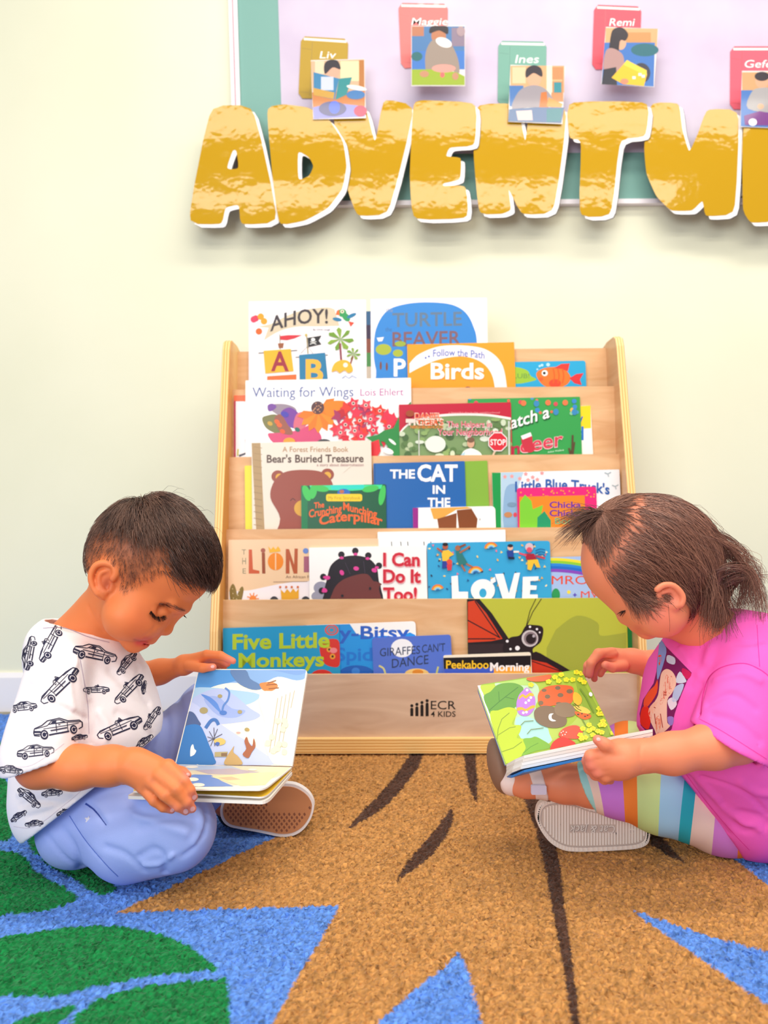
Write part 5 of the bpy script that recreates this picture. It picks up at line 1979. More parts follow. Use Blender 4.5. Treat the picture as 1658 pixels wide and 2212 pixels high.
def strand_cols(n, c0, c1, rg, P=None):
    t = np.clip(rg.beta(1.6, 2.2, n), 0, 1)[:, None]
    if P is not None:          # locks: neighbouring strands share their tone
        u = sum(np.sin(P @ np.array(k_) + ph) for k_, ph in (((310, 140, -220), .3), ((-190, 260, 380), 1.7), ((480, -330, 150), 4.0)))
        t = np.clip(0.45 * t + 0.55 * (0.45 + 0.28 * u)[:, None], 0, 1)
    return np.array(lin(c0)) * (1 - t) + np.array(lin(c1)) * t


W = np.array(W3((322, 1082, 1.095)))
ri = np.where(inh)[0]
ri = ri[rg.random(len(ri)) < 0.45 + 0.55 * sm(dl[ri], 30, 120)]
ri = rg.choice(ri, 17000)
roots = Vb[ri] + rg.normal(0, 0.0008, (len(ri), 3))
rx, ry = x[ri], y[ri]
rl = dl[ri]
topness = sm(rl + rg.normal(0, 12, len(ri)), 40, 165)
fr = sm(rx, 340, 400) * sm(ry, 1260, 1215)
L = 0.0055 + 0.003 * rg.random(len(ri)) + 0.026 * topness + 0.018 * fr * topness + rg.random(len(ri)) * 0.008 * topness
L = np.maximum(L, 0.016 * sm(rx, 325, 385) * sm(ry, 1170, 1200))


def bdir(P, t):
    d = P - W
    d[:, 2] -= 0.012
    d[:, 0] += 0.012
    return d / (np.linalg.norm(d, axis=1, keepdims=True) + 1e-6)


lift = 0.0018 + 0.0006 * rg.random(len(ri)) + (0.0022 + 0.006 * rg.random(len(ri))) * topness
paths = comb_hair(head, roots, bdir, L, lift, 8, 0.05, rg)
short = L < 0.014
cols = strand_cols(len(ri), '1e1116', '9c7462', rg, roots)
cols[short] = strand_cols(int(short.sum()), '2c1c1c', '8a6252', rg)
# fringe: a thick sweep of locks over the forehead
m = (rx > 330) & (rl < 70) & inpoly(rx, ry, HAIRP)
fri = np.where(inh & (x > 340) & (y < 1240) & (y > 1120))[0]
fri = fri[rg.random(len(fri)) < sm(x[fri] + rg.normal(0, 10, len(fri)), 338, 385)]
fri = rg.choice(fri, 3600)
fro = Vb[fri]
fx, fy = x[fri], y[fri]
FT = np.array(W3((452, 1262, 1.09)))


def fdir(P, t):
    d = FT - P
    d = d / (np.linalg.norm(d, axis=1, keepdims=True) + 1e-6)
    e = P - W
    e = e / (np.linalg.norm(e, axis=1, keepdims=True) + 1e-6)
    return d * (0.35 + 0.5 * t) + e * 0.8


fl_ = 0.028 + 0.016 * rg.random(len(fri))
fp = comb_hair(head, fro, fdir, fl_, 0.004 + 0.008 * rg.random(len(fri)), 9, 0.15, rg)
fc = strand_cols(len(fri), '190d11', '7c5648', rg, fro)
# a few flyaways
wi = rg.choice(np.where(inh & (y < 1150) & (x > 330))[0], 26)
wp = comb_hair(head, Vb[wi], lambda P, t: bdir(P, t) + np.array((0, 0, 0.6)), 0.03, 0.02, 8, -0.1, rg)
hair_object('hair', [(paths, np.where(short, 0.00016, 0.00036), np.where(short, 0.00008, 0.00015), cols), (fp, 0.00042, 0.00015, fc), (wp, 0.00022, 0.0001, strand_cols(26, '1a1014', '3a2a28', rg))], boy)


def hairs_between(bvh, base, tips, n, r0, r1, c, name, parent, rg, lift=0.001, out=0.004, jit=0.8):
    """brow or lashes: short tapering hairs from a base line to a tip line (photo points)"""
    B, T = spline(base, 12), spline(tips, 12)
    P = []
    for i in range(n):
        t = rg.random() * 0.999
        k = t * (len(B) - 1)
        a = np.array(B[int(k)]) + (np.array(B[int(k) + 1]) - np.array(B[int(k)])) * (k % 1)
        k2 = t * (len(T) - 1)
        b_ = np.array(T[int(k2)]) + (np.array(T[int(k2) + 1]) - np.array(T[int(k2)])) * (k2 % 1)
        dj = rg.normal(0, jit, 2)
        a = a + dj
        b_ = b_ + dj
        loc, nor, _, _ = bvh.ray_cast(CAM, ray(a[0], a[1]).normalized())
        if loc is None:
            continue
        row = []
        for s in (0, .33, .66, 1):
            q = a + (b_ - a) * s
            w_ = CAM + ray(q[0], q[1]) * (loc.y - lift - out * s)
            row.append(tuple(w_))
        P.append(row)
    P = np.array(P)
    V_, Fq_ = tubes(P, r0, r1)
    o = quick_mesh(name, V_, Fq_, [mat(c, 0.5, name=name + '_hair')], parent)
    return o


hairs_between(BVB, [(326, 1320), (332, 1328), (343, 1333), (357, 1330)], [(322, 1326), (333, 1337), (347, 1343), (361, 1337)], 110, 0.0003, 0.00012, '1a0f10', 'eyelashes', boy, rg, 0.0005, 0.006)
hairs_between(BVB, [(343, 1306), (360, 1306), (378, 1313), (394, 1317)], [(350, 1306), (368, 1309), (386, 1317), (402, 1320)], 120, 0.0002, 0.0001, '7a4a38', 'eyebrow', boy, rg, 0.0004, 0.001, 2.3)
# far lashes peeping past the bridge of the nose
fl0 = np.array([[W3((384 + i * 1.2, 1320 + i * 0.4, 1.130)), W3((392 + i * .8, 1326 + i * .5, 1.126)), W3((398 + i * .6, 1332 + i * .4, 1.122))] for i in range(10)])
V_, Fq_ = tubes(fl0, 0.0005, 0.0002)
quick_mesh('eyelashes', V_, Fq_, [mat('1a0f10', 0.5, name='eyelashes_hair')], boy)

# ---- tee
s = Vol()
s.chain([(168, 1425, 1.13, 88), (192, 1490, 1.13, 124), (196, 1560, 1.13, 142), (188, 1680, 1.13, 142)], k=0.02)
s.cone((140, 1690, 1.11, 108), (135, 1730, 1.10, 108), k=0.02)
s.cone((140, 1430, 1.08, 72), (145, 1430, 1.19, 72), k=0.03)
s.cone((128, 1398, 1.13, 70), (212, 1414, 1.13, 70), k=0.02)
CUFF = (W3((70, 1652, 1.0)), (0.28, 0.0, -0.96))
s.cutcone((130, 1440, 1.05, 66), (80, 1640, 1.0, 78), [CUFF], k=0.010)
s.cone((165, 1440, 1.21, 55), (235, 1500, 1.235, 55), k=0.016)
for p, w, a in (([(172, 1425), (180, 1480), (190, 1530), (192, 1590)], 4, 3.0), ([(165, 1430), (150, 1470), (158, 1530)], 7, -2.2), ([(112, 1520), (150, 1535), (186, 1552)], 5, 2.2),
                ([(196, 1520), (205, 1560), (195, 1605)], 7, 2.6), ([(215, 1540), (232, 1570), (222, 1610)], 8, -2.4), ([(255, 1540), (290, 1555), (325, 1590)], 9, 2.2), ([(240, 1450), (280, 1490), (320, 1520)], 10, 1.6),
                ([(60, 1480), (90, 1510), (110, 1560)], 9, 1.8), ([(30, 1590), (70, 1570), (120, 1580)], 9, 1.6), ([(45, 1740), (80, 1730), (130, 1735)], 6, 2.4), ([(60, 1765), (110, 1750), (160, 1725)], 5, 2.2),
                ([(40, 1715), (80, 1708), (150, 1712)], 6, -2), ([(300, 1440), (300, 1480), (318, 1520)], 7, 1.5), ([(92, 1352), (141, 1357), (188, 1374), (232, 1384)], 2.2, 1.0)):
    s.fold(p, w, a)
s.ripple(0.0009, 4)
nz = lambda a, b: W3(a) - W3(b)


def pplane(vol, p, n2, D, lo=None, hi=None, tilt=0.0):
    """cut: plane through pixel p at depth D with in-image normal n2 (px right, px down)"""
    vol.half(W3((p[0], p[1], D)), (n2[0], tilt, -n2[1]), lo, hi)


# neck opening, hem, cuffs
lo = W3((60, 1420, 1.13)) - np.array((0.3, 0.3, 0.0))
pplane(s, (88, 1335), (0.21, -0.98), 1.13, tilt=0.05)
NK = np.array((0.21, 0.05, 0.98)) / np.linalg.norm((0.21, 0.05, 0.98))
NP0 = W3((88, 1335, 1.13))
s.cutcone((128, 1398, 1.13, 70), (212, 1414, 1.13, 70), [(NP0 + NK * 0.006, NK), (NP0 - NK * 0.022, -NK)], k=0.002, op='s', grow=-0.0040)
pplane(s, (75, 1797), (0.61, 0.79), 1.10)
CUFF2 = (CUFF[0] + np.array((0.28, 0, -0.96)) * 0.004, CUFF[1])
CUFF3 = (CUFF[0] - np.array((0.28, 0, -0.96)) * 0.018, (-0.28, 0.0, 0.96))
s.cutcone((130, 1440, 1.05, 66), (80, 1640, 1.0, 78), [CUFF2, CUFF3], k=0.002, op='s', grow=-0.0046)
s.half(W3((250, 1520, 1.24)), (0.8, 0.0, -0.4), (-0.40, 1.19, 0.2), (0.2, 1.4, 0.5))
# folds and seams
Vs_, Fs_ = s.mesh(0.0021)
Vs_ = relax(Vs_, Fs_, 3, 0.5)
shirt = quick_mesh('tee_shirt', Vs_, Fs_, [mat('f7f1f6', 0.85, 0.15, name='white_jersey', bump=0.15, bscale=900)], boy)
dc = Decal(Vs_, Fs_)
INK = mat('34344c', 0.85, 0.1, name='ink_print')
INKL = mat('8a8698', 0.85, 0.1, name='ink_print_grey')
CAR = [([(2, 24), (5, 17), (20, 13), (32, 6), (56, 4.5), (72, 12), (94, 14), (99, 19), (98, 27), (90, 30)], 1.6), ([(2, 24), (3, 30), (13, 32)], 1.8), ([(31, 33), (71, 31.5)], 2.6),
       ([(33, 13), (40, 7.5), (56, 7.5), (66, 13), (33, 13)], 1.3), ([(49, 7.5), (48, 13), (47, 30)], 1.0), ([(6, 18), (30, 15), (33, 13), (68, 14), (97, 17)], 1.2), ([(70, 14), (69, 30)], 0.9), ([(22, 20), (60, 20), (92, 19)], 0.9),
       ([(3, 23), (16, 25)], 3.2), ([(3, 28), (14, 29)], 1.6), ([(36, 25), (68, 24)], 1.4), ([(52, 16.5), (56, 16.5)], 1.4)]


def car(cx, cy, ang, ln, flip=1, kind=0):
    c_, s_ = math.cos(math.radians(ang)), math.sin(math.radians(ang))
    k = ln / 100

    def T(p):
        X, Y = (p[0] - 50) * k * flip, (p[1] - 20) * k * 1.05
        return (cx + X * c_ - Y * s_, cy + X * s_ + Y * c_)
    for pts, w in CAR:
        if kind == 1 and pts[0] == (33, 13):
            pts = [(40, 12), (44, 5), (48, 12), (52, 8), (56, 12)]
        if kind == 1 and pts[0] == (2, 24):
            pts = [(2, 24), (6, 18), (22, 14), (40, 13), (70, 14), (90, 14), (99, 19), (98, 26), (90, 30)] if len(pts) > 4 else pts
        dc.line([T(p) for p in pts], max(1.5, w * k * 1.25), INK, step=2.0)
    for wx, wy, rx_, ry_ in ((22, 31, 8, 9), (80, 29.5, 7, 8.5)):
        dc.fill([T(p) for p in ellp(wx, wy, rx_, ry_, 0, 16)], INK, 0.0006, 3.0)
        dc.line([T(p) for p in ellp(wx, wy, rx_ * .55, ry_ * .55, 0, 12)], max(1.0, 1.3 * k), mat('e8e2ea', 0.85, 0.1, name='hub_print'), 0.0009, step=2)
    dc.fill([T(p) for p in [(34, 24), (68, 23), (68, 26), (36, 27)]], INKL, 0.0003, 4.0)
    dc.fill([T(p) for p in [(38, 12), (42, 8.5), (48, 8.5), (47, 12.5)]], INK, 0.0003, 4.0)


for a in ((205, 1410, 14, 98, 1, 0), (272, 1432, -52, 62, -1, 0), (276, 1486, -48, 86, -1, 1), (208, 1488, -2, 58, -1, 1), (126, 1478, -46, 108, -1, 1), (124, 1570, -9, 110, 1, 0), (257, 1568, -24, 104, -1, 1),
          (76, 1622, -5, 82, 1, 0), (62, 1411, -78, 76, 1, 0), (106, 1388, -62, 92, 1, 1), (50, 1526, -8, 62, -1, 0), (326, 1550, -58, 60, -1, 1), (310, 1602, -38, 48, 1, 0), (171, 1592, -8, 36, 1, 0),
          (24, 1662, 8, 52, 1, 0), (64, 1722, 42, 62, 1, 0), (40, 1762, -32, 40, 1, 0), (74, 1778, -8, 40, -1, 0), (112, 1712, -4, 46, 1, 0), (310, 1485, -80, 30, 1, 0), (32, 1448, -80, 44, 1, 0), (140, 1752, -20, 40, 1, 1)):
    car(*a)
dc.line(spline([(93, 1357), (141, 1357), (188, 1375), (236, 1388)], 6), 1.5, mat('c2b4c8', 0.9, name='stitch_thread'))
dc.line(spline([(173, 1425), (183, 1480), (190, 1530), (192, 1585)], 6), 1.3, mat('c2b4c8', 0.9, name='stitch_thread'))
dc.line(spline([(8, 1656), (60, 1655), (100, 1634), (138, 1606)], 6), 1.0, mat('d8ccd8', 0.9, name='hem_thread'))
dc.line(spline([(30, 1785), (75, 1785), (140, 1738), (200, 1686)], 6), 1.0, mat('d8ccd8', 0.9, name='hem_thread'))
dc.bake(shirt)

# ---- trousers
p = Vol()
p.ball((168, 1785, 1.105, 84), k=0.02)
p.ell((175, 1760, 1.17), (95, 85, 80), 0, k=0.03)
p.cone((175, 1775, 1.10, 78), (384, 1778, 1.03, 74), k=0.02)
p.cone((384, 1806, 1.03, 68), (275, 1826, 1.06, 76), k=0.03)
p.cone((185, 1745, 1.19, 72), (452, 1532, 1.27, 56), k=0.03)
p.cone((452, 1532, 1.27, 56), (478, 1715, 1.255, 40), k=0.02)
for q, w, a in (([(182, 1738), (205, 1752), (228, 1782)], 3, 3.2), ([(190, 1728), (214, 1740), (234, 1772)], 4, -2.2), ([(150, 1762), (185, 1815), (230, 1868)], 2.2, 1.4), ([(96, 1800), (140, 1850), (200, 1885)], 6, 1.5),
                ([(300, 1852), (330, 1836), (352, 1850), (356, 1884)], 7, 4.5), ([(312, 1868), (345, 1866), (372, 1848)], 6, -3.5), ([(300, 1790), (360, 1770), (420, 1770)], 10, 1.5), ([(290, 1760), (330, 1775), (400, 1800)], 9, -1.6),
                ([(440, 1740), (448, 1770), (438, 1800)], 6, 2.4), ([(425, 1745), (435, 1780), (420, 1820)], 8, -2), ([(275, 1720), (300, 1750), (350, 1757)], 8, 2.2), ([(395, 1850), (420, 1830), (440, 1800)], 6, 2.0), ([(230, 1830), (270, 1845), (310, 1880)], 9, 1.5), ([(130, 1790), (160, 1830), (175, 1870)], 10, 1.8),
                ([(350, 1520), (362, 1570), (355, 1640)], 8, 2.0), ([(380, 1500), (395, 1560), (385, 1640)], 9, 2.4), ([(335, 1530), (345, 1580), (335, 1620)], 6, -1.6)):
    p.fold(q, w, a)
p.ripple(0.0011, 7, 70)
p.half((0, 0, 0.0035), (0, 0, -1))
Vp, Fp = p.mesh(0.0024)
Vp = relax(Vp, Fp, 2, 0.5)
pants = quick_mesh('trousers', Vp, Fp, [mat('a6b8f6', 0.85, 0.15, name='chambray', bump=0.25, bscale=1400)], boy)
pd = Decal(Vp, Fp)
pd.line(spline([(150, 1762), (185, 1815), (230, 1868), (255, 1893)], 8), 1.4, mat('5a78d0', 0.9, name='trouser_seam'))
pd.line(spline([(185, 1736), (206, 1752), (230, 1783)], 8), 4.5, mat('33489a', 0.9, name='pocket_opening'), w2=1.5)
pd.bake(pants)
mb = MB()
loc = pd.hit(190, 1771, 0.0006)[0]
if loc is not None:
    mb.prism([on_plane(px_, py_, loc, Vector((0, -1, 0))) for px_, py_ in star(190, 1771, 8, 5, 0.5, -80)], (0, 0.0016, 0), mat('f0eaf4', 0.3, name='star_stud_white'))
    st_ = mb.build('star_stud', boy)
    st_['label'] = 'white star stud at the pocket'
    st_.parent = pants

# ---- shoe: tan waffle sole turned to the viewer
shoe = None
SO = [(602, 1693), (637, 1695), (664, 1711), (677, 1732), (677, 1750), (670, 1771), (655, 1792), (634, 1805), (609, 1808), (581, 1803), (553, 1797), (518, 1791), (492, 1784), (478, 1768), (476, 1745), (486, 1722), (512, 1706), (560, 1698)]
SO = spline(SO, 4, True)
cx_, cy_ = 585, 1750
DS = 1.212
mb = MB()
rim = mat('f1ecee', 0.5, name='shoe_rim_white')
mb.prism([at(px_, py_, DS) for px_, py_ in SO], (0, 0.012, 0), rim)
inn = [(cx_ + (px_ - cx_) * 0.945, cy_ + (py_ - cy_) * 0.885) for px_, py_ in SO]
sol = mat('c8875c', 0.7, name='gum_sole')
mb.prism([at(px_, py_, DS - 0.0016) for px_, py_ in inn], (0, 0.0016, 0), sol)
a = Art(mb, at(580, 1750, DS - 0.0016), Vector((0, -1, 0)), rough=0.7)
for i in range(-14, 14):
    for j in range(-8, 9):
        X, Y = 575 + i * 11 + (5.5 if j % 2 else 0), 1752 + j * 7
        if not inpoly(np.array([X]), np.array([Y]), [(cx_ + (q[0] - cx_) * .9, cy_ + (q[1] - cy_) * .8) for q in SO])[0]:
            continue
        if 580 < X < 665 and Y < 1765 - (X - 580) * .25 + 12 and Y < 1758:
            continue
        a.poly([(X - 3, Y - 1), (X + .5, Y - 4), (X + 3, Y + 1), (X - .5, Y + 4)], '8a5540')
        a.k = 2
su = Vol()
su.chain([(512, 1748, 1.262, 42), (600, 1750, 1.262, 46), (630, 1750, 1.255, 44)], k=0.01)
su.cone((500, 1730, 1.262, 36), (488, 1700, 1.26, 34), k=0.01)
su.half((0, DS + 0.0121, 0), (0, -1, 0))
su.half((0, 0, 0.003), (0, 0, -1))
Vu, Fu = su.mesh(0.003)
up = quick_mesh('shoe', Vu, Fu, [mat('1d1a20', 0.7, name='black_canvas')], boy)

so = mb.build('sole', boy)
so.parent = up
so['label'] = 'tan waffle shoe sole with white rim'

# ---- the open board book on his lap
bbk = empty('open_board_book', at(480, 1660, 1.1), 'open board book with snowy blue scene on the lap of the boy', 'book')


def slab(mb, pts, t, m, side=None, r=0):
    """page: planar outline of world points, thickness t away from the viewer's side"""
    n = Vector((0, 0, 0))
    for i in range(len(pts)):
        n += Vector(pts[i]).cross(Vector(pts[(i + 1) % len(pts)]))
    n.normalize()
    if n.dot(Vector(pts[0]) - CAM) > 0:
        n = -n
    mb.prism(pts, -n * t, m, side)
    return n


def quad_round(c, r, n=5):
    """rounded corners on a pixel-space polygon; r per corner"""
    out = []
    m = len(c)
    for i in range(m):
        p0, p1, p2 = (np.array(c[(i - 1) % m], float), np.array(c[i], float), np.array(c[(i + 1) % m], float))
        if r[i] <= 0:
            out.append(tuple(p1))
            continue
        a = p1 + (p0 - p1) / np.linalg.norm(p0 - p1) * r[i]
        b = p1 + (p2 - p1) / np.linalg.norm(p2 - p1) * r[i]
        for k in range(n + 1):
            t = k / n
            out.append(tuple((1 - t) ** 2 * a + 2 * t * (1 - t) * p1 + t * t * b))
    return out


G0, G1, T1 = at(378, 1649, 1.135), at(631, 1655, 1.125), at(664, 1446, 1.195)
n_up = (G1 - G0).cross(T1 - G0).normalized()
if n_up.y > 0:
    n_up = -n_up
pagew = mat('fdf6e2', 0.45, name='board_page_cream')
edge_w = mat('fbf7f0', 0.5, name='board_page_edge')
mb = MB()
UPc = quad_round([(429, 1445), (664, 1446), (631, 1655), (378, 1649)], [4, 10, 0, 0])
mb.prism([on_plane(px_, py_, G0, n_up) for px_, py_ in UPc], -n_up * 0.0022, pagew, edge_w)
a = Art(mb, G0, n_up, rough=0.4)
UPq = [(429, 1446), (663, 1447), (630, 1654), (379, 1648)]


def inside(pts):
    """keep a traced outline on the page: slide points to the page's borders"""
    out = []
    for x_, y_ in pts:
        y_ = min(max(y_, 1447), 1653)
        t = (y_ - 1446) / 207
        out.append((min(max(x_, 430 - 50 * t), 661 - 33 * t), y_))
    return out


def pg(pts, c, sp=4):
    a.poly(inside(spline(pts, sp, True) if sp else pts), c)


pg([(425, 1440), (500, 1440), (600, 1440), (668, 1440), (664, 1462), (640, 1470), (600, 1462), (560, 1478), (500, 1475), (450, 1485), (415, 1500)], '86aee0')
pg([(425, 1440), (495, 1442), (520, 1465), (470, 1480), (425, 1490)], '4f93d6')
pg([(560, 1445), (600, 1450), (640, 1458), (660, 1452), (662, 1440), (565, 1440)], '7aa0da')
pg([(415, 1490), (450, 1485), (500, 1490), (560, 1500), (540, 1520), (480, 1530), (410, 1530)], 'a8cce8')
pg([(405, 1520), (440, 1495), (480, 1488), (510, 1505), (540, 1530), (562, 1545), (545, 1556), (520, 1560), (470, 1565), (420, 1560), (400, 1560)], 'b4c2ea')
pg([(400, 1530), (420, 1520), (450, 1545), (500, 1580), (560, 1620), (585, 1655), (380, 1655)], 'c3cdf0')
pg([(440, 1510), (470, 1505), (500, 1530), (530, 1535), (510, 1550), (470, 1545)], '9aaee4')
pg([(434, 1500), (452, 1505), (468, 1518), (474, 1530), (482, 1545), (470, 1535), (450, 1515)], '5a8ad8')
pg([(498, 1447), (530, 1447), (540, 1466), (560, 1478), (565, 1488), (545, 1490), (520, 1480), (505, 1465)], '5f7fae', 3)
pg([(560, 1478), (572, 1474), (590, 1474), (600, 1482), (588, 1492), (570, 1492)], 'd8894a')
for p_ in ([(575, 1480), (598, 1478)], [(580, 1488), (602, 1486)], [(578, 1476), (596, 1470)]):
    a.line(p_, 2.2, '9a5a34')
pg([(565, 1495), (600, 1492), (640, 1480), (658, 1475), (650, 1560), (640, 1640), (630, 1652), (590, 1650), (570, 1600), (572, 1560), (560, 1520)], 'fffaec', 3)
a.line([(486, 1486), (495, 1495), (492, 1512), (483, 1524), (480, 1536)], 4, '5a86cc', sp=4); a.ell(482, 1540, 8, 5, '4a7ac8')
for cx0, cy0 in ((440, 1535), (475, 1504), (518, 1538), (533, 1576)):
    a.ell(cx0, cy0, 9 if cx0 == 440 else 5, 7 if cx0 == 440 else 4, 'a89a6a')
pg([(396, 1578), (398, 1555), (406, 1538), (418, 1540), (428, 1555), (432, 1568)], '4a5f8f')
pg([(380, 1650), (385, 1600), (398, 1572), (415, 1565), (432, 1568), (442, 1585), (452, 1610), (462, 1635), (460, 1652)], '2f78c0')
a.line([(444, 1573), (456, 1557), (466, 1556), (472, 1566)], 7, '3f72b8', sp=4)
a.poly(inside(spline([(411, 1632), (412, 1615), (417, 1608), (420, 1618), (424, 1622), (420, 1630), (413, 1634)], 4, True)), 'fffdf6')
a.poly(inside(spline([(404, 1654), (410, 1648), (413, 1640), (418, 1638), (420, 1646), (427, 1653), (432, 1656)], 3, True)), 'fdf2da')
for p_ in ([(452, 1580), (470, 1612)], [(470, 1575), (455, 1612)], [(448, 1592), (478, 1602)], [(462, 1572), (464, 1612)], [(450, 1602), (480, 1586)]):
    a.line(p_, 1.4, '5a5660')
pg([(462, 1600), (475, 1594), (487, 1600), (484, 1608), (470, 1610)], 'dcc06a', 3); a.ell(470, 1607, 5, 4, '4a6ab8')
a.poly(inside([(464, 1625), (492, 1624), (490, 1635), (464, 1635)]), 'b8a878'); a.poly(inside([(478, 1627), (491, 1627), (490, 1634), (478, 1634)]), '8a6a4a')
pg([(486, 1652), (490, 1635), (500, 1620), (506, 1612), (504, 1625), (515, 1635), (523, 1652)], 'c8a468')
pg([(524, 1630), (532, 1618), (528, 1602), (533, 1592), (538, 1605), (545, 1612), (548, 1595), (552, 1612), (544, 1625), (536, 1638)], 'a8603f', 3)
a.ell(535, 1577, 4, 3, 'b89a58'); a.ell(515, 1583, 5, 2, 'e8a8a0')
for k in range(5):
    x0_, y0_ = 636 - k * 9, 1492 + k * 4
    a.line([(x0_, y0_), (x0_ - (18 if k else 8), y0_ + (118 if k else 38))], 1.3, 'c6b8a0')
rd_ = random.Random(6)
for _ in range(12):
    px_, py_ = rd_.uniform(575, 620), rd_.uniform(1520, 1640)
    pg([(px_, py_), (px_ + 9, py_ + 3), (px_ + 7, py_ + 12), (px_ - 2, py_ + 10)], 'f5ecc8', 3)
mb.build('upper_page', bbk)
# board behind the upper page, with the other leaves
mb = MB()
bk_ = [on_plane(px_, py_, G0, n_up) - n_up * 0.0025 for px_, py_ in UPc]
mb.prism(bk_, -n_up * 0.006, edge_w, edge_w)
mb.build('page_block', bbk)


def low_page(name, nl, nr, D, t, m, art=None, lift=0.0, gl=None, gr=None, lbl=None):
    g0 = (gl or (379, 1651)); g1 = (gr or (630, 1657))
    A0, A1 = at(g0[0], g0[1], 1.128), at(g1[0], g1[1], 1.120)
    N1 = at(nr[0], nr[1], D)
    n = (A1 - A0).cross(N1 - A0).normalized()
    if n.z < 0:
        n = -n
    mb = MB()
    out = quad_round([g0, g1, nr, nl], [0, 0, 16, 8])
    P = [on_plane(px_, py_, A0, n) for px_, py_ in out]
    mb.prism(P, -n * t, m, edge_w)
    if art:
        art(Art(mb, A0, n, rough=0.4))
    o = mb.build(name, bbk)
    return o


def art_low(a):
    a.poly([(381, 1652), (628, 1657), (605, 1676), (560, 1690), (480, 1700), (350, 1700), (300, 1701)], 'e8d9b4')
    a.poly([(381, 1652), (500, 1655), (520, 1662), (470, 1668), (420, 1664), (370, 1662)], 'b9c6dc')
    a.poly([(420, 1673), (455, 1674), (480, 1688), (505, 1699), (420, 1700), (300, 1701), (330, 1690)], '6f8fd0')
    a.poly([(420, 1664), (500, 1660), (560, 1668), (520, 1674), (450, 1672)], 'c0b0b8')
    a.poly([(455, 1678), (540, 1670), (600, 1668), (572, 1696), (520, 1698)], 'f6e3a8')
    a.poly([(470, 1680), (500, 1678), (520, 1684), (490, 1686)], 'e8c090')
    for q in ((414, 1657, 14, 2.5), (416, 1684, 13, 4), (428, 1696, 14, 4), (545, 1663, 10, 2)):
        a.ell(*q, 'fdf0dc')


low_page('lower_page', (290, 1703), (571, 1705), 0.988, 0.0022, pagew, art_low)
low_page('inner_leaf', (284, 1708), (574, 1722), 0.990, 0.0022, mat('f2c93a', 0.5, name='yellow_leaf'), None, gl=(379, 1656), gr=(630, 1662))
low_page('cover_board', (273, 1719), (577, 1731), 0.990, 0.0042, mat('f6f0e8', 0.5, name='cover_white'), None, gl=(379, 1662), gr=(631, 1668))
# ------------------------------------------------------------------ the girl
girl = empty('person', at(1560, 1840, 1.16), 'person with small ponytail in pink tee and striped leggings, sitting with a picture book', 'person')
girl.location.z = 0
bpy.context.view_layer.update()


def girl_head(v):
    H = 1.10
    v.ell((1398, 1188, H), (136, 120, 106), 12)
    v.ell((1347, 1226, H), (86, 84, 84), 0, k=0.02)
    v.ell((1462, 1215, H), (74, 84, 88), 0, k=0.03)
    v.ell((1388, 1284, H), (70, 68, 76), 0, k=0.02)
    for d in (-1, 1):
        v.ball((1428, 1321, H + d * 0.034, 56), k=0.02)
    v.ball((1400, 1322, H + 0.01, 50), k=0.02)
    v.cone((1354, 1310, H + 0.012, 9), (1347, 1332, H + 0.012, 10), k=0.01)
    v.ball((1348, 1335, H + 0.012, 10), k=0.006)
    for d in (-1, 1):
        v.ball((1350, 1312, H + 0.008 + d * 0.026, 15), k=0.006)
        v.ball((1356, 1339, H + 0.012 + d * 0.008, 7), k=0.005)
    v.ell((1374, 1353, H + 0.010), (8, 12, 18), 45, k=0.006)
    v.ell((1384, 1362, H + 0.010), (7, 9, 16), 45, k=0.006)
    v.ball((1396, 1366, H + 0.008, 14), k=0.008)


ghead = Vol()
girl_head(ghead)
v = Vol()
girl_head(v)
v.cone((1470, 1310, 1.11, 50), (1575, 1405, 1.14, 58), k=0.02)
v.cone((1500, 1350, 1.12, 42), (1585, 1375, 1.14, 52), k=0.02)
v.cone((1585, 1440, 1.15, 78), (1620, 1700, 1.16, 98), k=0.02)
v.cone((1600, 1440, 1.09, 42), (1570, 1430, 1.23, 40), k=0.02)
v.chain([(1620, 1460, 1.075, 46), (1612, 1590, 1.03, 42), (1590, 1602, 1.02, 43), (1540, 1611, 1.01, 46), (1450, 1628, 1.0, 41), (1385, 1633, 0.995, 33)], k=0.014)
v.chain([(1385, 1633, 0.995, 33), (1345, 1638, 0.99, 38), (1318, 1640, 0.99, 34)], k=0.010)
v.ell((1330, 1645, 0.992), (46, 40, 28), 10, k=0.008)
v.chain([(1335, 1625, 0.982, 16), (1305, 1608, 0.976, 12.5), (1290, 1598, 0.976, 11)], k=0.006)
FG = [[(1305, 1630, 0.985, 17), (1276, 1634, 0.985, 14), (1268, 1644, 1.0, 11.5), (1285, 1652, 1.02, 10)],
      [(1305, 1645, 0.985, 17), (1279, 1650, 0.985, 14), (1272, 1660, 1.0, 11.5), (1290, 1666, 1.02, 10)],
      [(1312, 1656, 0.986, 16), (1290, 1665, 0.986, 13.5), (1285, 1674, 1.0, 11), (1302, 1678, 1.018, 9.5)],
      [(1322, 1664, 0.988, 15), (1308, 1677, 0.988, 12), (1304, 1684, 1.0, 10), (1318, 1686, 1.014, 8.5)]]
for f in FG:
    v.chain(f, k=0.0035)
for q, w, a in (([(1386, 1604), (1381, 1632), (1388, 1662)], 3, 1.6), ([(1285, 1640), (1300, 1640)], 2.2, 1.3), ([(1287, 1656), (1305, 1654)], 2.2, 1.3), ([(1298, 1669), (1315, 1664)], 2.2, 1.2), ([(1300, 1616), (1318, 1630), (1340, 1632)], 3, 1.2)):
    v.sstroke(q, w, a)
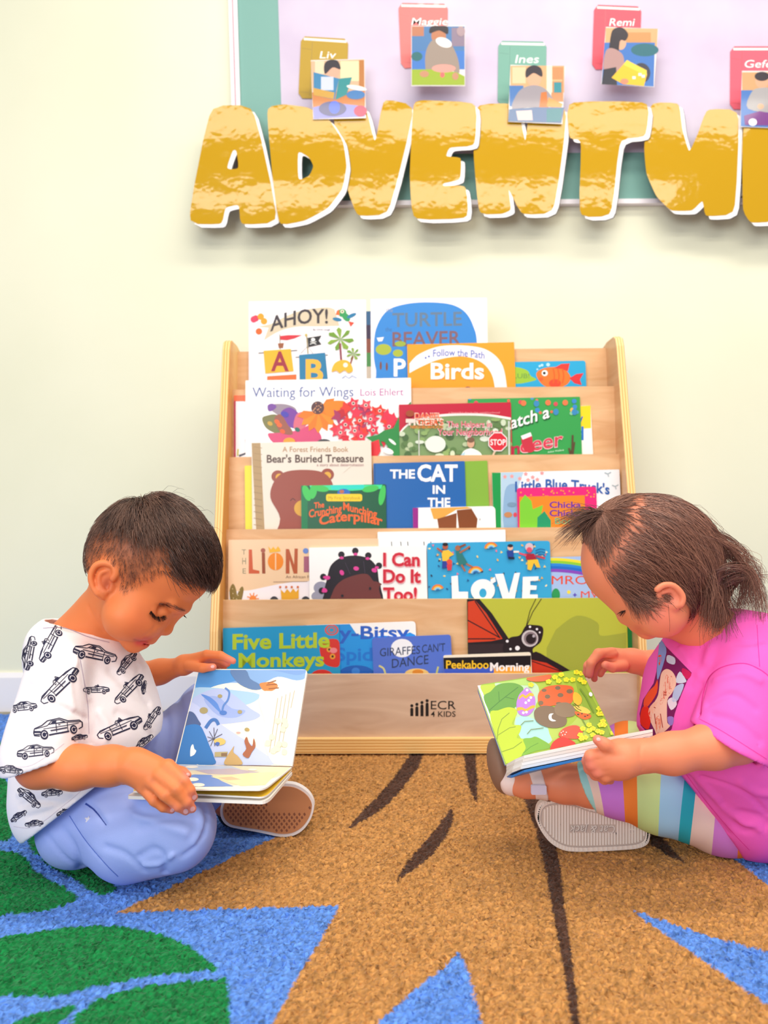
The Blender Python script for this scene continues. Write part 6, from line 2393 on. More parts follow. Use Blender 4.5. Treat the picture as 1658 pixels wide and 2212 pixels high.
# far arm, hand raised over the page
v.chain([(1560, 1440, 1.22, 42), (1490, 1448, 1.26, 36), (1420, 1440, 1.27, 32), (1365, 1427, 1.265, 24)], k=0.014)
v.chain([(1365, 1427, 1.265, 24), (1325, 1421, 1.255, 22)], k=0.010)
for f in ([(1322, 1410, 1.242, 12), (1292, 1412, 1.230, 11), (1276, 1432, 1.226, 9.5), (1272, 1458, 1.228, 8)], [(1320, 1414, 1.254, 12), (1286, 1420, 1.244, 10.5), (1269, 1438, 1.242, 9), (1265, 1456, 1.246, 7.8)],
          [(1322, 1424, 1.264, 11.5), (1292, 1432, 1.256, 10), (1281, 1450, 1.254, 8.5), (1283, 1466, 1.258, 7.5)], [(1326, 1432, 1.274, 10), (1302, 1442, 1.268, 9), (1296, 1456, 1.266, 7.5)],
          [(1345, 1438, 1.244, 13), (1322, 1442, 1.228, 10.5), (1306, 1436, 1.222, 9)]):
    v.chain(f, k=0.003)
v.sstroke([(1335, 1404), (1312, 1414), (1300, 1430)], 4, 1.5)
# legs
v.chain([(1640, 1770, 1.17, 60), (1430, 1724, 1.13, 56), (1340, 1706, 1.12, 50), (1275, 1697, 1.12, 43), (1215, 1692, 1.12, 39), (1155, 1690, 1.12, 28), (1132, 1700, 1.122, 24)], k=0.012)
v.chain([(1150, 1690, 1.125, 27), (1105, 1690, 1.135, 22), (1080, 1672, 1.15, 18)], k=0.010)
v.chain([(1610, 1730, 1.23, 60), (1370, 1625, 1.245, 48), (1360, 1690, 1.215, 36), (1320, 1775, 1.20, 22)], k=0.012)
v.chain([(1345, 1795, 1.19, 22), (1215, 1785, 1.19, 22)], k=0.010)
GD = ghead.surf(1444, 1288)
ear(v, GD - 0.003, [(1418, 1274), (1430, 1265), (1450, 1264), (1466, 1275), (1475, 1292), (1470, 1308)], (1444, 1289, 30, 25, 25), (1443, 1288, 14, 13, 10), (1456, 1308, 11))
v.chain([(x_, y_, GD - 0.006, 3.6) for x_, y_ in spline([(1430, 1280), (1447, 1276), (1459, 1288), (1458, 1302)], 3)], k=0.003)
GE = 2.2 - GD
ear(v, GE + 0.003, [(1418, 1274), (1430, 1265), (1450, 1264), (1466, 1275), (1475, 1292), (1470, 1308)], (1444, 1289, 30, 25, 25), (1443, 1288, 14, 13, 10), (1456, 1308, 11), side=1)
v.half((0, 0, 0.006), (0, 0, -1))
Vb, Fb = v.mesh(0.0020)
Vb = relax(Vb, Fb, 1, 0.5)
x, y, D = px_of(Vb)
C = np.tile(np.array(lin('ee8e68')), (len(Vb), 1))
C = mix(C, 'ee7a70', 0.55 * np.exp(-(np.hypot(x - 1428, y - 1330) / 38) ** 2))
C = mix(C, 'ec7f70', 0.5 * np.exp(-(np.hypot(x - 1448, y - 1290) / 24) ** 2))
C = mix(C, 'd8605e', 0.4 * np.exp(-(np.hypot(x - 1378, y - 1357) / 9) ** 2))
for q in ((1268, 1645), (1272, 1662), (1287, 1672), (1290, 1597), (1272, 1458), (1265, 1455), (1283, 1464), (1310, 1437)):
    C = mix(C, 'f08478', 0.55 * np.exp(-(np.hypot(x - q[0], y - q[1]) / 15) ** 2))
GHP = [(1240, 1190), (1262, 1172), (1275, 1195), (1292, 1222), (1312, 1250), (1336, 1283), (1376, 1302), (1396, 1290), (1412, 1270), (1432, 1257), (1456, 1256), (1476, 1275), (1488, 1300), (1510, 1330), (1545, 1345), (1580, 1280), (1570, 1120), (1480, 1050), (1390, 1040), (1300, 1070), (1240, 1130)]
gin = inpoly(x, y, GHP) & (D > 1.0) & (D < 1.2)
gear = (((x - 1445) / 33) ** 2 + ((y - 1288) / 29) ** 2 < 1) & ((D < GD + 0.002) | (D > GE - 0.002))
gin &= ~gear
PART = [(1392, 1058), (1374, 1100), (1366, 1135), (1348, 1172), (1322, 1212), (1305, 1236)]
pdist = segd(x, y, PART)
C = mix(C, '8a5644', np.where(gin, 0.72 - 0.2 * np.exp(-(pdist / 22) ** 2), 0))
og = quick_mesh('body', Vb, Fb, [skin_mat('girl_skin')], girl)
set_col(og, C)
BVG = BVHTree.FromPolygons([tuple(q) for q in Vb], [tuple(q) for q in Fb])
nail(BVG, 1292, 1597, 4.5, 3.5, 20, girl)
# hair
gi = np.where(gin)[0]
gi = gi[rg.random(len(gi)) < 0.66 + 0.34 * sm(pdist[gi], 8, 60)]
gi = rg.choice(gi, 14500)
gx, gy = x[gi], y[gi]
# signed side of the parting: left of it the hair runs to the ponytail
pxs = np.interp(gy, [p_[1] for p_ in PART], [p_[0] for p_ in PART]) + rg.normal(0, 7, len(gy))
left = gx < pxs
PT = np.array(W3((1303, 1112, 1.085)))
NP = np.array(W3((1560, 1285, 1.10)))
NP2 = np.array(W3((1540, 1345, 1.09)))


def gdir_pony(P, t):
    d = PT - P
    return d / (np.linalg.norm(d, axis=1, keepdims=True) + 1e-6)


li = gi[left]
dist = np.linalg.norm(Vb[li] - PT, axis=1)
p1 = comb_hair(ghead, Vb[li] + rg.normal(0, 0.0007, (len(li), 3)), gdir_pony, np.minimum(dist * 1.05, 0.09), 0.0018 + 0.0022 * rg.random(len(li)), 9, 0.0, rg)
ri_ = gi[~left]
rx_, ry_ = x[ri_], y[ri_]
low = sm(rx_ + ry_ * 0.0, 1300, 1420)


ZB = np.where(rx_ < 1440, 0.02, 0.35)


def gdir_back(P, t):
    a_ = NP - P
    a_ = a_ / (np.linalg.norm(a_, axis=1, keepdims=True) + 1e-6)
    b_ = NP2 - P
    b_ = b_ / (np.linalg.norm(b_, axis=1, keepdims=True) + 1e-6)
    d = a_ * (1 - t) + b_ * t
    d[:, 2] -= ZB
    return d


ln = 0.075 + 0.045 * rg.random(len(ri_)) + 0.03 * sm(ry_, 1230, 1060)
ln = np.where((rx_ < 1440) & (ry_ > 1200), 0.026 + 0.02 * rg.random(len(ri_)), ln)
p2 = comb_hair(ghead, Vb[ri_] + rg.normal(0, 0.0007, (len(ri_), 3)), gdir_back, ln, 0.0018 + 0.0042 * rg.random(len(ri_)), 12, 0.08, rg, curl=0.0009)
c1_ = strand_cols(len(li), '52291f', 'bd8a74', rg, Vb[li])
c2_ = strand_cols(len(ri_), '38191a', 'bd846e', rg, Vb[ri_])
# long wavy locks from the back of the head, falling over the collar
def gdir_tail(P, t):
    d = np.zeros_like(P)
    d[:, 0] = 0.75 - 0.5 * t
    d[:, 2] = -0.75 - 0.3 * t
    return d


bc = np.where(gin & (x > 1485) & (y > 1110) & (y < 1335))[0]
p3, c3_ = [], []
for k in range(64):
    i0 = rg.choice(bc)
    A0 = Vb[i0]
    xs, ys_, ds = x[i0], y[i0], D[i0]
    far_ = rg.random() < 0.45                     # some sweep out behind, most hang to the collar
    ex_, ey_ = (rg.uniform(1590, 1655), rg.uniform(1240, 1345)) if far_ else (rg.uniform(1510, 1600), rg.uniform(1310, 1375))
    mx_, my_ = (rg.uniform(1580, 1655), rg.uniform(1150, 1230)) if far_ else (rg.uniform(1530, 1575), rg.uniform(1220, 1290))
    dd = float(np.clip(ds + rg.uniform(-0.015, 0.015), 1.035, 1.17))
    B0, C0 = W3((mx_, my_, dd)), W3((ex_, ey_, dd))
    ns = int(rg.integers(9, 24))
    tt = np.linspace(0, 1, 16)[None, :, None]
    o0 = rg.normal(0, 0.0022, (ns, 1, 3))
    o1 = rg.normal(0, 0.0036, (ns, 1, 3))
    q = (1 - tt) ** 2 * (A0 + o0) + 2 * tt * (1 - tt) * (B0 + o1) + tt ** 2 * (C0 + o1 * 1.6)
    ph = rg.uniform(0, 6)
    q = q + 0.0042 * tt ** 1.2 * np.concatenate([np.sin(9 * tt + ph), np.cos(8 * tt + ph), 0.5 * np.sin(7 * tt + ph)], 2)
    p3.append(q)
    c3_.append(strand_cols(ns, '43221d', 'b07c68', rg))
p3, c3_ = np.concatenate(p3), np.concatenate(c3_)
# ponytail spray
n4 = 420
st = PT + rg.normal(0, 0.0028, (n4, 3))
ang = rg.uniform(0, 2 * math.pi, n4)
dr = np.stack([-0.75 + 0.45 * np.cos(ang) * rg.random(n4), 0.5 * np.sin(ang) * rg.random(n4), 0.15 + 0.75 * (rg.random(n4) - 0.45)], -1)
dr /= np.linalg.norm(dr, axis=1, keepdims=True)
tt = np.linspace(0, 1, 10)[None, :, None]
l4 = (0.022 + 0.038 * rg.random(n4))[:, None, None]
p4 = st[:, None, :] + dr[:, None, :] * l4 * tt + np.array((-0.012, 0, -0.030)) * tt ** 2.2 + rg.normal(0, 0.004, (n4, 1, 3)) * tt ** 2
c4_ = strand_cols(n4, '2e1818', '9a7060', rg)
# wispy flyaways
wi = rg.choice(np.where(gin & (x > 1460))[0], 90)
p5 = comb_hair(ghead, Vb[wi], lambda P, t: gdir_tail(P, t) + np.array((0.55, 0, 0.25)), 0.06 + 0.05 * rg.random(90), 0.012, 12, 0.15, rg, curl=0.005)
# wisps in front of the ear
fi = rg.choice(np.where(gin & (segd(x, y, [(1345, 1288), (1378, 1302), (1398, 1292)]) < 9) & (D < 1.1))[0], 130)
p6 = comb_hair(ghead, Vb[fi], lambda P, t: np.tile(np.array((0.35, 0, -1.0)), (len(P), 1)), 0.014 + 0.022 * rg.random(130), 0.0015, 7, 0.0, rg)
ghair = hair_object('hair', [(p1, 0.00040, 0.00020, c1_), (p2, 0.00042, 0.00018, c2_), (p3, 0.00040, 0.00014, c3_), (p4, 0.00050, 0.00012, c4_), (p5, 0.00026, 0.0001, strand_cols(90, '3a2020', 'a5796a', rg)), (p6, 0.00022, 0.00008, strand_cols(130, '4a2a24', '9a7060', rg))], girl)
# hair tie
mb = MB()
axn = Vector((0.8, 0.05, -0.45)).normalized()
uu = axn.cross(Vector((0, 1, 0))).normalized()
ww = axn.cross(uu)
ctr = Vector(PT) + Vector((-0.0005, 0, 0.0005))
ring = []
NR, NS = 22, 8
for i in range(NR):
    a_ = 2 * math.pi * i / NR
    rd = uu * math.cos(a_) + ww * math.sin(a_)
    for j in range(NS):
        b_ = 2 * math.pi * j / NS
        ring.append(ctr + rd * (0.0062 + 0.0022 * math.cos(b_)) + axn * (0.0022 * math.sin(b_)))
mb.mesh(ring, [(i * NS + j, i * NS + (j + 1) % NS, ((i + 1) % NR) * NS + (j + 1) % NS, ((i + 1) % NR) * NS + j) for i in range(NR) for j in range(NS)], mat('2f9ae8', 0.4, name='blue_elastic'))
tie = mb.build('hair_tie', girl, smooth=True)
tie['label'] = 'blue elastic hair tie'
tie.parent = ghair
hairs_between(BVG, [(1340, 1322), (1347, 1320), (1352, 1318)], [(1331, 1326), (1338, 1331), (1346, 1331)], 26, 0.00032, 0.0001, '241414', 'eyelashes', girl, rg, 0.0003, 0.0)

# ---- pink tee
s = Vol()
s.chain([(1560, 1440, 1.15, 120), (1545, 1480, 1.15, 138), (1557, 1565, 1.15, 168), (1605, 1690, 1.16, 150), (1632, 1728, 1.15, 122)], k=0.02)
s.cone((1560, 1395, 1.14, 76), (1640, 1400, 1.14, 80), k=0.02)
s.cone((1610, 1430, 1.10, 80), (1590, 1430, 1.20, 76), k=0.03)
GC = (W3((1575, 1611, 1.02)), (-0.51, 0.0, -0.86))
s.cutcone((1622, 1460, 1.07, 84), (1566, 1640, 1.015, 92), [GC], k=0.008)
s.cone((1580, 1430, 1.20, 62), (1490, 1450, 1.235, 58), k=0.012)
for q, w, a in (([(1520, 1490), (1530, 1460), (1560, 1440), (1605, 1432), (1640, 1446), (1658, 1460)], 3, 2.2), ([(1508, 1545), (1514, 1510), (1524, 1480)], 5, 3.0), ([(1545, 1470), (1600, 1455), (1640, 1470)], 8, -2.0), ([(1530, 1520), (1580, 1500), (1630, 1530)], 9, 2.2), ([(1540, 1545), (1590, 1560), (1640, 1600)], 10, 1.8),
                ([(1512, 1400), (1500, 1440), (1490, 1480)], 11, 2.4), ([(1470, 1400), (1490, 1430), (1505, 1455)], 9, -2), ([(1510, 1480), (1490, 1530), (1478, 1580)], 10, 2.8), ([(1535, 1395), (1525, 1430)], 9, -2), ([(1560, 1370), (1600, 1390), (1640, 1385)], 10, 1.5),
                ([(1512, 1676), (1570, 1695), (1620, 1720), (1658, 1760)], 4, 4.0), ([(1500, 1672), (1540, 1720), (1590, 1770), (1640, 1790)], 9, -3), ([(1490, 1680), (1520, 1740), (1570, 1800)], 8, 2.6), ([(1600, 1690), (1630, 1710), (1658, 1715)], 9, -2.5), ([(1560, 1740), (1600, 1790), (1650, 1790)], 9, 2.6), ([(1600, 1755), (1640, 1765), (1658, 1780)], 9, 2), ([(1620, 1330), (1624, 1370), (1634, 1420)], 3, 1.6)):
    s.fold(q, w, a)
s.ripple(0.0010, 11)
pplane(s, (1452, 1371), (-0.37, -0.93), 1.13, tilt=-0.08)
NK = np.array((-0.37, -0.08, 0.93)) / np.linalg.norm((-0.37, -0.08, 0.93))
NP0 = W3((1452, 1371, 1.13))
s.cutcone((1560, 1395, 1.14, 76), (1640, 1400, 1.14, 80), [(NP0 + NK * 0.006, NK), (NP0 - NK * 0.022, -NK)], k=0.002, op='s', grow=-0.0040)
pplane(s, (1458, 1668), (-0.80, 0.60), 1.14)
GC2 = (GC[0] + np.array(GC[1]) * 0.004, GC[1])
GC3 = (GC[0] - np.array(GC[1]) * 0.018, tuple(-np.array(GC[1])))
s.cutcone((1622, 1460, 1.07, 84), (1566, 1640, 1.015, 92), [GC2, GC3], k=0.002, op='s', grow=-0.0046)
s.half((0, 0, 0.003), (0, 0, -1))
Vg, Fg = s.mesh(0.0022)
Vg = relax(Vg, Fg, 3, 0.5)
gx_, gy_, gD_ = px_of(Vg)
tee = quick_mesh('tee_shirt', Vg, Fg, [mat('fb64c2', 0.85, 0.15, name='pink_jersey', bump=0.15, bscale=900)], girl)
gd = Decal(Vg, Fg)
K_ = lambda c, n_: mat(c, 0.8, 0.15, name=n_)
def cr6(pts):
    return [(1240 + a_ / 3.967, 1350 + b_ / 3.967) for a_, b_ in pts]
gd.fill(cr6([(735, 120), (770, 170), (1005, 410), (965, 480), (900, 640), (860, 760), (835, 890), (800, 930), (660, 960), (570, 860), (560, 760), (590, 640), (680, 500), (705, 400), (715, 280)]), K_('7a1f5c', 'shirt_print_plum'), 0.0004)
for pts_, c_ in (([(735, 130), (775, 170), (790, 240), (745, 400), (715, 470), (710, 380), (722, 240)], '8a9ad8'), ([(720, 270), (745, 260), (750, 300), (728, 350)], 'ee4a30'), ([(800, 260), (862, 285), (858, 340), (795, 318)], 'c8cce0'),
                 ([(905, 400), (950, 460), (955, 490), (890, 500), (870, 470)], 'd0d0e4'), ([(880, 520), (940, 510), (890, 640), (840, 660), (850, 570)], 'b4bce0'), ([(930, 370), (1003, 415), (968, 465), (925, 420)], 'c81f5a'),
                 ([(735, 480), (750, 410), (790, 378), (840, 400), (872, 460), (870, 520), (835, 590), (800, 640), (795, 760), (800, 840), (820, 870), (720, 950), (690, 900), (650, 800), (680, 680), (720, 600)], 'f6c0ac'),
                 ([(760, 560), (785, 440), (800, 432), (810, 470), (790, 590), (750, 680), (735, 660)], 'e87a68'), ([(825, 440), (845, 460), (842, 520), (820, 590), (808, 560)], 'e88a78'), ([(640, 570), (690, 520), (715, 470), (710, 580), (640, 690), (600, 700), (600, 640)], 'f2522f'),
                 ([(580, 720), (620, 690), (650, 740), (660, 800), (640, 890), (600, 880), (565, 830)], 'ea2a1e'), ([(640, 720), (700, 650), (740, 660), (700, 720), (650, 790)], 'f8b49c'), ([(700, 800), (730, 780), (745, 850), (720, 930), (700, 880)], 'ee8a70'), ([(800, 790), (850, 790), (846, 850), (815, 860)], '9a7ac8'), ([(800, 650), (850, 620), (880, 680), (830, 730)], 'e8d4e4')):
    gd.fill(cr6(spline(pts_, 3, True)), K_(c_, 'shirt_print_' + c_), 0.0006, 4.0)
    gd.parts = [(vs_, fs, m) for vs_, fs, m in gd.parts]
for pts_ in ([(770, 575), (790, 580)], [(765, 600), (795, 600)], [(685, 705), (700, 712)], [(740, 760), (760, 880)], [(690, 760), (700, 850)]):
    gd.line(cr6(pts_), 1.6, K_('b03a30', 'shirt_print_line'), 0.0009)
seam = K_('e83aa0', 'pink_seam')
gd.line(spline([(1513, 1545), (1518, 1500), (1532, 1462), (1560, 1441), (1605, 1433), (1640, 1446), (1665, 1465)], 8), 1.6, seam)
gd.line(spline([(1510, 1553), (1560, 1580), (1655, 1640)], 8), 1.0, seam)
gd.line(spline([(1634, 1350), (1636, 1380), (1640, 1440)], 8), 1.2, seam)
gd.line(spline([(1477, 1666), (1520, 1725), (1570, 1785), (1618, 1836)], 10), 1.0, seam)
gd.bake(tee)

# ---- striped leggings
p = Vol()
p.chain([(1640, 1768, 1.17, 88), (1562, 1762, 1.15, 81), (1420, 1721, 1.13, 73), (1340, 1705, 1.12, 58), (1262, 1697, 1.12, 51)], k=0.015)
p.chain([(1610, 1730, 1.23, 80), (1360, 1628, 1.245, 64), (1355, 1690, 1.22, 50)], k=0.015)
A_, Bx = W3((1243, 1646, 1.12)), W3((1290, 1748, 1.12))
p.half(A_, (-0.91, 0.30, -0.41), None, None)
p.half((0, 0, 0.003), (0, 0, -1))
for q, w, a in (([(1262, 1650), (1266, 1690), (1288, 1735), (1305, 1746)], 2.2, 1.5), ([(1300, 1722), (1320, 1740)], 3, 1.2), ([(1330, 1748), (1336, 1735)], 3, 1.2), ([(1440, 1700), (1470, 1706)], 3, 0.8)):
    p.sstroke(q, w, a)
Vl, Fl = p.mesh(0.0024)
Vl = relax(Vl, Fl, 2, 0.5)
lx, ly, lD = px_of(Vl)
# position along the leg from cuff to hip, in photo pixels at the leg's axis
sx = lx + (ly - 1720) * np.interp(lx, [1250, 1330, 1480, 1600], [-0.36, -0.08, 0.12, 0.06])
sx = np.where(lD > 1.2, lx + 20, sx)
o = quick_mesh('leggings', Vl, Fl, [], girl)
at_ = o.data.attributes.new('along', 'FLOAT', 'POINT')
at_.data.foreach_set('value', ((sx - 1200) / 500).astype(np.float32))
m = bpy.data.materials.new('striped_jersey')
m.use_nodes = True
nt = m.node_tree
bs = nt.nodes['Principled BSDF']
bs.inputs['Roughness'].default_value = 0.75
bs.inputs['Specular IOR Level'].default_value = 0.2
an = nt.nodes.new('ShaderNodeAttribute')
an.attribute_name = 'along'
cr = nt.nodes.new('ShaderNodeValToRGB')
cr.color_ramp.interpolation = 'CONSTANT'
STR = [(1200, 'a8dcd8'), (1279, 'f6d4c4'), (1297, 'd27fe0'), (1345, 'f98a3a'), (1375, 'cfe89a'), (1423, 'a6d4f2'), (1473, '2fb4c4'), (1500, 'f6d8ca'), (1546, 'd884d8'), (1600, 'f98a3a'), (1640, 'cfe89a')]
els = cr.color_ramp.elements
while len(els) < len(STR):
    els.new(0.5)
for e_, (px_, c_) in zip(els, STR):
    e_.position = (px_ - 1200) / 500
for e_, (px_, c_) in zip(els, STR):
    e_.color = (*lin(c_), 1)
nt.links.new(an.outputs['Fac'], cr.inputs['Fac'])
nt.links.new(cr.outputs['Color'], bs.inputs['Base Color'])
o.data.materials.append(m)

# ---- sandals
SL = [(1157.5, 1758), (1163, 1738), (1180, 1727), (1210, 1724.5), (1238, 1730), (1273, 1744), (1315, 1752.5), (1350, 1761), (1381, 1777), (1400.6, 1791), (1403, 1808), (1397, 1824), (1376, 1833), (1332, 1837), (1289, 1839), (1245, 1840), (1215, 1836), (1189, 1821), (1170, 1798), (1159, 1775)]
SL = spline(SL, 4, True)
DSG = 1.150
sole_m = mat('f6e4d8', 0.6, name='sandal_rubber')
rib_m = mat('fff2e8', 0.6, name='sandal_rubber_light')
gro_m = mat('b8a79f', 0.7, name='sandal_groove')
scx, scy = 1282, 1785
mb = MB()
mb.prism([at(a_, b_, DSG) for a_, b_ in SL], (0, 0.010, 0), sole_m)
shr = lambda f, g: [(scx + (a_ - scx) * f, scy + (b_ - scy) * g) for a_, b_ in SL]
a = Art(mb, at(scx, scy, DSG), Vector((0, -1, 0)), rough=0.6)
oin = shr(0.925, 0.83)
a.poly(oin, 'b9a8a2')
a.poly(shr(0.912, 0.805), 'd4c0b4')
inner = shr(0.90, 0.78)
ia = np.array(inner)
xx = 1176.0
while xx < 1396:
    ys = []
    for (x0_, y0_), (x1_, y1_) in zip(inner, inner[1:] + inner[:1]):
        if (x0_ - xx) * (x1_ - xx) < 0:
            ys.append(y0_ + (y1_ - y0_) * (xx - x0_) / (x1_ - x0_))
    if len(ys) >= 2:
        y0_, y1_ = min(ys) + 1, max(ys) - 1
        spans = [(y0_, y1_)]
        if 1230 < xx < 1332:
            spans = [(y0_, 1781), (1799, y1_)]
        for ya, yb_ in spans:
            if yb_ - ya > 4:
                P_ = [(xx - 1.9, ya), (xx + 1.9, ya), (xx + 1.9, yb_), (xx - 1.9, yb_)]
                mb.prism([at(q[0], q[1], DSG - 0.0018) for q in P_], (0, 0.0018, 0), rib_m)
    xx += 6.3
for i in range(0, len(SL), 1):
    x0_, y0_ = scx + (SL[i][0] - scx) * .96, scy + (SL[i][1] - scy) * .91
    mb.prism([at(q[0], q[1], DSG - 0.0012) for q in [(x0_ - 1.8, y0_ - 3.6), (x0_ + 1.8, y0_ - 3.6), (x0_ + 1.8, y0_ + 3.6), (x0_ - 1.8, y0_ + 3.6)]], (0, 0.0012, 0), rib_m)
a.k = 12
a.text('Cat & Jack', 1232, 1330, 1796, 17, 'a8978f', 0.03, slope=0.0, shear=0.2, warp=lambda X, Y: (2 * 1281 - X, 2 * 1790 - Y))
a.text('Cat & Jack', 1232, 1330, 1796, 17, 'f0e6de', 0.005, slope=0.0, shear=0.2, warp=lambda X, Y: (2 * 1281 - X - 0.8, 2 * 1790 - Y - 0.8))
a.ell(1364, 1795, 6, 6, 'f0e6de'); a.ell(1364, 1796, 4.5, 4.5, 'c2b3ac')
a.ell(1208, 1781, 1.8, 2.2, '5a5050'); a.ell(1329, 1800, 1.5, 2.4, '3a3438')
mb.build('sandal_sole', girl)['label'] = 'cream ribbed sandal sole facing the viewer'


def strap(cones, x0_, x1_, D0, name, tl=0.25):
    """band round the foot: the foot's own volumes, a little thicker, trimmed to a strip"""
    w = Vol()
    nrm = np.array((1.0, 0.0, tl))
    for a_, b_ in cones:
        w.cutcone(a_, b_, [(W3((x0_, 1690, D0)), -nrm), (W3((x1_, 1690, D0)), nrm)], k=0.004, grow=0.0032)
    w.half((0, 0, 0.004), (0, 0, -1))
    V_, F_ = w.mesh(0.0016)
    V_ = relax(V_, F_, 2, 0.5)
    return quick_mesh(name, V_, F_, [mat('f6dcd6', 0.5, name='sandal_strap_pink')], girl)


strap([((1215, 1692, 1.12, 39), (1155, 1690, 1.12, 28)), ((1155, 1690, 1.12, 28), (1132, 1700, 1.122, 24)), ((1150, 1690, 1.125, 27), (1105, 1690, 1.135, 22))], 1146, 1173, 1.12, 'sandal_strap')
strap([((1150, 1690, 1.125, 27), (1105, 1690, 1.135, 22)), ((1105, 1690, 1.135, 22), (1080, 1672, 1.15, 18))], 1079, 1113, 1.14, 'sandal_strap')
w = Vol()
w.ell((1074, 1652, 1.165), (21, 56, 58), -8, k=0.0)
w.chain([(1092, 1706, 1.15, 10), (1130, 1708, 1.145, 8), (1185, 1724, 1.14, 8)], k=0.006)
w.half((0, 0, 0.003), (0, 0, -1))
Vs2, Fs2 = w.mesh(0.0025)
sand = quick_mesh('sandal', Vs2, Fs2, [mat('93705c', 0.6, name='sandal_brown')], girl)
sand['label'] = 'brown sandal behind the book corner'
for o_ in list(girl.children):
    if o_.name.startswith('sandal_strap'):
        o_.parent = sand
mb = MB()
q0 = BVG.ray_cast(CAM, ray(1163, 1706).normalized())[0]
yb_ = (q0.y if q0 is not None else 1.105) - 0.007
mb.prism([at(a_, b_, yb_) for a_, b_ in rrect(1147, 1697, 1180, 1717, 3)], (0, 0.005, 0), mat('e6dcf2', 0.4, name='buckle_lilac'))
bk_o = mb.build('sandal_buckle', girl)
bk_o['label'] = 'pale lilac strap buckle'
bk_o.parent = sand

# ---- the picture book in her hands
gbk = empty('open_picture_book', at(1230, 1650, 1.07), 'open picture book with a leafy green page held by the little girl', 'book')
H0, H1, S0 = at(1091, 1651, 1.085), at(1326, 1589, 1.115), at(1029, 1482, 1.15)
n_g = (H1 - H0).cross(S0 - H0).normalized()
if n_g.y > 0:
    n_g = -n_g
UG = quad_round([(1029, 1480), (1254, 1445), (1326, 1589), (1091, 1652)], [14, 16, 0, 0])
mb = MB()
mb.prism([on_plane(a_, b_, H0, n_g) for a_, b_ in UG], -n_g * 0.0022, mat('8fb53a', 0.4, name='page_green'), edge_w)
# white board border on the left edge
a = Art(mb, H0, n_g, rough=0.35)
Qg = [(1030, 1481), (1253, 1446), (1325, 1589), (1092, 1651)]
Hom = None


def cg(pts):
    """tracing in the zoomed crop -> photo pixels, kept on the page"""
    out = []
    for X, Y in pts:
        px_, py_ = 1010 + X / 3.684, 1380 + Y / 3.684
        # page edges as lines: clamp
        tl, tr, br, bl = (np.array(q) for q in Qg)
        for (p0, p1) in ((tl, tr), (tr, br), (br, bl), (bl, tl)):
            e = p1 - p0
            nrm = np.array((-e[1], e[0])) / np.hypot(*e)
            d_ = (px_ - p0[0]) * nrm[0] + (py_ - p0[1]) * nrm[1]
            if d_ < 1.0:
                px_ += nrm[0] * (1.0 - d_)
                py_ += nrm[1] * (1.0 - d_)
        out.append((px_, py_))
    return out


def gp(pts, c, sp=4):
    a.poly(cg(spline(pts, sp, True) if sp else pts), c)


gp([(60, 370), (110, 355), (300, 980), (290, 1010), (270, 1000)], 'fdfcfa', 0)
gp([(100, 370), (230, 350), (450, 310), (900, 250), (1160, 760), (1000, 800), (420, 930), (330, 960), (280, 900)], 'a6c23c', 0)
gp([(215, 350), (330, 340), (480, 330), (560, 380), (560, 480), (540, 560), (640, 700), (680, 790), (600, 850), (450, 800), (370, 700), (380, 560), (260, 420)], 'b8d8b4')
gp([(380, 640), (480, 620), (620, 700), (660, 770), (640, 830), (520, 800), (420, 790)], 'a8dcd8')
gp([(640, 680), (780, 700), (860, 640), (920, 560), (1000, 640), (1060, 740), (900, 800), (700, 830)], 'b4cc58')
gp([(860, 340), (920, 360), (1040, 560), (1130, 760), (1020, 780), (960, 640), (900, 500)], '8fae34')
gp([(240, 345), (460, 310), (500, 330), (480, 370), (330, 360)], 'a9cf6a')
gp([(100, 375), (170, 365), (215, 370), (200, 420), (150, 470), (125, 440)], 'b2c93c')
gp([(125, 460), (180, 420), (230, 370), (300, 352), (380, 355), (440, 390), (430, 450), (420, 510), (350, 560), (300, 580), (190, 605), (160, 560)], '5f9a3a')
a.line(cg([(170, 570), (250, 500), (340, 430), (400, 385)]), 1.6, '3f7a30')
a.line(cg([(250, 500), (245, 420)]), 1.2, '3f7a30'); a.line(cg([(300, 465), (370, 480)]), 1.2, '3f7a30')
gp([(175, 600), (240, 570), (320, 545), (380, 560), (390, 600), (350, 680), (420, 690), (415, 740), (390, 790), (460, 800), (475, 850), (440, 920), (380, 960), (290, 1000), (240, 850)], 'b9cf2e')
a.line(cg([(230, 800), (240, 720), (270, 640), (330, 590)]), 1.8, '7f9a24'); a.line(cg([(235, 770), (330, 710), (380, 700)]), 1.5, '7f9a24'); a.line(cg([(270, 900), (360, 870), (430, 820)]), 1.6, '7f9a24')
gp([(440, 800), (500, 790), (540, 780), (600, 810), (645, 840), (650, 870), (540, 895), (430, 930), (460, 870)], '7bb03a')
a.line(cg([(440, 910), (500, 860), (560, 830)]), 1.3, '5a9030')
gp([(405, 450), (440, 410), (470, 390), (510, 430), (535, 480), (530, 550), (490, 605), (440, 615), (400, 590), (385, 520)], 'b878d8')
gp([(410, 460), (435, 440), (460, 455), (490, 430), (520, 440), (520, 460), (490, 455), (460, 478), (435, 460), (405, 485)], 'f2b02e', 2)
gp([(390, 550), (430, 545), (460, 560), (500, 535), (530, 530), (530, 550), (500, 560), (460, 580), (430, 565), (395, 575)], 'f2b02e', 2)
for q in ((484, 492), (460, 510), (440, 590), (465, 585), (500, 470), (470, 410)):
    a.poly(cg(ellp(q[0], q[1], 11, 11, 0, 10)), 'f6e8fa')
gp([(555, 470), (570, 420), (620, 385), (700, 370), (790, 372), (835, 390), (840, 440), (830, 500), (800, 520), (700, 530), (620, 540), (570, 530)], 'f0602a')
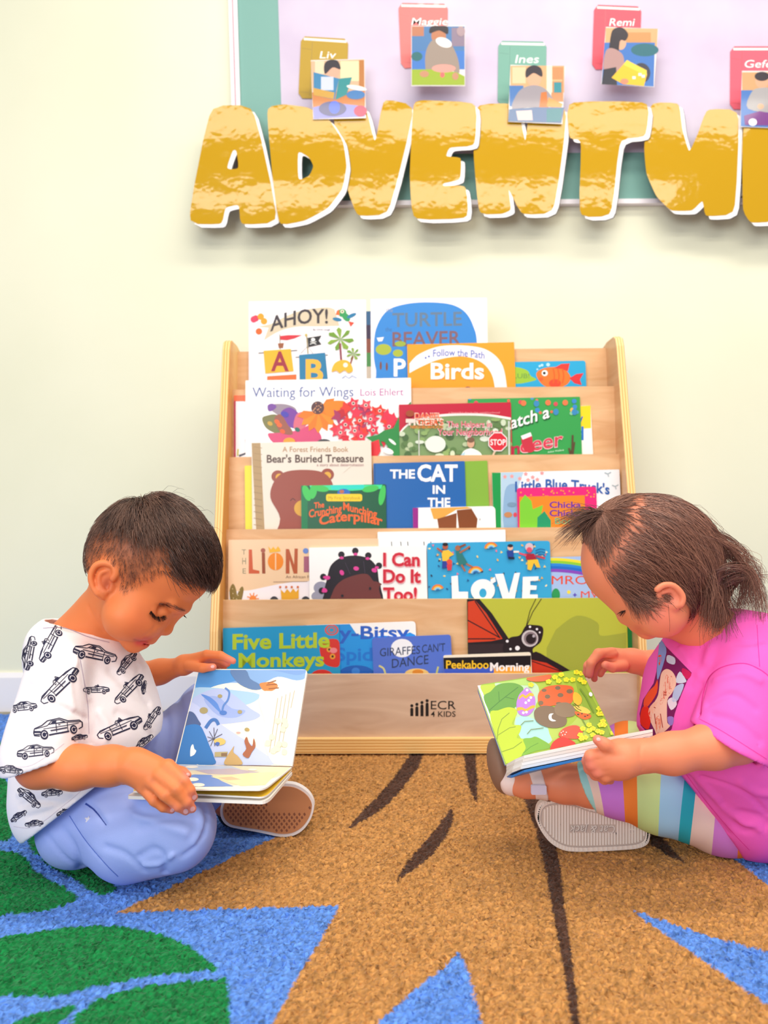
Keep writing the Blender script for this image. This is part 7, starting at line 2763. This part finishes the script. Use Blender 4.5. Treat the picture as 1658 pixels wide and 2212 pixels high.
for q in ((714, 393, 22, 16), (808, 420, 26, 18), (735, 450, 24, 17), (632, 462, 22, 17), (580, 512, 20, 18), (605, 412, 20, 13), (722, 515, 24, 10)):
    a.poly(cg(ellp(*q, 0, 14)), '7a6248')
gp([(525, 600), (540, 560), (600, 535), (680, 545), (750, 590), (785, 640), (770, 690), (700, 712), (610, 700), (545, 660)], '7d6650')
gp([(688, 545), (720, 515), (790, 510), (840, 545), (855, 590), (830, 620), (760, 625), (700, 600)], '8c755c')
gp([(840, 430), (880, 440), (905, 480), (895, 520), (860, 530), (835, 490)], 'f2b830')
gp([(840, 540), (900, 540), (950, 560), (975, 590), (930, 600), (870, 575)], 'e8cc58')
gp([(850, 580), (900, 590), (970, 605), (975, 630), (920, 645), (860, 610)], 'e8682a')
for q in ((875, 605, 10, 7), (905, 598, 8, 6), (930, 620, 9, 6), (950, 612, 8, 5)):
    a.poly(cg(ellp(*q, 0, 8)), '5a4434')
gp([(640, 620), (650, 600), (680, 598), (665, 612), (668, 640), (700, 655), (670, 660), (645, 645)], 'fbfaf6', 3)
for q in (([(830, 520), (870, 560), (900, 575)], 1.2), ([(845, 515), (885, 550)], 1.2)):
    a.line(cg(q[0]), q[1], '4a3a28')
a.line(cg([(420, 690), (450, 660), (520, 655)]), 1.6, '7a8a5a'); a.line(cg([(470, 760), (500, 725), (600, 712)]), 1.6, '7a8a5a')
a.line(cg([(905, 640), (940, 700)]), 1.8, '6a8a3a'); a.line(cg([(890, 400), (940, 470), (1000, 590)]), 3.0, '74942e')
gp([(470, 310), (560, 290), (660, 290), (640, 330), (560, 345), (480, 335)], 'e8663a')
gp([(720, 760), (760, 715), (830, 692), (880, 700), (910, 740), (900, 790), (830, 800), (740, 785)], 'e8523c')
gp([(655, 865), (680, 820), (740, 785), (800, 800), (850, 830), (840, 850), (740, 865), (660, 885)], 'e03028')
for q in ((740, 750), (755, 740), (770, 765), (750, 770), (780, 748)):
    a.poly(cg(ellp(q[0], q[1], 5, 5, 0, 8)), 'fbe8e4')
for fx_, fy_ in ((500, 370), (640, 345), (690, 310), (740, 290), (780, 330), (720, 340), (830, 330), (860, 270), (900, 280), (890, 330), (920, 350), (1040, 560), (1060, 600), (1040, 600), (1070, 660), (1050, 690), (1080, 690), (960, 690), (910, 720), (960, 735), (890, 770), (930, 790), (990, 770), (1030, 740), (1060, 750), (900, 800), (1150, 755), (990, 720)):
    for k in range(5):
        an_ = math.radians(72 * k + fx_)
        a.poly(cg(ellp(fx_ + 13 * math.cos(an_), fy_ + 11 * math.sin(an_), 12, 9, 0, 8)), 'f4ea2e')
        a.k -= 1
    a.k += 1
    a.poly(cg(ellp(fx_, fy_, 6, 5, 0, 8)), 'f6d040')
    a.k -= 1
a.k += 2
a.poly(cg(ellp(972, 448, 14, 18, -20, 10)), 'f8eef2')
mb.build('upper_page', gbk)
mb = MB()
mb.prism([on_plane(a_, b_, H0, n_g) - n_g * 0.0025 for a_, b_ in UG], -n_g * 0.004, edge_w, mat('2f7fd0', 0.4, name='cover_blue'))
mb.build('back_board', gbk)
# lower half lies almost edge-on: a thick block of board pages on a blue cover
lower = [at(1093, 1651, 1.082), at(1112, 1640, 1.03), at(1131, 1632, 1.005), at(1409, 1575, 1.03), at(1345, 1586, 1.112)]
T_ = 0.0185
for k in range(4):
    mb = MB()
    dz = Vector((0, 0, -T_ / 4 * k))
    mb.prism([q + dz + (Vector((0.004 * k * -0.35, 0, 0)) if i in (1, 2) else Vector((0, 0, 0))) for i, q in enumerate(lower)], (0, 0, -T_ / 4 + 0.0005), edge_w, mat('fdfbf8' if k % 2 == 0 else 'f3eee8', 0.5, name='board_page_white'))
    mb.build('board_page', gbk)
mb = MB()
cov = [at(1094, 1645, 1.082), at(1103, 1645, 1.03), at(1131, 1632, 0.999), at(1415, 1573, 1.025), at(1350, 1584, 1.115)]
mb.prism([q + Vector((0, 0, -T_ - 0.0004)) for q in cov], (0, 0, -0.0032), mat('2f7fd0', 0.4, name='cover_blue'))
mb.build('cover_board', gbk)['label'] = 'blue cover under the pages'
